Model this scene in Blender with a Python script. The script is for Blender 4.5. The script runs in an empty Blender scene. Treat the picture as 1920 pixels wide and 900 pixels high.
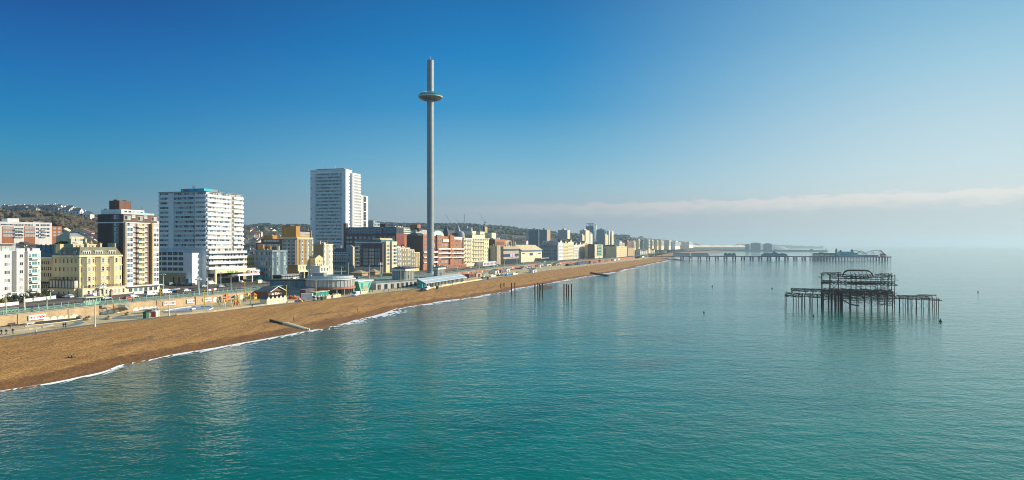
import bpy, bmesh, math, random
from math import radians as R, sin, cos, pi, atan2, hypot, sqrt, floor
from mathutils import Vector, Matrix, noise as MN
random.seed(11)
S = bpy.context.scene
COL = S.collection
F, HOR, H = 1283.0, 461.0, 28.0          # focal length in photo pixels, horizon row, camera height in metres

# ------------------------------------------------------------------ camera
cam = bpy.data.cameras.new('camera')
cam.sensor_width = 36
cam.lens = 36 * F / 1920
cam.shift_y = (HOR - 450) / 1920
cam.clip_start, cam.clip_end = 1, 60000
co = bpy.data.objects.new('camera', cam); COL.objects.link(co)
co.location = (0, 0, H); co.rotation_euler = (R(90), 0, 0)
S.camera = co

def lin(c):
    return c / 12.92 if c <= .04045 else ((c + .055) / 1.055) ** 2.4
def srgb(r, g, b):
    return (lin(r / 255), lin(g / 255), lin(b / 255), 1)

# ------------------------------------------------------------------ sky, sun, exposure
SUN_AZ, SUN_EL = 78, 23
W = bpy.data.worlds.new('World'); S.world = W
W.use_nodes = True
nt = W.node_tree; nt.nodes.clear()
def node(nt, kind, **kw):
    n = nt.nodes.new(kind)
    for k, v in kw.items(): setattr(n, k, v)
    return n
def math_(nt, op, a, b=None, c=None, clamp=False):
    n = node(nt, 'ShaderNodeMath', operation=op, use_clamp=clamp)
    for i, v in enumerate((a, b, c)):
        if v is None: continue
        if isinstance(v, (int, float)): n.inputs[i].default_value = v
        else: nt.links.new(v, n.inputs[i])
    return n.outputs[0]
def ramp(nt, fac, stops, interp='LINEAR'):
    n = node(nt, 'ShaderNodeValToRGB'); n.color_ramp.interpolation = interp
    el = n.color_ramp.elements
    while len(el) < len(stops): el.new(.5)
    for e, (p, c) in zip(el, stops): e.position = p; e.color = c
    nt.links.new(fac, n.inputs[0]); return n.outputs[0]
def mixc(nt, fac, a, b, mode='MIX'):
    n = node(nt, 'ShaderNodeMix', data_type='RGBA', blend_type=mode)
    for i, v in ((0, fac), (6, a), (7, b)):
        if isinstance(v, (int, float)): n.inputs[i].default_value = v
        elif isinstance(v, tuple): n.inputs[i].default_value = v
        else: nt.links.new(v, n.inputs[i])
    return n.outputs[2]
def smooth(nt, v, a, b):
    n = node(nt, 'ShaderNodeMapRange', interpolation_type='SMOOTHSTEP')
    nt.links.new(v, n.inputs[0])
    for i, x in ((1, a), (2, b), (3, 0), (4, 1)): n.inputs[i].default_value = x
    return n.outputs[0]

tc = node(nt, 'ShaderNodeTexCoord')
sx = node(nt, 'ShaderNodeSeparateXYZ'); nt.links.new(tc.outputs['Generated'], sx.inputs[0])
hyp = math_(nt, 'SQRT', math_(nt, 'ADD', math_(nt, 'MULTIPLY', sx.outputs[0], sx.outputs[0]),
            math_(nt, 'ADD', math_(nt, 'MULTIPLY', sx.outputs[1], sx.outputs[1]), 1e-6)))
tanel = math_(nt, 'DIVIDE', sx.outputs[2], hyp)
azs = math_(nt, 'DIVIDE', sx.outputs[0], hyp)
el = math_(nt, 'MULTIPLY', tanel, 2.5, clamp=True)                    # 0..0.4 tangent of elevation
def sky_ramp(rows):
    return ramp(nt, el, [(min(1, max(0, t * 2.5)), srgb(*c)) for t, c in rows])
left = sky_ramp([(0, (128, 156, 168)), (.046, (112, 152, 170)), (.075, (78, 148, 176)), (.115, (40, 146, 190)), (.16, (0, 130, 189)), (.22, (0, 110, 182)), (.30, (0, 84, 160)), (.40, (0, 64, 136))])
mid = sky_ramp([(0, (165, 185, 193)), (.03, (158, 178, 188)), (.055, (165, 186, 196)), (.085, (146, 193, 212)), (.13, (110, 180, 214)), (.20, (50, 152, 207)), (.28, (0, 132, 198)), (.36, (0, 112, 180)), (.40, (0, 104, 174))])
right = sky_ramp([(0, (190, 206, 208)), (.05, (200, 214, 217)), (.07, (214, 228, 230)), (.10, (206, 228, 235)), (.165, (186, 218, 232)), (.23, (160, 206, 228)), (.29, (135, 190, 220)), (.40, (95, 165, 212))])
k1 = smooth(nt, azs, -.62, .02); k2 = smooth(nt, azs, 0, .62)
sky = mixc(nt, k2, mixc(nt, k1, left, mid), right)
sky = mixc(nt, smooth(nt, tanel, .45, 1.3), sky, srgb(122, 186, 228))  # upper sky, out of view, brightened to add ambient fill on shaded faces
# low bank of sea cloud: a bright ragged top with grey mist beneath it
nz = node(nt, 'ShaderNodeTexNoise'); nz.inputs['Scale'].default_value = 34; nz.inputs['Detail'].default_value = 7
mp = node(nt, 'ShaderNodeMapping'); mp.inputs['Scale'].default_value = (1, 1, 3.2)
nt.links.new(tc.outputs['Generated'], mp.inputs[0]); nt.links.new(mp.outputs[0], nz.inputs['Vector'])
nb = node(nt, 'ShaderNodeTexNoise'); nb.inputs['Scale'].default_value = 5; nb.inputs['Detail'].default_value = 3
nt.links.new(mp.outputs[0], nb.inputs['Vector'])
top = math_(nt, 'ADD', math_(nt, 'MULTIPLY', azs, .020), .0600)
d = math_(nt, 'SUBTRACT', top, tanel)                                # >0 below the cloud top
d = math_(nt, 'ADD', d, math_(nt, 'MULTIPLY', math_(nt, 'SUBTRACT', nz.outputs[0], .5), .024))
d = math_(nt, 'ADD', d, math_(nt, 'MULTIPLY', math_(nt, 'SUBTRACT', nb.outputs[0], .5), .012))
inside = smooth(nt, d, -.001, .004)
rim = math_(nt, 'MULTIPLY', inside, math_(nt, 'SUBTRACT', 1, smooth(nt, d, .006, .026)))
vis = smooth(nt, azs, -.2, .25)
mist = mixc(nt, k2, srgb(166, 178, 192), srgb(202, 213, 216))
sky = mixc(nt, math_(nt, 'MULTIPLY', math_(nt, 'MULTIPLY', inside, vis), .8), sky, mist)
sky = mixc(nt, math_(nt, 'MULTIPLY', math_(nt, 'MULTIPLY', rim, vis), .8), sky, mixc(nt, k2, srgb(206, 205, 208), srgb(246, 240, 233)))
st = node(nt, 'ShaderNodeTexSky', sky_type='NISHITA', sun_disc=False)
st.sun_elevation = R(SUN_EL); st.sun_rotation = R(SUN_AZ); st.dust_density = 2; st.ozone_density = 3
bg = node(nt, 'ShaderNodeBackground'); bg.inputs[1].default_value = .1
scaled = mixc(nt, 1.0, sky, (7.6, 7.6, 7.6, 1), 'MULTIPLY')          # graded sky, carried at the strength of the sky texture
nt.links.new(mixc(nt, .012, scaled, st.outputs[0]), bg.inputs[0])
ow = node(nt, 'ShaderNodeOutputWorld'); nt.links.new(bg.outputs[0], ow.inputs[0])

sl = bpy.data.lights.new('sun', 'SUN'); sl.energy = 4.9; sl.angle = R(.5); sl.color = (1, .86, .66)
so = bpy.data.objects.new('sun', sl); COL.objects.link(so)
sv = Vector((sin(R(SUN_AZ)) * cos(R(SUN_EL)), cos(R(SUN_AZ)) * cos(R(SUN_EL)), sin(R(SUN_EL))))
so.rotation_euler = sv.to_track_quat('Z', 'Y').to_euler(); so.location = sv * 900
vs = S.view_settings
vs.view_transform = 'Standard'; vs.look = 'None'; vs.exposure = .32; vs.gamma = 1; vs.use_curve_mapping = False
cy = S.cycles
cy.use_denoising = True; cy.filter_width = 1.0; cy.denoising_prefilter = 'ACCURATE'; cy.denoising_input_passes = 'RGB_ALBEDO_NORMAL'; cy.max_bounces = 5; cy.diffuse_bounces = 2; cy.glossy_bounces = 3
cy.transmission_bounces = 2; cy.volume_bounces = 0; cy.transparent_max_bounces = 8
cy.sample_clamp_indirect = 4; cy.caustics_reflective = False; cy.caustics_refractive = False

# ------------------------------------------------------------------ materials
def mat(name, col, rough=.7, metal=0, var=.16, scale=.25, fine=3.0, spec=.5, bump=0):
    m = bpy.data.materials.new(name); m.use_nodes = True
    n = m.node_tree; b = n.nodes['Principled BSDF']
    b.inputs['Roughness'].default_value = rough; b.inputs['Metallic'].default_value = metal
    b.inputs['Specular IOR Level'].default_value = spec
    c = tuple(col[:3])
    if var:
        g = node(n, 'ShaderNodeNewGeometry')
        a1 = node(n, 'ShaderNodeTexNoise'); a1.inputs['Scale'].default_value = scale; a1.inputs['Detail'].default_value = 4
        a2 = node(n, 'ShaderNodeTexNoise'); a2.inputs['Scale'].default_value = fine; a2.inputs['Detail'].default_value = 3
        sm_ = node(n, 'ShaderNodeMapping'); sm_.inputs['Scale'].default_value = (1.6, 1.6, .3); n.links.new(g.outputs['Position'], sm_.inputs[0])
        n.links.new(sm_.outputs[0], a1.inputs['Vector']); n.links.new(g.outputs['Position'], a2.inputs['Vector'])
        f = math_(n, 'ADD', math_(n, 'MULTIPLY', a1.outputs[0], .6), math_(n, 'MULTIPLY', a2.outputs[0], .4))
        lo = tuple(x * (1 - 2 * var) for x in c) + (1,); hi = tuple(min(1, x * (1 + 2 * var)) for x in c) + (1,)
        n.links.new(ramp(n, f, [(.3, lo), (.7, hi)]), b.inputs['Base Color'])
        if bump:
            bp = node(n, 'ShaderNodeBump'); bp.inputs['Strength'].default_value = 1; bp.inputs['Distance'].default_value = bump
            n.links.new(a2.outputs[0], bp.inputs['Height']); n.links.new(bp.outputs[0], b.inputs['Normal'])
    else:
        b.inputs['Base Color'].default_value = c + (1,)
    return m
M = {}
def mk(name, *a, **k): M[name] = mat(name, *a, **k); return M[name]
mk('white_render', (.76, .74, .70), var=.09); mk('white_panel', (.80, .80, .79), var=.06); mk('cream_render', (.70, .57, .31), var=.07)
mk('pale_cream', (.72, .63, .42), var=.07); mk('ivory', (.74, .70, .58), var=.06); mk('tan_render', (.46, .34, .17), var=.1)
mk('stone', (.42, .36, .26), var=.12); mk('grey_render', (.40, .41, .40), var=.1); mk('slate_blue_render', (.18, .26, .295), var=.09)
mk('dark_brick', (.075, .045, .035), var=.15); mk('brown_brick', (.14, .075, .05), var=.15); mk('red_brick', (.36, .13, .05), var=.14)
mk('deep_red_brick', (.20, .055, .045), var=.14); mk('gold_brick', (.44, .23, .045), var=.12); mk('orange_brick', (.40, .135, .05), var=.12)
mk('purple_brick', (.09, .065, .075), var=.13); mk('slate_roof', (.055, .06, .07), var=.2, rough=.6); mk('green_slate', (.17, .16, .09), var=.15)
mk('brown_roof', (.12, .085, .065), var=.2); mk('clay_roof', (.34, .13, .07), var=.2); mk('lead_grey', (.25, .27, .29), var=.1)
mk('concrete', (.36, .33, .28), var=.1); mk('dark_metal', (.03, .035, .04), rough=.5, var=.1); mk('white_metal', (.75, .75, .74), rough=.4, var=.03)
mk('black_paint', (.02, .02, .022), rough=.4, var=.1); mk('sea_green_paint', (.26, .46, .36), rough=.5, var=.1); mk('teal_paint', (.02, .34, .34), rough=.45, var=.06)
mk('mint_paint', (.25, .56, .46), rough=.5, var=.08); mk('cream_paint', (.72, .62, .38), rough=.5, var=.05)
mk('yellow_paint', (.7, .46, .05), rough=.5, var=.08); mk('orange_paint', (.75, .18, .03), rough=.5, var=.08); mk('red_paint', (.55, .05, .04), rough=.45, var=.06)
mk('blue_paint', (.03, .2, .5), rough=.45, var=.08); mk('pink_paint', (.7, .25, .4), rough=.5, var=.05); mk('dark_green_paint', (.02, .12, .07), rough=.5, var=.08)
mk('navy_paint', (.03, .06, .16), rough=.5, var=.08); mk('turquoise_cladding', (.02, .42, .46), rough=.5, var=.05); mk('purple_paint', (.22, .14, .30), var=.05)
mk('glass_dark', (.03, .045, .06), rough=.12, var=.2, scale=.4); mk('glass_blue', (.10, .21, .27), rough=.1, var=.2, scale=.3)
mk('glass_pale', (.42, .45, .44), rough=.25, var=.2, scale=.5); mk('glass_teal', (.06, .25, .27), rough=.1, var=.2, scale=.3); mk('lilac_paint', (.52, .46, .62), var=.04); mk('balcony_glass', (.52, .63, .64), rough=.15, var=.08)
mk('curtain', (.55, .5, .42), rough=.8, var=.2, scale=.6); mk('rust', (.05, .026, .02), rough=.85, var=.25, fine=1.5); mk('rust_red', (.13, .045, .03), rough=.85, var=.25, fine=1.5)
mk('wood_dark', (.07, .05, .035), var=.2); mk('timber', (.42, .31, .17), var=.15); mk('skin', (.5, .32, .22), var=.05); mk('hair', (.04, .03, .02), var=.1)
mk('black_cloth', (.015, .015, .02), var=.1); mk('white_cloth', (.6, .6, .58), var=.05); mk('red_cloth', (.5, .03, .04), var=.05); mk('blue_cloth', (.06, .14, .35), var=.05); mk('denim', (.05, .07, .13), var=.05); mk('tan_cloth', (.45, .34, .2), var=.05)
mk('tyre', (.02, .02, .02), var=.1); mk('headlight', (.7, .7, .65), rough=.2, var=0); mk('tail_light', (.4, .02, .02), rough=.3, var=0)
for nme, c in dict(white=(.75, .75, .74), silver=(.42, .43, .44), black=(.018, .018, .02), grey=(.14, .15, .16), blue=(.03, .16, .38), red=(.45, .03, .03), navy=(.02, .04, .10), cream=(.66, .6, .45), green=(.02, .08, .06)).items():
    mk('car_' + nme, c, rough=.25, var=.02)
mk('leaf_green', (.045, .075, .022), var=.3, fine=.8); mk('leaf_yellow', (.20, .17, .03), var=.2, fine=.8); mk('leaf_brown', (.11, .07, .03), var=.25, fine=.8); mk('lawn', (.09, .16, .03), var=.2)
mk('wood_far', (.035, .05, .03), var=.35, scale=.02, fine=.1); mk('winter_wood', (.085, .06, .028), var=.35, scale=.03, fine=.2); mk('bark', (.06, .045, .03))
mk('asphalt', (.055, .05, .05), rough=.9, var=.18, scale=.08, fine=.9); mk('pavement', (.17, .115, .09), rough=.9, var=.15, scale=.1, fine=1.2)
mk('promenade', (.56, .42, .22), rough=.9, var=.12, scale=.07, fine=.8); mk('paving_grey', (.17, .20, .18), rough=.9, var=.12); mk('dark_bed', (.03, .033, .03), var=.2)
mk('prom_dark', (.19, .15, .10), rough=.9, var=.15); mk('kerb', (.36, .32, .26)); mk('road_paint', (.6, .6, .58), var=.1); mk('wall_tan', (.45, .33, .19), var=.16, scale=.12, fine=1.0)
mk('brick_arch', (.42, .16, .08), var=.15); mk('pool_blue', (.0, .22, .52), rough=.25, var=.06); mk('frosted_glass', (.44, .55, .58), rough=.45, var=.05); mk('chalk', (.60, .49, .37), var=.1, scale=.02, fine=.08)
mk('mast_metal', (.30, .325, .33), rough=.55, metal=.25, var=.06, scale=.1, fine=.6); mk('pod_glass', (.015, .20, .24), rough=.08, var=.1); mk('pod_mirror', (.17, .18, .18), rough=.2, metal=.8, var=.3, scale=.5)
# ------------------------------------------------------------------ mesh helpers
class MB:
    """collects boxes, tubes, prisms; build() links them as ONE mesh object"""
    def __init__(s): s.v, s.f, s.m = [], [], []
    def face(s, pts, m):
        k = len(s.v); s.v += [tuple(p) for p in pts]; s.f.append(tuple(range(k, k + len(pts)))); s.m.append(m)
    def box(s, x0, x1, y0, y1, z0, z1, m, top=None):
        k = len(s.v)
        s.v += [(x, y, z) for z in (z0, z1) for x, y in ((x0, y0), (x1, y0), (x1, y1), (x0, y1))]
        for i, q in enumerate(((0, 3, 2, 1), (4, 5, 6, 7), (0, 1, 5, 4), (1, 2, 6, 5), (2, 3, 7, 6), (3, 0, 4, 7))):
            s.f.append(tuple(k + j for j in q)); s.m.append(top if (top and i == 1) else m)
        return s
    def prism(s, poly, z0, z1, m, top=None, scale=1, c=None):
        n = len(poly); k = len(s.v)
        cx, cy = c or (sum(p[0] for p in poly) / n, sum(p[1] for p in poly) / n)
        s.v += [(x, y, z0) for x, y in poly] + [(cx + (x - cx) * scale, cy + (y - cy) * scale, z1) for x, y in poly]
        for i in range(n):
            j = (i + 1) % n; s.f.append((k + i, k + j, k + n + j, k + n + i)); s.m.append(m)
        s.f.append(tuple(k + n + i for i in range(n))); s.m.append(top or m)
        s.f.append(tuple(k + n - 1 - i for i in range(n))); s.m.append(m)
        return s
    def tube(s, p, q, r, m, r2=None, n=6):
        p, q = Vector(p), Vector(q); d = q - p
        if d.length < 1e-6: return s
        r2 = r if r2 is None else r2
        z = d.normalized(); x = z.orthogonal().normalized(); y = z.cross(x); k = len(s.v)
        for c, rr in ((p, r), (q, r2)):
            for i in range(n):
                a = 2 * pi * i / n; s.v.append(tuple(c + x * rr * cos(a) + y * rr * sin(a)))
        for i in range(n):
            j = (i + 1) % n; s.f.append((k + i, k + j, k + n + j, k + n + i)); s.m.append(m)
        s.f.append(tuple(k + i for i in reversed(range(n)))); s.m.append(m)
        s.f.append(tuple(k + n + i for i in range(n))); s.m.append(m)
        return s
    def path(s, pts, r, m, n=6):
        for a, b in zip(pts, pts[1:]): s.tube(a, b, r, m, n=n)
        return s
    def lathe(s, prof, m, n=24, c=(0, 0), ms=None):
        k = len(s.v)
        for r, z in prof:
            for i in range(n):
                a = 2 * pi * i / n; s.v.append((c[0] + r * cos(a), c[1] + r * sin(a), z))
        for j in range(len(prof) - 1):
            for i in range(n):
                i2 = (i + 1) % n
                s.f.append((k + j * n + i, k + j * n + i2, k + (j + 1) * n + i2, k + (j + 1) * n + i)); s.m.append(ms[j] if ms else m)
        return s
    def gable(s, x0, x1, y0, y1, z0, z1, mr, mw, axis='x', over=.3):
        """pitched roof; ridge along axis"""
        if axis == 'x':
            ym = (y0 + y1) / 2
            a = [(x0 - over, y0 - over, z0), (x1 + over, y0 - over, z0), (x1 + over, ym, z1), (x0 - over, ym, z1), (x0 - over, y1 + over, z0), (x1 + over, y1 + over, z0)]
            s.face([a[0], a[1], a[2], a[3]], mr); s.face([a[3], a[2], a[5], a[4]], mr)
            s.face([(x0, y0, z0), (x0, ym, z1 - .1), (x0, y1, z0)], mw); s.face([(x1, y0, z0), (x1, y1, z0), (x1, ym, z1 - .1)], mw)
        else:
            xm = (x0 + x1) / 2
            a = [(x0 - over, y0 - over, z0), (x0 - over, y1 + over, z0), (xm, y1 + over, z1), (xm, y0 - over, z1), (x1 + over, y0 - over, z0), (x1 + over, y1 + over, z0)]
            s.face([a[0], a[1], a[2], a[3]], mr); s.face([a[3], a[2], a[5], a[4]], mr)
            s.face([(x0, y0, z0), (x1, y0, z0), (xm, y0, z1 - .1)], mw); s.face([(x0, y1, z0), (xm, y1, z1 - .1), (x1, y1, z0)], mw)
        return s
    def hip(s, x0, x1, y0, y1, z0, z1, m, inset=3, top=None):
        k = len(s.v)
        s.v += [(x0, y0, z0), (x1, y0, z0), (x1, y1, z0), (x0, y1, z0), (x0 + inset, y0 + inset, z1), (x1 - inset, y0 + inset, z1), (x1 - inset, y1 - inset, z1), (x0 + inset, y1 - inset, z1)]
        for q in ((0, 1, 5, 4), (1, 2, 6, 5), (2, 3, 7, 6), (3, 0, 4, 7)): s.f.append(tuple(k + j for j in q)); s.m.append(m)
        s.f.append((k + 4, k + 5, k + 6, k + 7)); s.m.append(top or m)
        return s
    def add(s, o, mx=None):
        k = len(s.v)
        s.v += [tuple(mx @ Vector(v)) for v in o.v] if mx else o.v
        s.f += [tuple(k + i for i in f) for f in o.f]; s.m += o.m
        return s
    def mesh(s, name):
        me = bpy.data.meshes.new(name); me.from_pydata(s.v, [], s.f)
        names = []
        for q in s.m:
            if q not in names: names.append(q)
        for q in names: me.materials.append(M[q])
        ix = {q: i for i, q in enumerate(names)}
        me.polygons.foreach_set('material_index', [ix[q] for q in s.m])
        me.update(); return me
    def build(s, name, parent=None, loc=None, rz=0):
        return link(name, s.mesh(name), parent, loc, rz)
def link(name, me, parent=None, loc=None, rz=0):
    o = bpy.data.objects.new(name, me); COL.objects.link(o)
    if parent: o.parent = parent
    if loc is not None: o.location = loc
    o.rotation_euler.z = rz
    return o
def tag(o, label, cat, group=None):
    o['label'] = label; o['category'] = cat
    if group: o['group'] = group
    return o
def thing(name, label, cat, loc=(0, 0, 0), rz=0, group=None):
    return tag(link(name, None, None, loc, rz), label, cat, group)
KIDS = {}
def copy_tree(o, parent=None):
    c = o.copy(); COL.objects.link(c); c.parent = parent
    for ch in [x for x in o.children]: copy_tree(ch, c)
    return c
def setting(o, kind='structure'):
    o['kind'] = kind; return o
def tan_(px): return (px - 960) / F
def at(px, py, z=0):
    Y = (H - z) * F / (py - HOR); return Vector((tan_(px) * Y, Y, z))
def zat(py, Y): return H - (py - HOR) * Y / F

# ------------------------------------------------------------------ lines of the coast, X as a function of Y
def curve(pts):
    n = len(pts); m = []
    for i in range(n):
        a, b = pts[max(0, i - 1)], pts[min(n - 1, i + 1)]
        m.append((b[1] - a[1]) / (b[0] - a[0]))
    def f(y):
        if y <= pts[0][0]: return pts[0][1] + (y - pts[0][0]) * m[0]
        if y >= pts[-1][0]: return pts[-1][1] + (y - pts[-1][0]) * m[-1]
        for i in range(n - 1):
            if y <= pts[i + 1][0]: break
        h = pts[i + 1][0] - pts[i][0]; t = (y - pts[i][0]) / h
        return ((1 + 2 * t) * (1 - t) ** 2 * pts[i][1] + t * (1 - t) ** 2 * h * m[i] + t * t * (3 - 2 * t) * pts[i + 1][1] + t * t * (t - 1) * h * m[i + 1])
    return f
xw = curve([(40, -124), (100, -106), (131, -98), (170, -87.6), (216, -67.5), (302, -49.4), (363, -25.4), (428, -.6), (485, 17), (544, 40), (609, 62), (691, 97), (1000, 195), (1382, 318), (1500, 330), (1620, 372), (2395, 635), (3600, 1130), (4490, 1470), (7000, 2300)])
xp = curve([(40, -180), (100, -162), (184, -138), (215, -131), (237, -122), (259, -113), (300, -93.5), (352, -71), (406, -50.6), (486, -23), (641, 20), (822, 84), (1394, 283), (1600, 330), (2400, 575), (3600, 1060), (4490, 1390), (7000, 2180)])
xr = curve([(40, -206), (100, -188), (211, -158), (251, -148.5), (300, -131), (358, -114), (452, -82), (541, -48), (707, -4), (900, 62), (1300, 225), (1622, 318), (2400, 560), (3600, 1045), (4490, 1375), (7000, 2160)])
def on_line(f, px, lo=60, hi=3000):
    g = lambda y: f(y) - tan_(px) * y
    a = lo
    for k in range(200):
        b = lo * (hi / lo) ** ((k + 1) / 200)
        if (g(a) > 0) != (g(b) > 0):
            for _ in range(40):
                c = (a + b) / 2
                if (g(a) > 0) == (g(c) > 0): a = c
                else: b = c
            return a
        a = b
    return None
def tang(f, Y): return atan2(f(Y + 1) - f(Y - 1), 2)        # angle from +Y towards +X
ZL, ZU = 3.0, 6.5                                           # lower promenade, upper road

# ------------------------------------------------------------------ terrain
CREST = [(-500, 396, 1000), (0, 397, 1050), (100, 396, 1100), (150, 403, 1150), (185, 404, 1250), (300, 416, 1500), (455, 423, 1900), (490, 419.5, 2000), (530, 421, 2100), (585, 423, 2150), (690, 419, 2200), (760, 421, 2400), (800, 422, 2450), (870, 421, 2600), (940, 425, 2700), (1000, 431, 2750), (1050, 437, 2800), (1090, 440, 2900), (1170, 444, 3100), (1250, 448.5, 3300), (1300, 450.5, 3600), (1350, 452, 3900), (1400, 455.5, 4200), (1440, 457.5, 4500), (1480, 460.5, 4800), (1530, 465, 5000)]
def crest(px):
    px = min(max(px, -500), 1530)
    for (a, y0, d0), (b, y1, d1) in zip(CREST, CREST[1:]):
        if px <= b:
            dy_ = 7 if px < 690 else 4 if px < 1100 else 1
            t = (px - a) / (b - a); return y0 + (y1 - y0) * t + dy_, d0 + (d1 - d0) * t
def sm(t):
    t = min(1, max(0, t)); return t * t * (3 - 2 * t)
def ground(X, Y):
    u = (xr(Y) - X) * .956
    base = ZU + .055 * max(0, min(u, 520) - 100)
    px = 960 + X / Y * F
    yc, d = crest(px)
    zc = H + (HOR - yc) * d / F
    k = sm((Y / d - .42) / .58) if Y < d else 1 - .5 * sm((Y / d - 1) / .6)
    hill = base + max(0, zc - base) * k
    hill += (MN.noise(Vector((X * .004, Y * .004, 3))) * 7 + MN.noise(Vector((X * .013, Y * .013, 8))) * 3) * k * sm(u / 400)
    return base + (hill - base) * sm((u - 30) / 170)
m = M['terrain'] = mat('terrain', (.085, .075, .05), rough=.95, var=.2, scale=.02, fine=.3)
n = m.node_tree; bs = n.nodes['Principled BSDF']
g = node(n, 'ShaderNodeNewGeometry'); t1 = node(n, 'ShaderNodeTexNoise'); t1.inputs['Scale'].default_value = .006; t1.inputs['Detail'].default_value = 6
n.links.new(g.outputs['Position'], t1.inputs['Vector'])
pz = node(n, 'ShaderNodeSeparateXYZ'); n.links.new(g.outputs['Position'], pz.inputs[0])
field = ramp(n, t1.outputs[0], [(.35, (.045, .05, .025, 1)), (.48, (.10, .085, .045, 1)), (.56, (.17, .13, .075, 1)), (.68, (.06, .085, .035, 1))])
old = bs.inputs['Base Color'].links[0].from_socket
n.links.new(mixc(n, smooth(n, pz.outputs[2], 26, 60), old, field), bs.inputs['Base Color'])
def sheet(name, mname, rows):
    """rows: list of lists of points, joined into one sheet"""
    mb = MB(); w = len(rows[0])
    for r in rows: mb.v += [tuple(p) for p in r]
    for j in range(len(rows) - 1):
        for i in range(w - 1):
            mb.f.append((j * w + i, j * w + i + 1, (j + 1) * w + i + 1, (j + 1) * w + i)); mb.m.append(mname)
    o = mb.build(name)
    for p in o.data.polygons: p.use_smooth = True
    return o
Ys = [60]
while Ys[-1] < 6200: Ys.append(Ys[-1] * 1.016 + 1.5)
rows = []
for Y in Ys:
    a = xr(Y) - .3; b = -.95 * Y - 260; r = []
    for i in range(190):
        q = i / 189; X = a + (b - a) * q ** 1.6
        r.append((X, Y, ground(X, Y)))
    rows.append(r)
setting(sheet('hills', 'terrain', rows))

# far headland, a long way down the coast
rows = []
for i in range(40):
    px = 1380 + i * 4.2; Y0 = 8200
    zc = max(1, zat(457 + 5 * sm(i / 39) ** 1.5, Y0)); r = []
    for k, (dy, zz) in enumerate(((0, -3), (30, zc * .8), (500, zc), (1400, -3))): r.append((tan_(px) * (Y0 + dy), Y0 + dy, zz + MN.noise(Vector((i * .4, k, 1))) * 6 * (zz > 0)))
    rows.append(r)
setting(sheet('headland', 'wood_far', rows))

# ------------------------------------------------------------------ sea
m = M['sea'] = bpy.data.materials.new('sea'); m.use_nodes = True
n = m.node_tree; b = n.nodes['Principled BSDF']
g = node(n, 'ShaderNodeNewGeometry')
def wave(scale, sx_, sy_, detail, rot=0, dist=0):
    mp = node(n, 'ShaderNodeMapping'); mp.inputs['Scale'].default_value = (sx_, sy_, 1); mp.inputs['Rotation'].default_value = (0, 0, rot)
    n.links.new(g.outputs['Position'], mp.inputs[0])
    t = node(n, 'ShaderNodeTexNoise'); t.inputs['Scale'].default_value = scale; t.inputs['Detail'].default_value = detail; t.inputs['Distortion'].default_value = dist
    n.links.new(mp.outputs[0], t.inputs['Vector']); return t.outputs[0]
w1 = wave(.06, .6, 1.2, 2, R(12)); w2 = wave(.24, .7, 1.1, 3, R(-14), .3); w3 = wave(.85, .9, 1.05, 4, R(6), .4)
patch = wave(.012, 1, 1.6, 4, R(20), .8); gust = wave(.006, .6, 2.2, 3, R(-8))
hgt = math_(n, 'ADD', math_(n, 'MULTIPLY', w1, .38), math_(n, 'ADD', math_(n, 'MULTIPLY', w2, .36), math_(n, 'MULTIPLY', w3, .19)))
hgt = math_(n, 'MULTIPLY', hgt, math_(n, 'ADD', .2, math_(n, 'MULTIPLY', gust, 1.6)))
bp = node(n, 'ShaderNodeBump'); bp.inputs['Strength'].default_value = 1; bp.inputs['Distance'].default_value = .6
n.links.new(hgt, bp.inputs['Height']); n.links.new(bp.outputs[0], b.inputs['Normal'])
deep = ramp(n, patch, [(.36, (.000, .118, .074, 1)), (.54, (.000, .160, .104, 1)), (.66, (.014, .128, .082, 1)), (.78, (.06, .105, .058, 1))])
px_ = node(n, 'ShaderNodeSeparateXYZ'); n.links.new(g.outputs['Position'], px_.inputs[0])
offsh = math_(n, 'SUBTRACT', math_(n, 'MULTIPLY', px_.outputs[0], .956), math_(n, 'MULTIPLY', px_.outputs[1], .292))
offsh = math_(n, 'ADD', offsh, math_(n, 'MULTIPLY', math_(n, 'SUBTRACT', patch, .5), 60))
n.links.new(mixc(n, math_(n, 'MULTIPLY', smooth(n, offsh, -62, -118), .75), deep, (.040, .088, .046, 1)), b.inputs['Base Color'])   # silt stirred up along the beach
b.inputs['Roughness'].default_value = .06; b.inputs['IOR'].default_value = 1.333
mb = MB()
xs = [-30000, -3000, -600, -150, 0, 150, 400, 900, 2500, 8000, 30000]; ys = [-3000, -200, 40, 150, 300, 600, 1200, 3000, 8000, 30000]
for y0, y1 in zip(ys, ys[1:]):
    for x0, x1 in zip(xs, xs[1:]): mb.face([(x0, y0, 0), (x1, y0, 0), (x1, y1, 0), (x0, y1, 0)], 'sea')
setting(mb.build('sea'))

# ------------------------------------------------------------------ beach, foam, promenade, road
def wiggle(Y): return 1.5 * sin(Y / 19.) + 1.1 * sin(Y / 7.3 + 1) + 2.2 * MN.noise(Vector((Y * .03, 2, 0))) + 1.2 * MN.noise(Vector((Y * .11, 5, 0)))
m = M['shingle'] = bpy.data.materials.new('shingle'); m.use_nodes = True
n = m.node_tree; b = n.nodes['Principled BSDF']; g = node(n, 'ShaderNodeNewGeometry')
pz = node(n, 'ShaderNodeSeparateXYZ'); n.links.new(g.outputs['Position'], pz.inputs[0])
def nz_(s, d, dist=0):
    t = node(n, 'ShaderNodeTexNoise'); t.inputs['Scale'].default_value = s; t.inputs['Detail'].default_value = d; t.inputs['Distortion'].default_value = dist
    n.links.new(g.outputs['Position'], t.inputs['Vector']); return t.outputs[0]
big, mid_, fine = nz_(.05, 5), nz_(.5, 4), nz_(1.9, 5)
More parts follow.
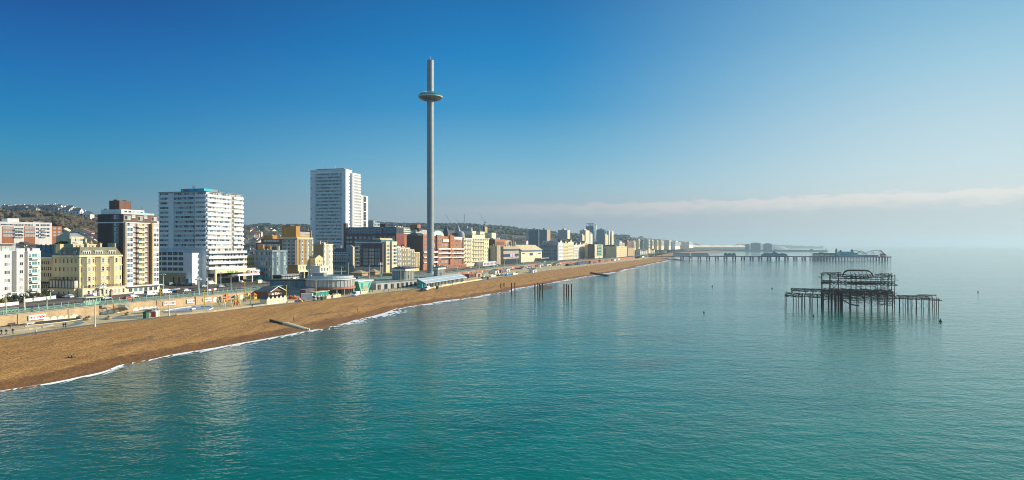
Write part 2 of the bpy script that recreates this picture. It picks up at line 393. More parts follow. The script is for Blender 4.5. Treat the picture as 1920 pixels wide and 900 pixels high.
mp = node(n, 'ShaderNodeMapping'); mp.inputs['Rotation'].default_value = (0, 0, R(18)); mp.inputs['Scale'].default_value = (.42, .045, 1)
tl = node(n, 'ShaderNodeTexNoise'); tl.inputs['Scale'].default_value = 1; tl.inputs['Detail'].default_value = 5; tl.inputs['Distortion'].default_value = .6
n.links.new(g.outputs['Position'], mp.inputs[0]); n.links.new(mp.outputs[0], tl.inputs['Vector'])
f = math_(n, 'ADD', math_(n, 'MULTIPLY', tl.outputs[0], .38), math_(n, 'ADD', math_(n, 'MULTIPLY', mid_, .27), math_(n, 'MULTIPLY', fine, .35)))
dry = ramp(n, f, [(.32, (.21, .094, .019, 1)), (.46, (.36, .165, .035, 1)), (.54, (.45, .215, .050, 1)), (.68, (.57, .29, .078, 1))])
wet = ramp(n, f, [(.35, (.14, .055, .007, 1)), (.65, (.31, .13, .018, 1))])
hz = math_(n, 'ADD', pz.outputs[2], math_(n, 'MULTIPLY', math_(n, 'SUBTRACT', mid_, .5), .5))
k = smooth(n, hz, 1.0, .72)
ridge = smooth(n, math_(n, 'ABSOLUTE', math_(n, 'SUBTRACT', math_(n, 'ADD', hz, math_(n, 'MULTIPLY', tl.outputs[0], .5)), 1.92)), .10, .0)   # weed left along the storm ridge
dry = mixc(n, math_(n, 'MULTIPLY', math_(n, 'MULTIPLY', ridge, smooth(n, big, .45, .6)), .75), dry, (.09, .055, .025, 1))
n.links.new(mixc(n, k, dry, wet), b.inputs['Base Color'])
n.links.new(math_(n, 'SUBTRACT', .95, math_(n, 'MULTIPLY', k, .2)), b.inputs['Roughness'])
bp = node(n, 'ShaderNodeBump'); bp.inputs['Distance'].default_value = .4
n.links.new(math_(n, 'ADD', mid_, math_(n, 'MULTIPLY', fine, .7)), bp.inputs['Height']); n.links.new(bp.outputs[0], b.inputs['Normal'])
def beach_z(q):
    pts = [(-.4, -2.2), (-.1, -.55), (0, 0), (.1, .62), (.2, 1.08), (.3, 1.55), (.5, 2.0), (.62, 2.45), (.8, 2.75), (1, 3.05), (1.15, 2.8)]
    for (a, z0), (c, z1) in zip(pts, pts[1:]):
        if q <= c: return z0 + (z1 - z0) * (q - a) / (c - a)
    return 3
rows = []; Y = 45
while Y < 5200:
    a = xw(Y) + wiggle(Y); c = xp(Y); r = []
    for i in range(48):
        q = -.4 + 1.5 * i / 47
        X = a + (c - a) * q
        z = beach_z(q)
        if q > .02: z += min(1, q * 5) * (.26 * MN.noise(Vector((X * .09, Y * .05, 0))) + .14 * MN.noise(Vector((X * .35, Y * .22, 4)))) * (1 - sm((q - .85) / .15))
        r.append((X, Y, z))
    rows.append(r); Y += 1.6 + Y * .004
setting(sheet('beach', 'shingle', rows))
# surf: broken white water along the edge
m = M['surf'] = bpy.data.materials.new('surf'); m.use_nodes = True
n = m.node_tree; b = n.nodes['Principled BSDF']; b.inputs['Base Color'].default_value = (.82, .82, .80, 1); b.inputs['Roughness'].default_value = .6
uv = node(n, 'ShaderNodeUVMap'); s2 = node(n, 'ShaderNodeSeparateXYZ'); n.links.new(uv.outputs[0], s2.inputs[0])
g = node(n, 'ShaderNodeNewGeometry')
t1 = node(n, 'ShaderNodeTexNoise'); t1.inputs['Scale'].default_value = .55; t1.inputs['Detail'].default_value = 6; t1.inputs['Distortion'].default_value = .8
mp = node(n, 'ShaderNodeMapping'); mp.inputs['Rotation'].default_value = (0, 0, R(18)); mp.inputs['Scale'].default_value = (1.2, .4, 1)
n.links.new(g.outputs['Position'], mp.inputs[0]); n.links.new(mp.outputs[0], t1.inputs['Vector'])
t2 = node(n, 'ShaderNodeTexNoise'); t2.inputs['Scale'].default_value = .035; t2.inputs['Detail'].default_value = 2; n.links.new(g.outputs['Position'], t2.inputs['Vector'])
v_ = s2.outputs[1]
th = math_(n, 'ADD', .40, math_(n, 'ADD', math_(n, 'MULTIPLY', v_, .40), math_(n, 'MULTIPLY', math_(n, 'SUBTRACT', .5, t2.outputs[0]), .7)))
al = smooth(n, math_(n, 'SUBTRACT', t1.outputs[0], th), -.02, .07)
al = math_(n, 'MULTIPLY', al, smooth(n, v_, 1.0, .75)); al = math_(n, 'MAXIMUM', al, math_(n, 'MULTIPLY', math_(n, 'MULTIPLY', smooth(n, v_, .09, .03), .7), smooth(n, t2.outputs[0], .38, .56)))
cl = math_(n, 'ADD', .55, math_(n, 'MULTIPLY', math_(n, 'SUBTRACT', t2.outputs[0], .5), 1.1))
ln = math_(n, 'MULTIPLY', smooth(n, math_(n, 'ABSOLUTE', math_(n, 'SUBTRACT', v_, cl)), .07, .0), smooth(n, t1.outputs[0], .47, .58))
n.links.new(math_(n, 'MAXIMUM', al, math_(n, 'MULTIPLY', ln, .7)), b.inputs['Alpha'])
me = bpy.data.meshes.new('surf'); vs_, fs, uvs = [], [], []
Y = 45; j = 0
while Y < 1450:
    a = xw(Y) + wiggle(Y); wd = 3.0 + 7.0 * sm((Y - 150) / 120) + 7 * sm((Y - 500) / 500); lap = MN.noise(Vector((Y * .05, 9, 0))) * .9
    for i in range(7): vs_.append((a - .5 + lap * .6 + wd * i / 6, Y - .25 * i, .05 + (.16 if i == 0 else 0) + .03 * (6 - i) / 6)); uvs.append((Y, i / 6))
    if j:
        for i in range(6): fs.append(((j - 1) * 7 + i, (j - 1) * 7 + i + 1, j * 7 + i + 1, j * 7 + i))
    j += 1; Y += 1.2 + Y * .003
me.from_pydata(vs_, [], fs); ul = me.uv_layers.new(name='UVMap')
for lp in me.loops: ul.data[lp.index].uv = uvs[lp.vertex_index]
me.materials.append(m); o = link('surf_foam', me); setting(o, 'stuff')

def strip(name, mname, fa, fb, Y0, Y1, z, step=6, skirt=0):
    rows = []; Y = Y0
    while Y <= Y1 + .01:
        a, c = fa(Y), fb(Y)
        r = [(a, Y, z), (c, Y, z)]
        if skirt: r = [(a, Y, z - skirt)] + r + [(c, Y, z - skirt)]
        rows.append(r); Y += step
    o = sheet(name, mname, rows)
    for p in o.data.polygons: p.use_smooth = False
    return setting(o)
off = lambda f, d: (lambda Y: f(Y) + d / .956)             # d metres seaward of a line
def grad(Y):                                                # upper road keeps its level, promenade ramps a little far away
    return ZU
strip('promenade', 'promenade', xp, lambda Y: xr(Y) + .2, 50, 1500, ZL, 6, .6)
strip('promenade_edge', 'prom_dark', off(xp, .2), off(xp, -3.2), 50, 560, ZL + .05, 6, .5)
strip('upper_pavement', 'pavement', off(xr, -.2), off(xr, -7.5), 60, 1500, ZU + .14, 6, .2)
strip('kings_road'.replace('kings', 'seafront'), 'asphalt', off(xr, -7.5), off(xr, -21), 60, 1500, ZU + .03, 6)
strip('town_pavement', 'pavement', off(xr, -21), off(xr, -30), 60, 900, ZU + .12, 6, .2)
mb = MB()
Y = 120
while Y < 700:
    a = off(xr, -14)(Y); c = off(xr, -14)(Y + 3); mb.face([(a, Y, ZU + .036), (a + .2, Y, ZU + .036), (c + .2, Y + 3, ZU + .036), (c, Y + 3, ZU + .036)], 'road_paint'); Y += 8
setting(mb.build('road_markings'))
# side street running inland between the white flats and the cream hotel
P = at(110, 556, ZU); mb = MB()
d_ = Vector((-.956, .292)); t_ = Vector((.292, .956))
q = Vector((P.x, P.y)) - t_ * 4 - d_ * 14
mb.face([(q.x, q.y, ZU + .09), (q.x + t_.x * 10, q.y + t_.y * 10, ZU + .09), (q.x + t_.x * 10 + d_.x * 60, q.y + t_.y * 10 + d_.y * 60, ZU + .09), (q.x + d_.x * 60, q.y + d_.y * 60, ZU + .09)], 'asphalt')
setting(mb.build('side_street'))
# haze: one closed box of pale air round everything, its faces clear of the ground
m = M['haze'] = bpy.data.materials.new('haze'); m.use_nodes = True
n = m.node_tree; n.nodes.clear()
pv = node(n, 'ShaderNodeVolumePrincipled'); pv.inputs['Color'].default_value = (.68, .90, 1, 1); pv.inputs['Anisotropy'].default_value = .3; pv.inputs['Density'].default_value = .00012
n.links.new(pv.outputs[0], node(n, 'ShaderNodeOutputMaterial').inputs['Volume'])
mb = MB(); mb.box(-31000, 31000, -4000, 31000, -4, 176, 'haze')
setting(mb.build('haze'), 'stuff')
# ------------------------------------------------------------------ windows shared by all buildings
GL = ['glass_dark', 'glass_dark', 'glass_blue', 'glass_pale']
def window_mb(w, h, frame, glass, panes=1, sash=True, sill=None):
    """a window in the xz plane facing -y, its sill at z=0, centred on x=0"""
    mb = MB(); fr = min(.11, w * .12)
    mb.box(-w / 2, w / 2, -.05, .02, 0, fr, frame); mb.box(-w / 2, w / 2, -.05, .02, h - fr, h, frame)
    mb.box(-w / 2, -w / 2 + fr, -.05, .02, fr, h - fr, frame); mb.box(w / 2 - fr, w / 2, -.05, .02, fr, h - fr, frame)
    x0, x1 = -w / 2 + fr, w / 2 - fr
    for i in range(panes):
        a = x0 + (x1 - x0) * i / panes; c = x0 + (x1 - x0) * (i + 1) / panes
        g2 = glass[i % len(glass)] if isinstance(glass, (list, tuple)) else glass
        mb.face([(a, -.012, fr), (c, -.012, fr), (c, -.012, h - fr), (a, -.012, h - fr)], g2)
        if i: mb.box(a - .04, a + .04, -.045, .015, fr, h - fr, frame)
    if sash: mb.box(x0, x1, -.042, .012, h * .5 - .04, h * .5 + .04, frame)
    if sill: mb.box(-w / 2 - .12, w / 2 + .12, -.22, .02, -.16, -.003, sill)
    return mb
WC = {}
def win_mesh(*a):
    if a not in WC: WC[a] = (window_mb(*a).mesh('window'), a)
    return WC[a]

class B:
    """a building: corner at pixel column pc and distance Yc; facade runs along the coast to column pr, the end wall inland to column pl"""
    def __init__(s, name, label, cat, pc, Yc, pl, pr, yt, z0=ZU, ang=17, group=None, sub=None):
        a = R(ang); s.t = Vector((sin(a), cos(a))); s.n = Vector((-cos(a), sin(a)))
        s.P = Vector((tan_(pc) * Yc, Yc)); s.Yc, s.z0, s.ang = Yc, z0, ang
        s.Lf, s.Lg = s.u(pr), s.v(pl)
        s.h = H - (yt - HOR) * Yc / F - z0
        s.e = thing(name, label, cat, (s.P.x, s.P.y, z0), pi / 2 - a, group)
        s.wins = []; s.many = {}
    def solve(s, d, px):
        k = tan_(px); return (k * s.P.y - s.P.x) / (d.x - k * d.y)
    def u(s, px): return s.solve(s.t, px)
    def v(s, px): return s.solve(s.n, px)
    def z(s, py, u=0, v=0):
        Y = s.P.y + s.t.y * u + s.n.y * v; return H - (py - HOR) * Y / F - s.z0
    def part(s, name, mb): return mb.build(name, s.e)
    def box(s, name, x0, x1, y0, y1, z0, z1, m, top=None): return MB().box(x0, x1, y0, y1, z0, z1, m, top).build(name, s.e)
    def wall(s, m, top='lead_grey', x0=0, x1=None, y0=0, y1=None, z0=-3, z1=None):
        return s.box('wall', x0, s.Lf if x1 is None else x1, y0, s.Lg if y1 is None else y1, z0, s.h if z1 is None else z1, m, top)
    def win(s, face, u, z, w, h, frame='white_metal', glass=None, panes=1, sash=True, sill=None, off=0.0):
        s.wins.append((face, u, z, (w, h, frame, tuple(glass) if isinstance(glass, list) else (glass or random.choice(GL)), panes, sash, sill), off))
    def grid(s, face, us, zs, w, h, **k):
        for z in zs:
            for u in us: s.win(face, u, z, w, h, **k)
    def add(s, name, mb): s.many.setdefault(name, []).append(mb)
    def bands(s, face, u0, u1, z0, z1, nfl, proj=.8, frac=.42, m='white_panel', pw=1.3, glass=None, part='balcony', rail=None):
        fh = (z1 - z0) / nfl; gl = glass or ['glass_dark', 'glass_blue', 'glass_blue', 'glass_pale', 'glass_dark']
        bx = lambda a, c, d0, d1, e, f, mm, mb: mb.box(a, c, d0, d1, e, f, mm) if face == 'f' else mb.box(d0, d1, a, c, e, f, mm)
        for i in range(nfl):
            z = z0 + fh * i
            mb = MB(); bx(u0, u1, -proj, -.0, z, z + .22, m, mb)
            if rail: bx(u0, u1, -proj, -proj + .07, z + .22, z + fh * frac, rail, mb)
            else: bx(u0, u1, -proj, -proj + .12, z + .22, z + fh * frac, m, mb); bx(u0, u0 + .12, -proj + .12, -.0, z + .22, z + fh * frac, m, mb); bx(u1 - .12, u1, -proj + .12, -.0, z + .22, z + fh * frac, m, mb)
            s.add(part, mb)
            mb = MB(); k = max(1, round((u1 - u0 - .3) / pw)); w = (u1 - u0 - .3) / k
            for j in range(k):
                a = u0 + .15 + w * j
                bx(a + .05, a + w - .05, -.06, -.005, z + fh * .24, z + fh * .97, random.choice(gl), mb)
                bx(a - .05, a + .05, -.09, -.004, z + fh * .24, z + fh * .97, 'white_metal', mb)
            s.add('window_strip', mb)
    def chimney(s, x, y, z, h=2.2, w=.8, d=1.6, m='cream_render', parent=None):
        mb = MB(); mb.box(x - w / 2, x + w / 2, y - d / 2, y + d / 2, z, z + h, m); mb.box(x - w / 2 - .1, x + w / 2 + .1, y - d / 2 - .1, y + d / 2 + .1, z + h, z + h + .2, m)
        for k in (-1, 1): mb.tube((x, y + k * d * .25, z + h + .2), (x, y + k * d * .25, z + h + .8), .14, 'clay_roof')
        return mb.build('chimney', parent or s.e)
    def done(s):
        if s.Yc < 1000 and 'part' in dir(s) and s.Lf > 6:
            rq = random.Random(int(s.Yc * 7 + s.h * 31)); zr = s.h + .3; dmax = min(s.Lg, 14)
            for k in range(5):
                x, y = rq.uniform(1, s.Lf - 2), rq.uniform(3.5, max(4, dmax - 2)); mb = MB(); q = rq.uniform(.5, 1.3); mb.box(x, x + q * 1.6, y, y + q, zr - 3, zr + rq.uniform(.4, 1.5), rq.choice(['lead_grey', 'grey_render', 'white_panel', 'brown_brick'])); mb.build('roof_unit', s.e)
            mb = MB(); x = rq.uniform(1, s.Lf - 1); mb.tube((x, 4, zr), (x, 4, zr + rq.uniform(2, 4)), .05, 'dark_metal', n=4); mb.build('aerial', s.e)
        for i, (face, u, z, a, o) in enumerate(s.wins):
            if i < 100:
                me, _ = win_mesh(*a)
                link('window', me, s.e, (u, -o - .022, z) if face == 'f' else (-o - .022, u, z), 0 if face == 'f' else -pi / 2)
        rest = s.wins[100:]
        if rest:
            mb = MB()
            for face, u, z, a, o in rest:
                mx = Matrix.Translation((u, -o - .022, z)) if face == 'f' else Matrix.Translation((-o - .022, u, z)) @ Matrix.Rotation(-pi / 2, 4, 'Z')
                mb.add(window_mb(*a), mx)
            setting(mb.build('window', s.e), 'stuff')
        for name, l in s.many.items():
            for mb in l[:100]: mb.build(name, s.e)
            if len(l) > 100:
                r = MB()
                for mb in l[100:]: r.add(mb)
                setting(r.build(name, s.e), 'stuff')
        return s
def span(a, b, n): return [a + (b - a) * (i + .5) / n for i in range(n)]
def bay(b, u0, u1, z0, z1, d, m, floors, wh=1.9, ww=1.05, frame='white_metal', zs=None, back=0):
    """three-sided bay on the facade with its windows"""
    c = (u1 - u0) * .27
    mb = MB(); mb.prism([(u0, 0), (u0 + c, -d), (u1 - c, -d), (u1, 0)], z0, z1, m)
    mb.prism([(u0 - .12, 0), (u0 + c - .1, -d - .15), (u1 - c + .1, -d - .15), (u1 + .12, 0)], z1, z1 + .28, m)
    b.part('bay', mb)
    for z in zs: b.win('f', (u0 + u1) / 2, z, ww, wh, frame=frame, off=d, sill=m)

# ---- A white flats at the left edge
b = B('apartment_block', 'white rendered seafront flats with glass balconies, cut off by the left edge of the photo', 'building', -32, 261, -62, 67.5, 473.2)
b.wall('white_render', y1=16)
fh = b.h / 6
zs = [fh * i + .9 for i in range(6)]
for x0, x1 in ((b.u(-28), b.u(12.5)), (b.u(22), b.u(36.5)), (b.u(43), b.u(67.4))):
    mb = MB(); mb.box(x0, x1, -2.6, 0, -2, b.h + .01, 'white_render'); mb.box(x0 - .1, x1 + .1, -2.7, .1, b.h + .01, b.h + .5, 'white_render'); b.part('bay', mb)
    n = 3 if x1 - x0 > 8 else 2
    for z in zs:
        if x0 > b.u(40):
            b.win('f', b.u(47), z, .95, 1.5, off=2.6, sill='white_render'); b.win('f', b.u(55.5), z - .5, 2.2, 2.2, panes=2, sash=False, glass='glass_teal', off=2.6); b.win('f', b.u(63.5), z, .9, 1.5, off=2.6)
            mb = MB(); u = b.u(55.5); mb.box(u - 1.8, u + 1.8, -3.7, -2.6, z - .75, z - .58, 'white_render'); mb.box(u - 1.8, u + 1.8, -3.7, -3.63, z - .58, z + .35, 'balcony_glass'); b.add('balcony', mb)
        elif x0 > b.u(15): b.win('f', b.u(31), z, 1.5, 1.5, panes=2, sash=False, off=2.6, sill='white_render')
        else: b.win('f', b.u(11) - 1, z, 1.3, 1.5, panes=2, sash=False, off=2.6); b.win('f', b.u(2), z, 1.3, 1.5, panes=2, sash=False, off=2.6)
for z in zs: b.win('f', b.u(16), z, 1.8, 1.7, panes=2, sash=False, glass='glass_blue')
mb = MB(); mb.box(b.u(-30), b.u(40), 3, 14, b.h, b.h + 3.1, 'lead_grey'); mb.box(b.u(-30), b.u(36), 1.8, 15, b.h + 3.1, b.h + 3.5, 'grey_render'); b.part('penthouse', mb)
for u in span(b.u(-10), b.u(36), 6): b.win('f', u, b.h + .5, 2.2, 2, glass='glass_pale', panes=2, sash=False, off=-2.95)
for i, (p0, p1) in enumerate(((-5, 9), (22, 38), (42, 47), (52, 66))): b.add('roof_balustrade', MB().box(b.u(p0), b.u(p1), -2.5, -2.43, b.h + .5, b.h + 1.5, 'balcony_glass'))
mb = MB(); mb.box(b.u(6), b.u(20), -4.2, -2.7, 3.0, 3.3, 'white_render'); mb.box(b.u(7), b.u(7) + .3, -4.1, -3.8, 0, 3, 'white_render'); mb.box(b.u(19) - .3, b.u(19), -4.1, -3.8, 0, 3, 'white_render'); b.part('porch', mb)
b.done()

# ---- B cream corner hotel
b = B('seafront_hotel', 'cream bay-fronted corner hotel with dark slate mansard and row of dormers', 'hotel', 149, 287, 99.5, 228.5, 480)
b.wall('cream_render', top='lead_grey')
hz = b.h; fz = [b.z(y) for y in (548, 524, 507, 491)]
zf = [b.z(y) for y in (541, 526, 509, 493.5)]
cor = MB(); cor.box(-.45, b.Lf + .2, -.45, -.001, hz - .5, hz + .25, 'pale_cream'); cor.box(-.45, -.001, -.001, b.Lg, hz - .5, hz + .25, 'pale_cream'); cor.box(-.3, b.Lf + .1, -.3, -.001, b.z(499.5), b.z(498), 'pale_cream'); b.part('cornice', cor)
bz = [(157, 170.5), (177, 198), (203, 225)]
for i, (p0, p1) in enumerate(((152, 171), (178, 197), (203, 222))):
    u0, u1 = b.u(p0), b.u(p1)
    bay(b, u0, u1, 3.6, hz - .6, 1.7, 'cream_render', 4, zs=[zf[0] - .4, zf[1] - .35, zf[2] - .1, zf[3]], ww=1.25, wh=2.0)
    for z in (zf[0] - .4, zf[1] - .35, zf[2] - .1, zf[3]): b.win('f', u0 - .02 + (u1 - u0) * .13, z, .8, 1.9, off=.62); b.win('f', u1 + 1.0, z, .8, 1.8)
g0 = MB(); g0.box(-.8, b.Lf, -2.6, -.002, -1, 3.5, 'pale_cream', 'pale_cream'); g0.box(-.9, b.Lf, -2.8, -.002, 3.5, 3.75, 'pale_cream'); b.part('ground_storey', g0)
for i, u in enumerate(span(1, b.Lf - .5, 9)): b.win('f', u, .7, 1.1, 2.0, off=2.6)
pe = MB(); u = b.u(180); pe.box(u - 2.2, u + 2.2, -4.4, -2.61, 3.3, 3.6, 'white_render'); pe.gable(u - 2.2, u + 2.2, -4.4, -2.61, 3.6, 4.7, 'white_render', 'white_render', 'y', .1)
for k in (-1.9, 1.9): pe.tube((u + k, -4.2, -1), (u + k, -4.2, 3.3), .2, 'white_render')
b.part('porch', pe)
rl = MB(); rl.box(0, b.Lf, -2.7, -2.62, 4.55, 4.65, 'black_paint')
for k in range(60): x = b.Lf * k / 59; rl.box(x - .04, x + .04, -2.69, -2.64, 3.75, 4.55, 'black_paint')
b.part('balcony_railing', rl)
vz = MB(); vz.box(-2.2, -.002, .3, b.Lg - .2, -1, 3.7, 'cream_render'); vz.box(-2.3, -.002, .2, b.Lg - .1, 3.7, 4.0, 'black_paint'); vz.box(-2.2, -.003, .3, b.Lg - .2, 7.0, 7.3, 'black_paint')
vz.box(-2.0, -.003, .5, b.Lg - .4, 4.0, 7.0, 'curtain')
for k in range(9): y = .4 + (b.Lg - .9) * k / 8; vz.box(-2.12, -1.98, y, y + .28, 4.0, 7.0, 'black_paint')
for k in range(20): y = .4 + (b.Lg - .9) * k / 19; vz.box(-2.16, -2.10, y, y + .07, 7.3, 8.2, 'black_paint')
vz.box(-2.17, -2.09, .3, b.Lg - .2, 8.2, 8.3, 'black_paint'); b.part('veranda', vz)
b.grid('g', span(1, b.Lg - .5, 6), [zf[1] - .3, zf[2], zf[3]], .85, 1.8, frame='tan_render')
b.grid('g', span(2, b.Lg - 2, 4), [.8], .95, 1.7, off=2.2)
rf = MB(); rf.hip(-.1, b.Lf, -.1, b.Lg, hz + .25, b.z(463.5), 'green_slate', 1.7, 'slate_roof'); roof = b.part('roof', rf)
for i, u in enumerate((b.u(163), b.u(186), b.u(211))):
    mb = MB(); mb.box(u - 1.9, u + 1.9, .15, 2, hz + .25, hz + 2.2, 'white_render', 'lead_grey')
    for k in (-1.35, -.45, .45, 1.35): mb.face([(u + k - .32, .145, hz + .6), (u + k + .32, .145, hz + .6), (u + k + .32, .145, hz + 1.9), (u + k - .32, .145, hz + 1.9)], 'glass_dark')
    mb.build('dormer', roof)
for i, v in enumerate(span(1.5, b.Lg - 2, 4)):
    mb = MB(); mb.box(.15, 2, v - .8, v + .8, hz + .25, hz + 2.2, 'lead_grey', 'lead_grey'); mb.face([(.14, v - .6, hz + .6), (.14, v + .6, hz + .6), (.14, v + .6, hz + 1.9), (.14, v - .6, hz + 1.9)], random.choice(GL)); mb.build('dormer', roof)
for u in (b.u(172), b.u(197), b.u(224)): b.chimney(u, 3.0, b.z(466), 2.0, parent=roof)
b.chimney(1.2, b.Lg - 2.2, hz, 4.8, w=1.6, d=2.4, parent=roof); b.chimney(b.Lf - .5, 6, hz, 5.2, w=.7, d=2.2, parent=roof)
hd = MB(); hd.box(b.u(149), b.u(176), -3.3, -3.2, -.2, 1.2, 'purple_paint'); hd.box(b.u(163), b.u(170), -3.32, -3.2, 0, 1.5, 'white_panel'); b.part('hoarding', hd)
b.done()
Bh = b

# ---- C terrace in the side street behind the cream hotel
P = b.P + b.n * b.Lg
b = B('terraced_houses', 'dull cream side-street terrace between the white flats and the cream corner hotel', 'building', 99, P.y + .3, 40, 120, 484)
b.wall('cream_render', x1=9); b.box('cornice', -.3, 9, 0, b.Lg, b.h - .4, b.h + .2, 'cream_render')
b.grid('g', span(.5, b.Lg - .5, 14), [b.z(y) for y in (496, 507, 519, 541)], .8, 1.6, frame='tan_render')
b.box('balcony', -.9, -.002, 0, b.Lg, b.z(531), b.z(528.5), 'black_paint'); b.done()

mk('plant_brick', (.17, .075, .045), var=.15)
# ---- D dark brown tower block
b = B('tower_block', 'dark brown brick tower block with white window bays and a brick box on its roof', 'building', 231.5, 308, 183, 294.5, 396.5)
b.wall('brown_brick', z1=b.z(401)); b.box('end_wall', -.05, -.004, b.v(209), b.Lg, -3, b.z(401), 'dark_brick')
top = b.h; nf = 12; z0 = 4.2; z1 = b.z(416.5); fh = (z1 - z0) / nf; zs = [z0 + fh * i + .55 for i in range(nf)]
b.box('stringcourse', -.25, b.Lf + .1, -.25, b.Lg, b.z(418), b.z(416.2), 'white_panel')
for p0, p1 in ((233.2, 245.5), (283.5, 294)):
    u0, u1 = b.u(p0), b.u(p1)
    b.part('bay', MB().box(u0, u1, -1.3, -.001, 2, z1, 'white_panel'))
    b.part('bay_side', MB().box(u0 - .6, u0 - .002, -1.2, -.002, 2, z1, 'tan_render'))
    for z in zs:
        for k in (.27, .73): b.win('f', u0 + (u1 - u0) * k, z + .1, (u1 - u0) * .42, fh * .68, glass=random.choice(['glass_dark', 'glass_blue', 'glass_blue', 'glass_pale']), off=1.3)
u0, u1 = b.u(256.5), b.u(267.5)
b.part('balcony_stack', MB().box(u0, u1, -.06, -.002, 2, z1, 'tan_render'))
for z in zs:
    b.win('f', (u0 + u1) / 2, z - .35, (u1 - u0) * .72, fh * .8, glass=random.choice(['curtain', 'glass_pale', 'glass_blue']), panes=2, sash=False, off=.07)
    mb = MB(); mb.box(u0, u1, -1.3, -.07, z - .6, z - .42, 'pale_cream'); mb.box(u0, u1, -1.3, -1.2, z - .42, z + .35, 'pale_cream'); b.add('balcony', mb)
for p in (250.2, 272.6):
    for z in zs + [b.z(408)]: b.win('f', b.u(p), z + .2, 2.0, 1.25, panes=2, sash=False, glass='glass_pale', sill='white_panel')
for p0, p1 in ((233, 245), (258, 267), (283, 293.5)): b.win('f', b.u((p0 + p1) / 2), b.z(412), b.u(p1) - b.u(p0), 1.9, panes=2, sash=False, glass=['glass_dark', 'glass_pale'])
vm = (b.v(213.5) + b.v(222)) / 2; wv = b.v(213.5) - b.v(222)
for z in [z1 + 1.4] + zs[2:]: b.win('g', vm, z, abs(wv) * .95, fh * .82, glass=['glass_pale', 'glass_blue'], panes=2, sash=False)
b.part('recess', MB().box(-.06, -.003, .3, b.v(223), -2, b.z(418.5), 'dark_brick'))
ph = MB(); ph.box(.8, b.u(277), 2, b.Lg - 1, b.z(401), b.z(392), 'white_panel', 'lead_grey'); ph.box(.3, b.u(290), .3, .36, b.z(401), b.z(397.5), 'balcony_glass'); b.part('penthouse', ph)
for u in span(2, b.u(276), 5): b.win('f', u, b.z(400), 1.8, 1.5, panes=2, sash=False, off=-1.97)
bx = MB(); bx.box(2.5, b.u(262), 5, b.Lg - 4, b.z(392), b.z(374.8), 'plant_brick', 'lead_grey'); bx.box(3, 4.6, 7, 9, b.z(374.8), b.z(372.6), 'brown_brick'); bx.box(b.u(258), b.u(261), 7, 9, b.z(374.8), b.z(373), 'brown_brick'); b.part('plant_room', bx)
b.part('aerial', MB().tube((5, 9, b.z(374)), (5, 9, b.z(360)), .05, 'dark_metal'))
g0 = MB(); g0.box(-1, b.Lf, -3.2, -.003, 3.0, 3.4, 'white_panel'); g0.box(0, b.Lf, -1.5, -.004, 0, 3.0, 'ivory'); b.part('ground_storey', g0)
b.grid('f', span(1, b.Lf - 1, 6), [.6], 2, 1.7, panes=2, sash=False, off=1.5)
b.part('forecourt_wall', MB().box(-2, b.Lf + 6, -8, -7.6, -.2, 1, 'white_render'))
b.done()

# ---- E wide white hotel tower
b = B('hotel_tower', 'wide white hotel and flats tower of stacked balcony bands on a white podium', 'building', 386.5, 383, 298.5, 455, 359)
pz_ = b.z(466); zt = b.h - .3
b.wall('white_panel', z0=-3)
WG = ['glass_blue', 'glass_pale', 'balcony_glass', 'glass_dark', 'glass_pale']
u1, u2 = b.u(405), b.u(433); u3 = b.u(436.5)
v1, v2, v3, v4 = b.v(366), b.v(345), b.v(325.5), b.v(316.5)
nf = 12
b.bands('f', .2, u1, pz_, zt, nf, proj=.8, frac=.56, glass=WG)
b.bands('f', u1 + .2, u2 - .1, pz_, zt, nf, proj=.4, frac=.58, glass=WG)
b.bands('f', u3, b.Lf - .1, pz_, zt, nf, proj=.8, frac=.56, glass=WG)
b.box('groove', u2 + .3, u3 - .2, -.04, -.003, pz_, zt, 'stone')
b.bands('g', v4 + .1, b.Lg - .2, pz_, zt, nf, proj=.8, frac=.55, glass=WG)
b.bands('g', v2 + .1, v3 - .1, pz_, zt, nf, proj=.6, frac=.5, rail='balcony_glass', glass=WG)
b.bands('g', v1 + .1, v2 - .1, pz_, zt, nf, proj=.8, frac=.5, rail='balcony_glass', glass=WG)
b.bands('g', .3, v1 - .1, pz_, zt, nf, proj=.5, frac=.55, glass=WG)
zp = b.z(506); b.bands('f', .2, b.Lf + 1.5, zp, pz_ + .2, 4, proj=2.0, frac=.5, part='terrace', glass=['glass_dark', 'curtain', 'glass_pale', 'glass_dark'])
fa = MB(); fa.box(1.5, b.u(470), -5, -.005, b.z(513), b.z(505.5), 'pale_cream', 'lead_grey'); fa.box(1.5, 2.6, -5, -4, -2, b.z(513), 'pale_cream'); fa.box(1.6, b.Lf, -.3, -.006, -2, b.z(513), 'black_paint'); b.part('podium', fa)
cn = MB(); cn.box(b.u(420), b.u(462), -9.5, -5.02, b.z(519.5), b.z(516), 'white_panel')
for p in (424, 449): cn.box(b.u(p) - .25, b.u(p) + .25, -9.2, -8.7, -1, b.z(519.5), 'white_panel')
b.part('canopy', cn)
for z_, p0, p1 in ((b.z(526), 392, 400), (b.z(526), 402, 412), (b.z(526), 414, 430)): b.part('shop_window', MB().box(b.u(p0), b.u(p1), -.45, -.302, .4, 3, 'glass_dark'))
def text(txt, parent, loc, size, m, rz=0, ext=.05, shear=0):
    c = bpy.data.curves.new('lettering', 'FONT'); c.body = txt; c.size = size; c.extrude = ext; c.shear = shear; c.align_x = 'CENTER'; c.align_y = 'CENTER'
    o = bpy.data.objects.new('tmp', c); COL.objects.link(o)
    dg = bpy.context.evaluated_depsgraph_get(); me = bpy.data.meshes.new_from_object(o.evaluated_get(dg)); bpy.data.objects.remove(o)
    me.materials.clear(); me.materials.append(M[m])
    o = link('lettering', me, parent, loc); o.rotation_euler = (pi / 2, 0, rz); return o
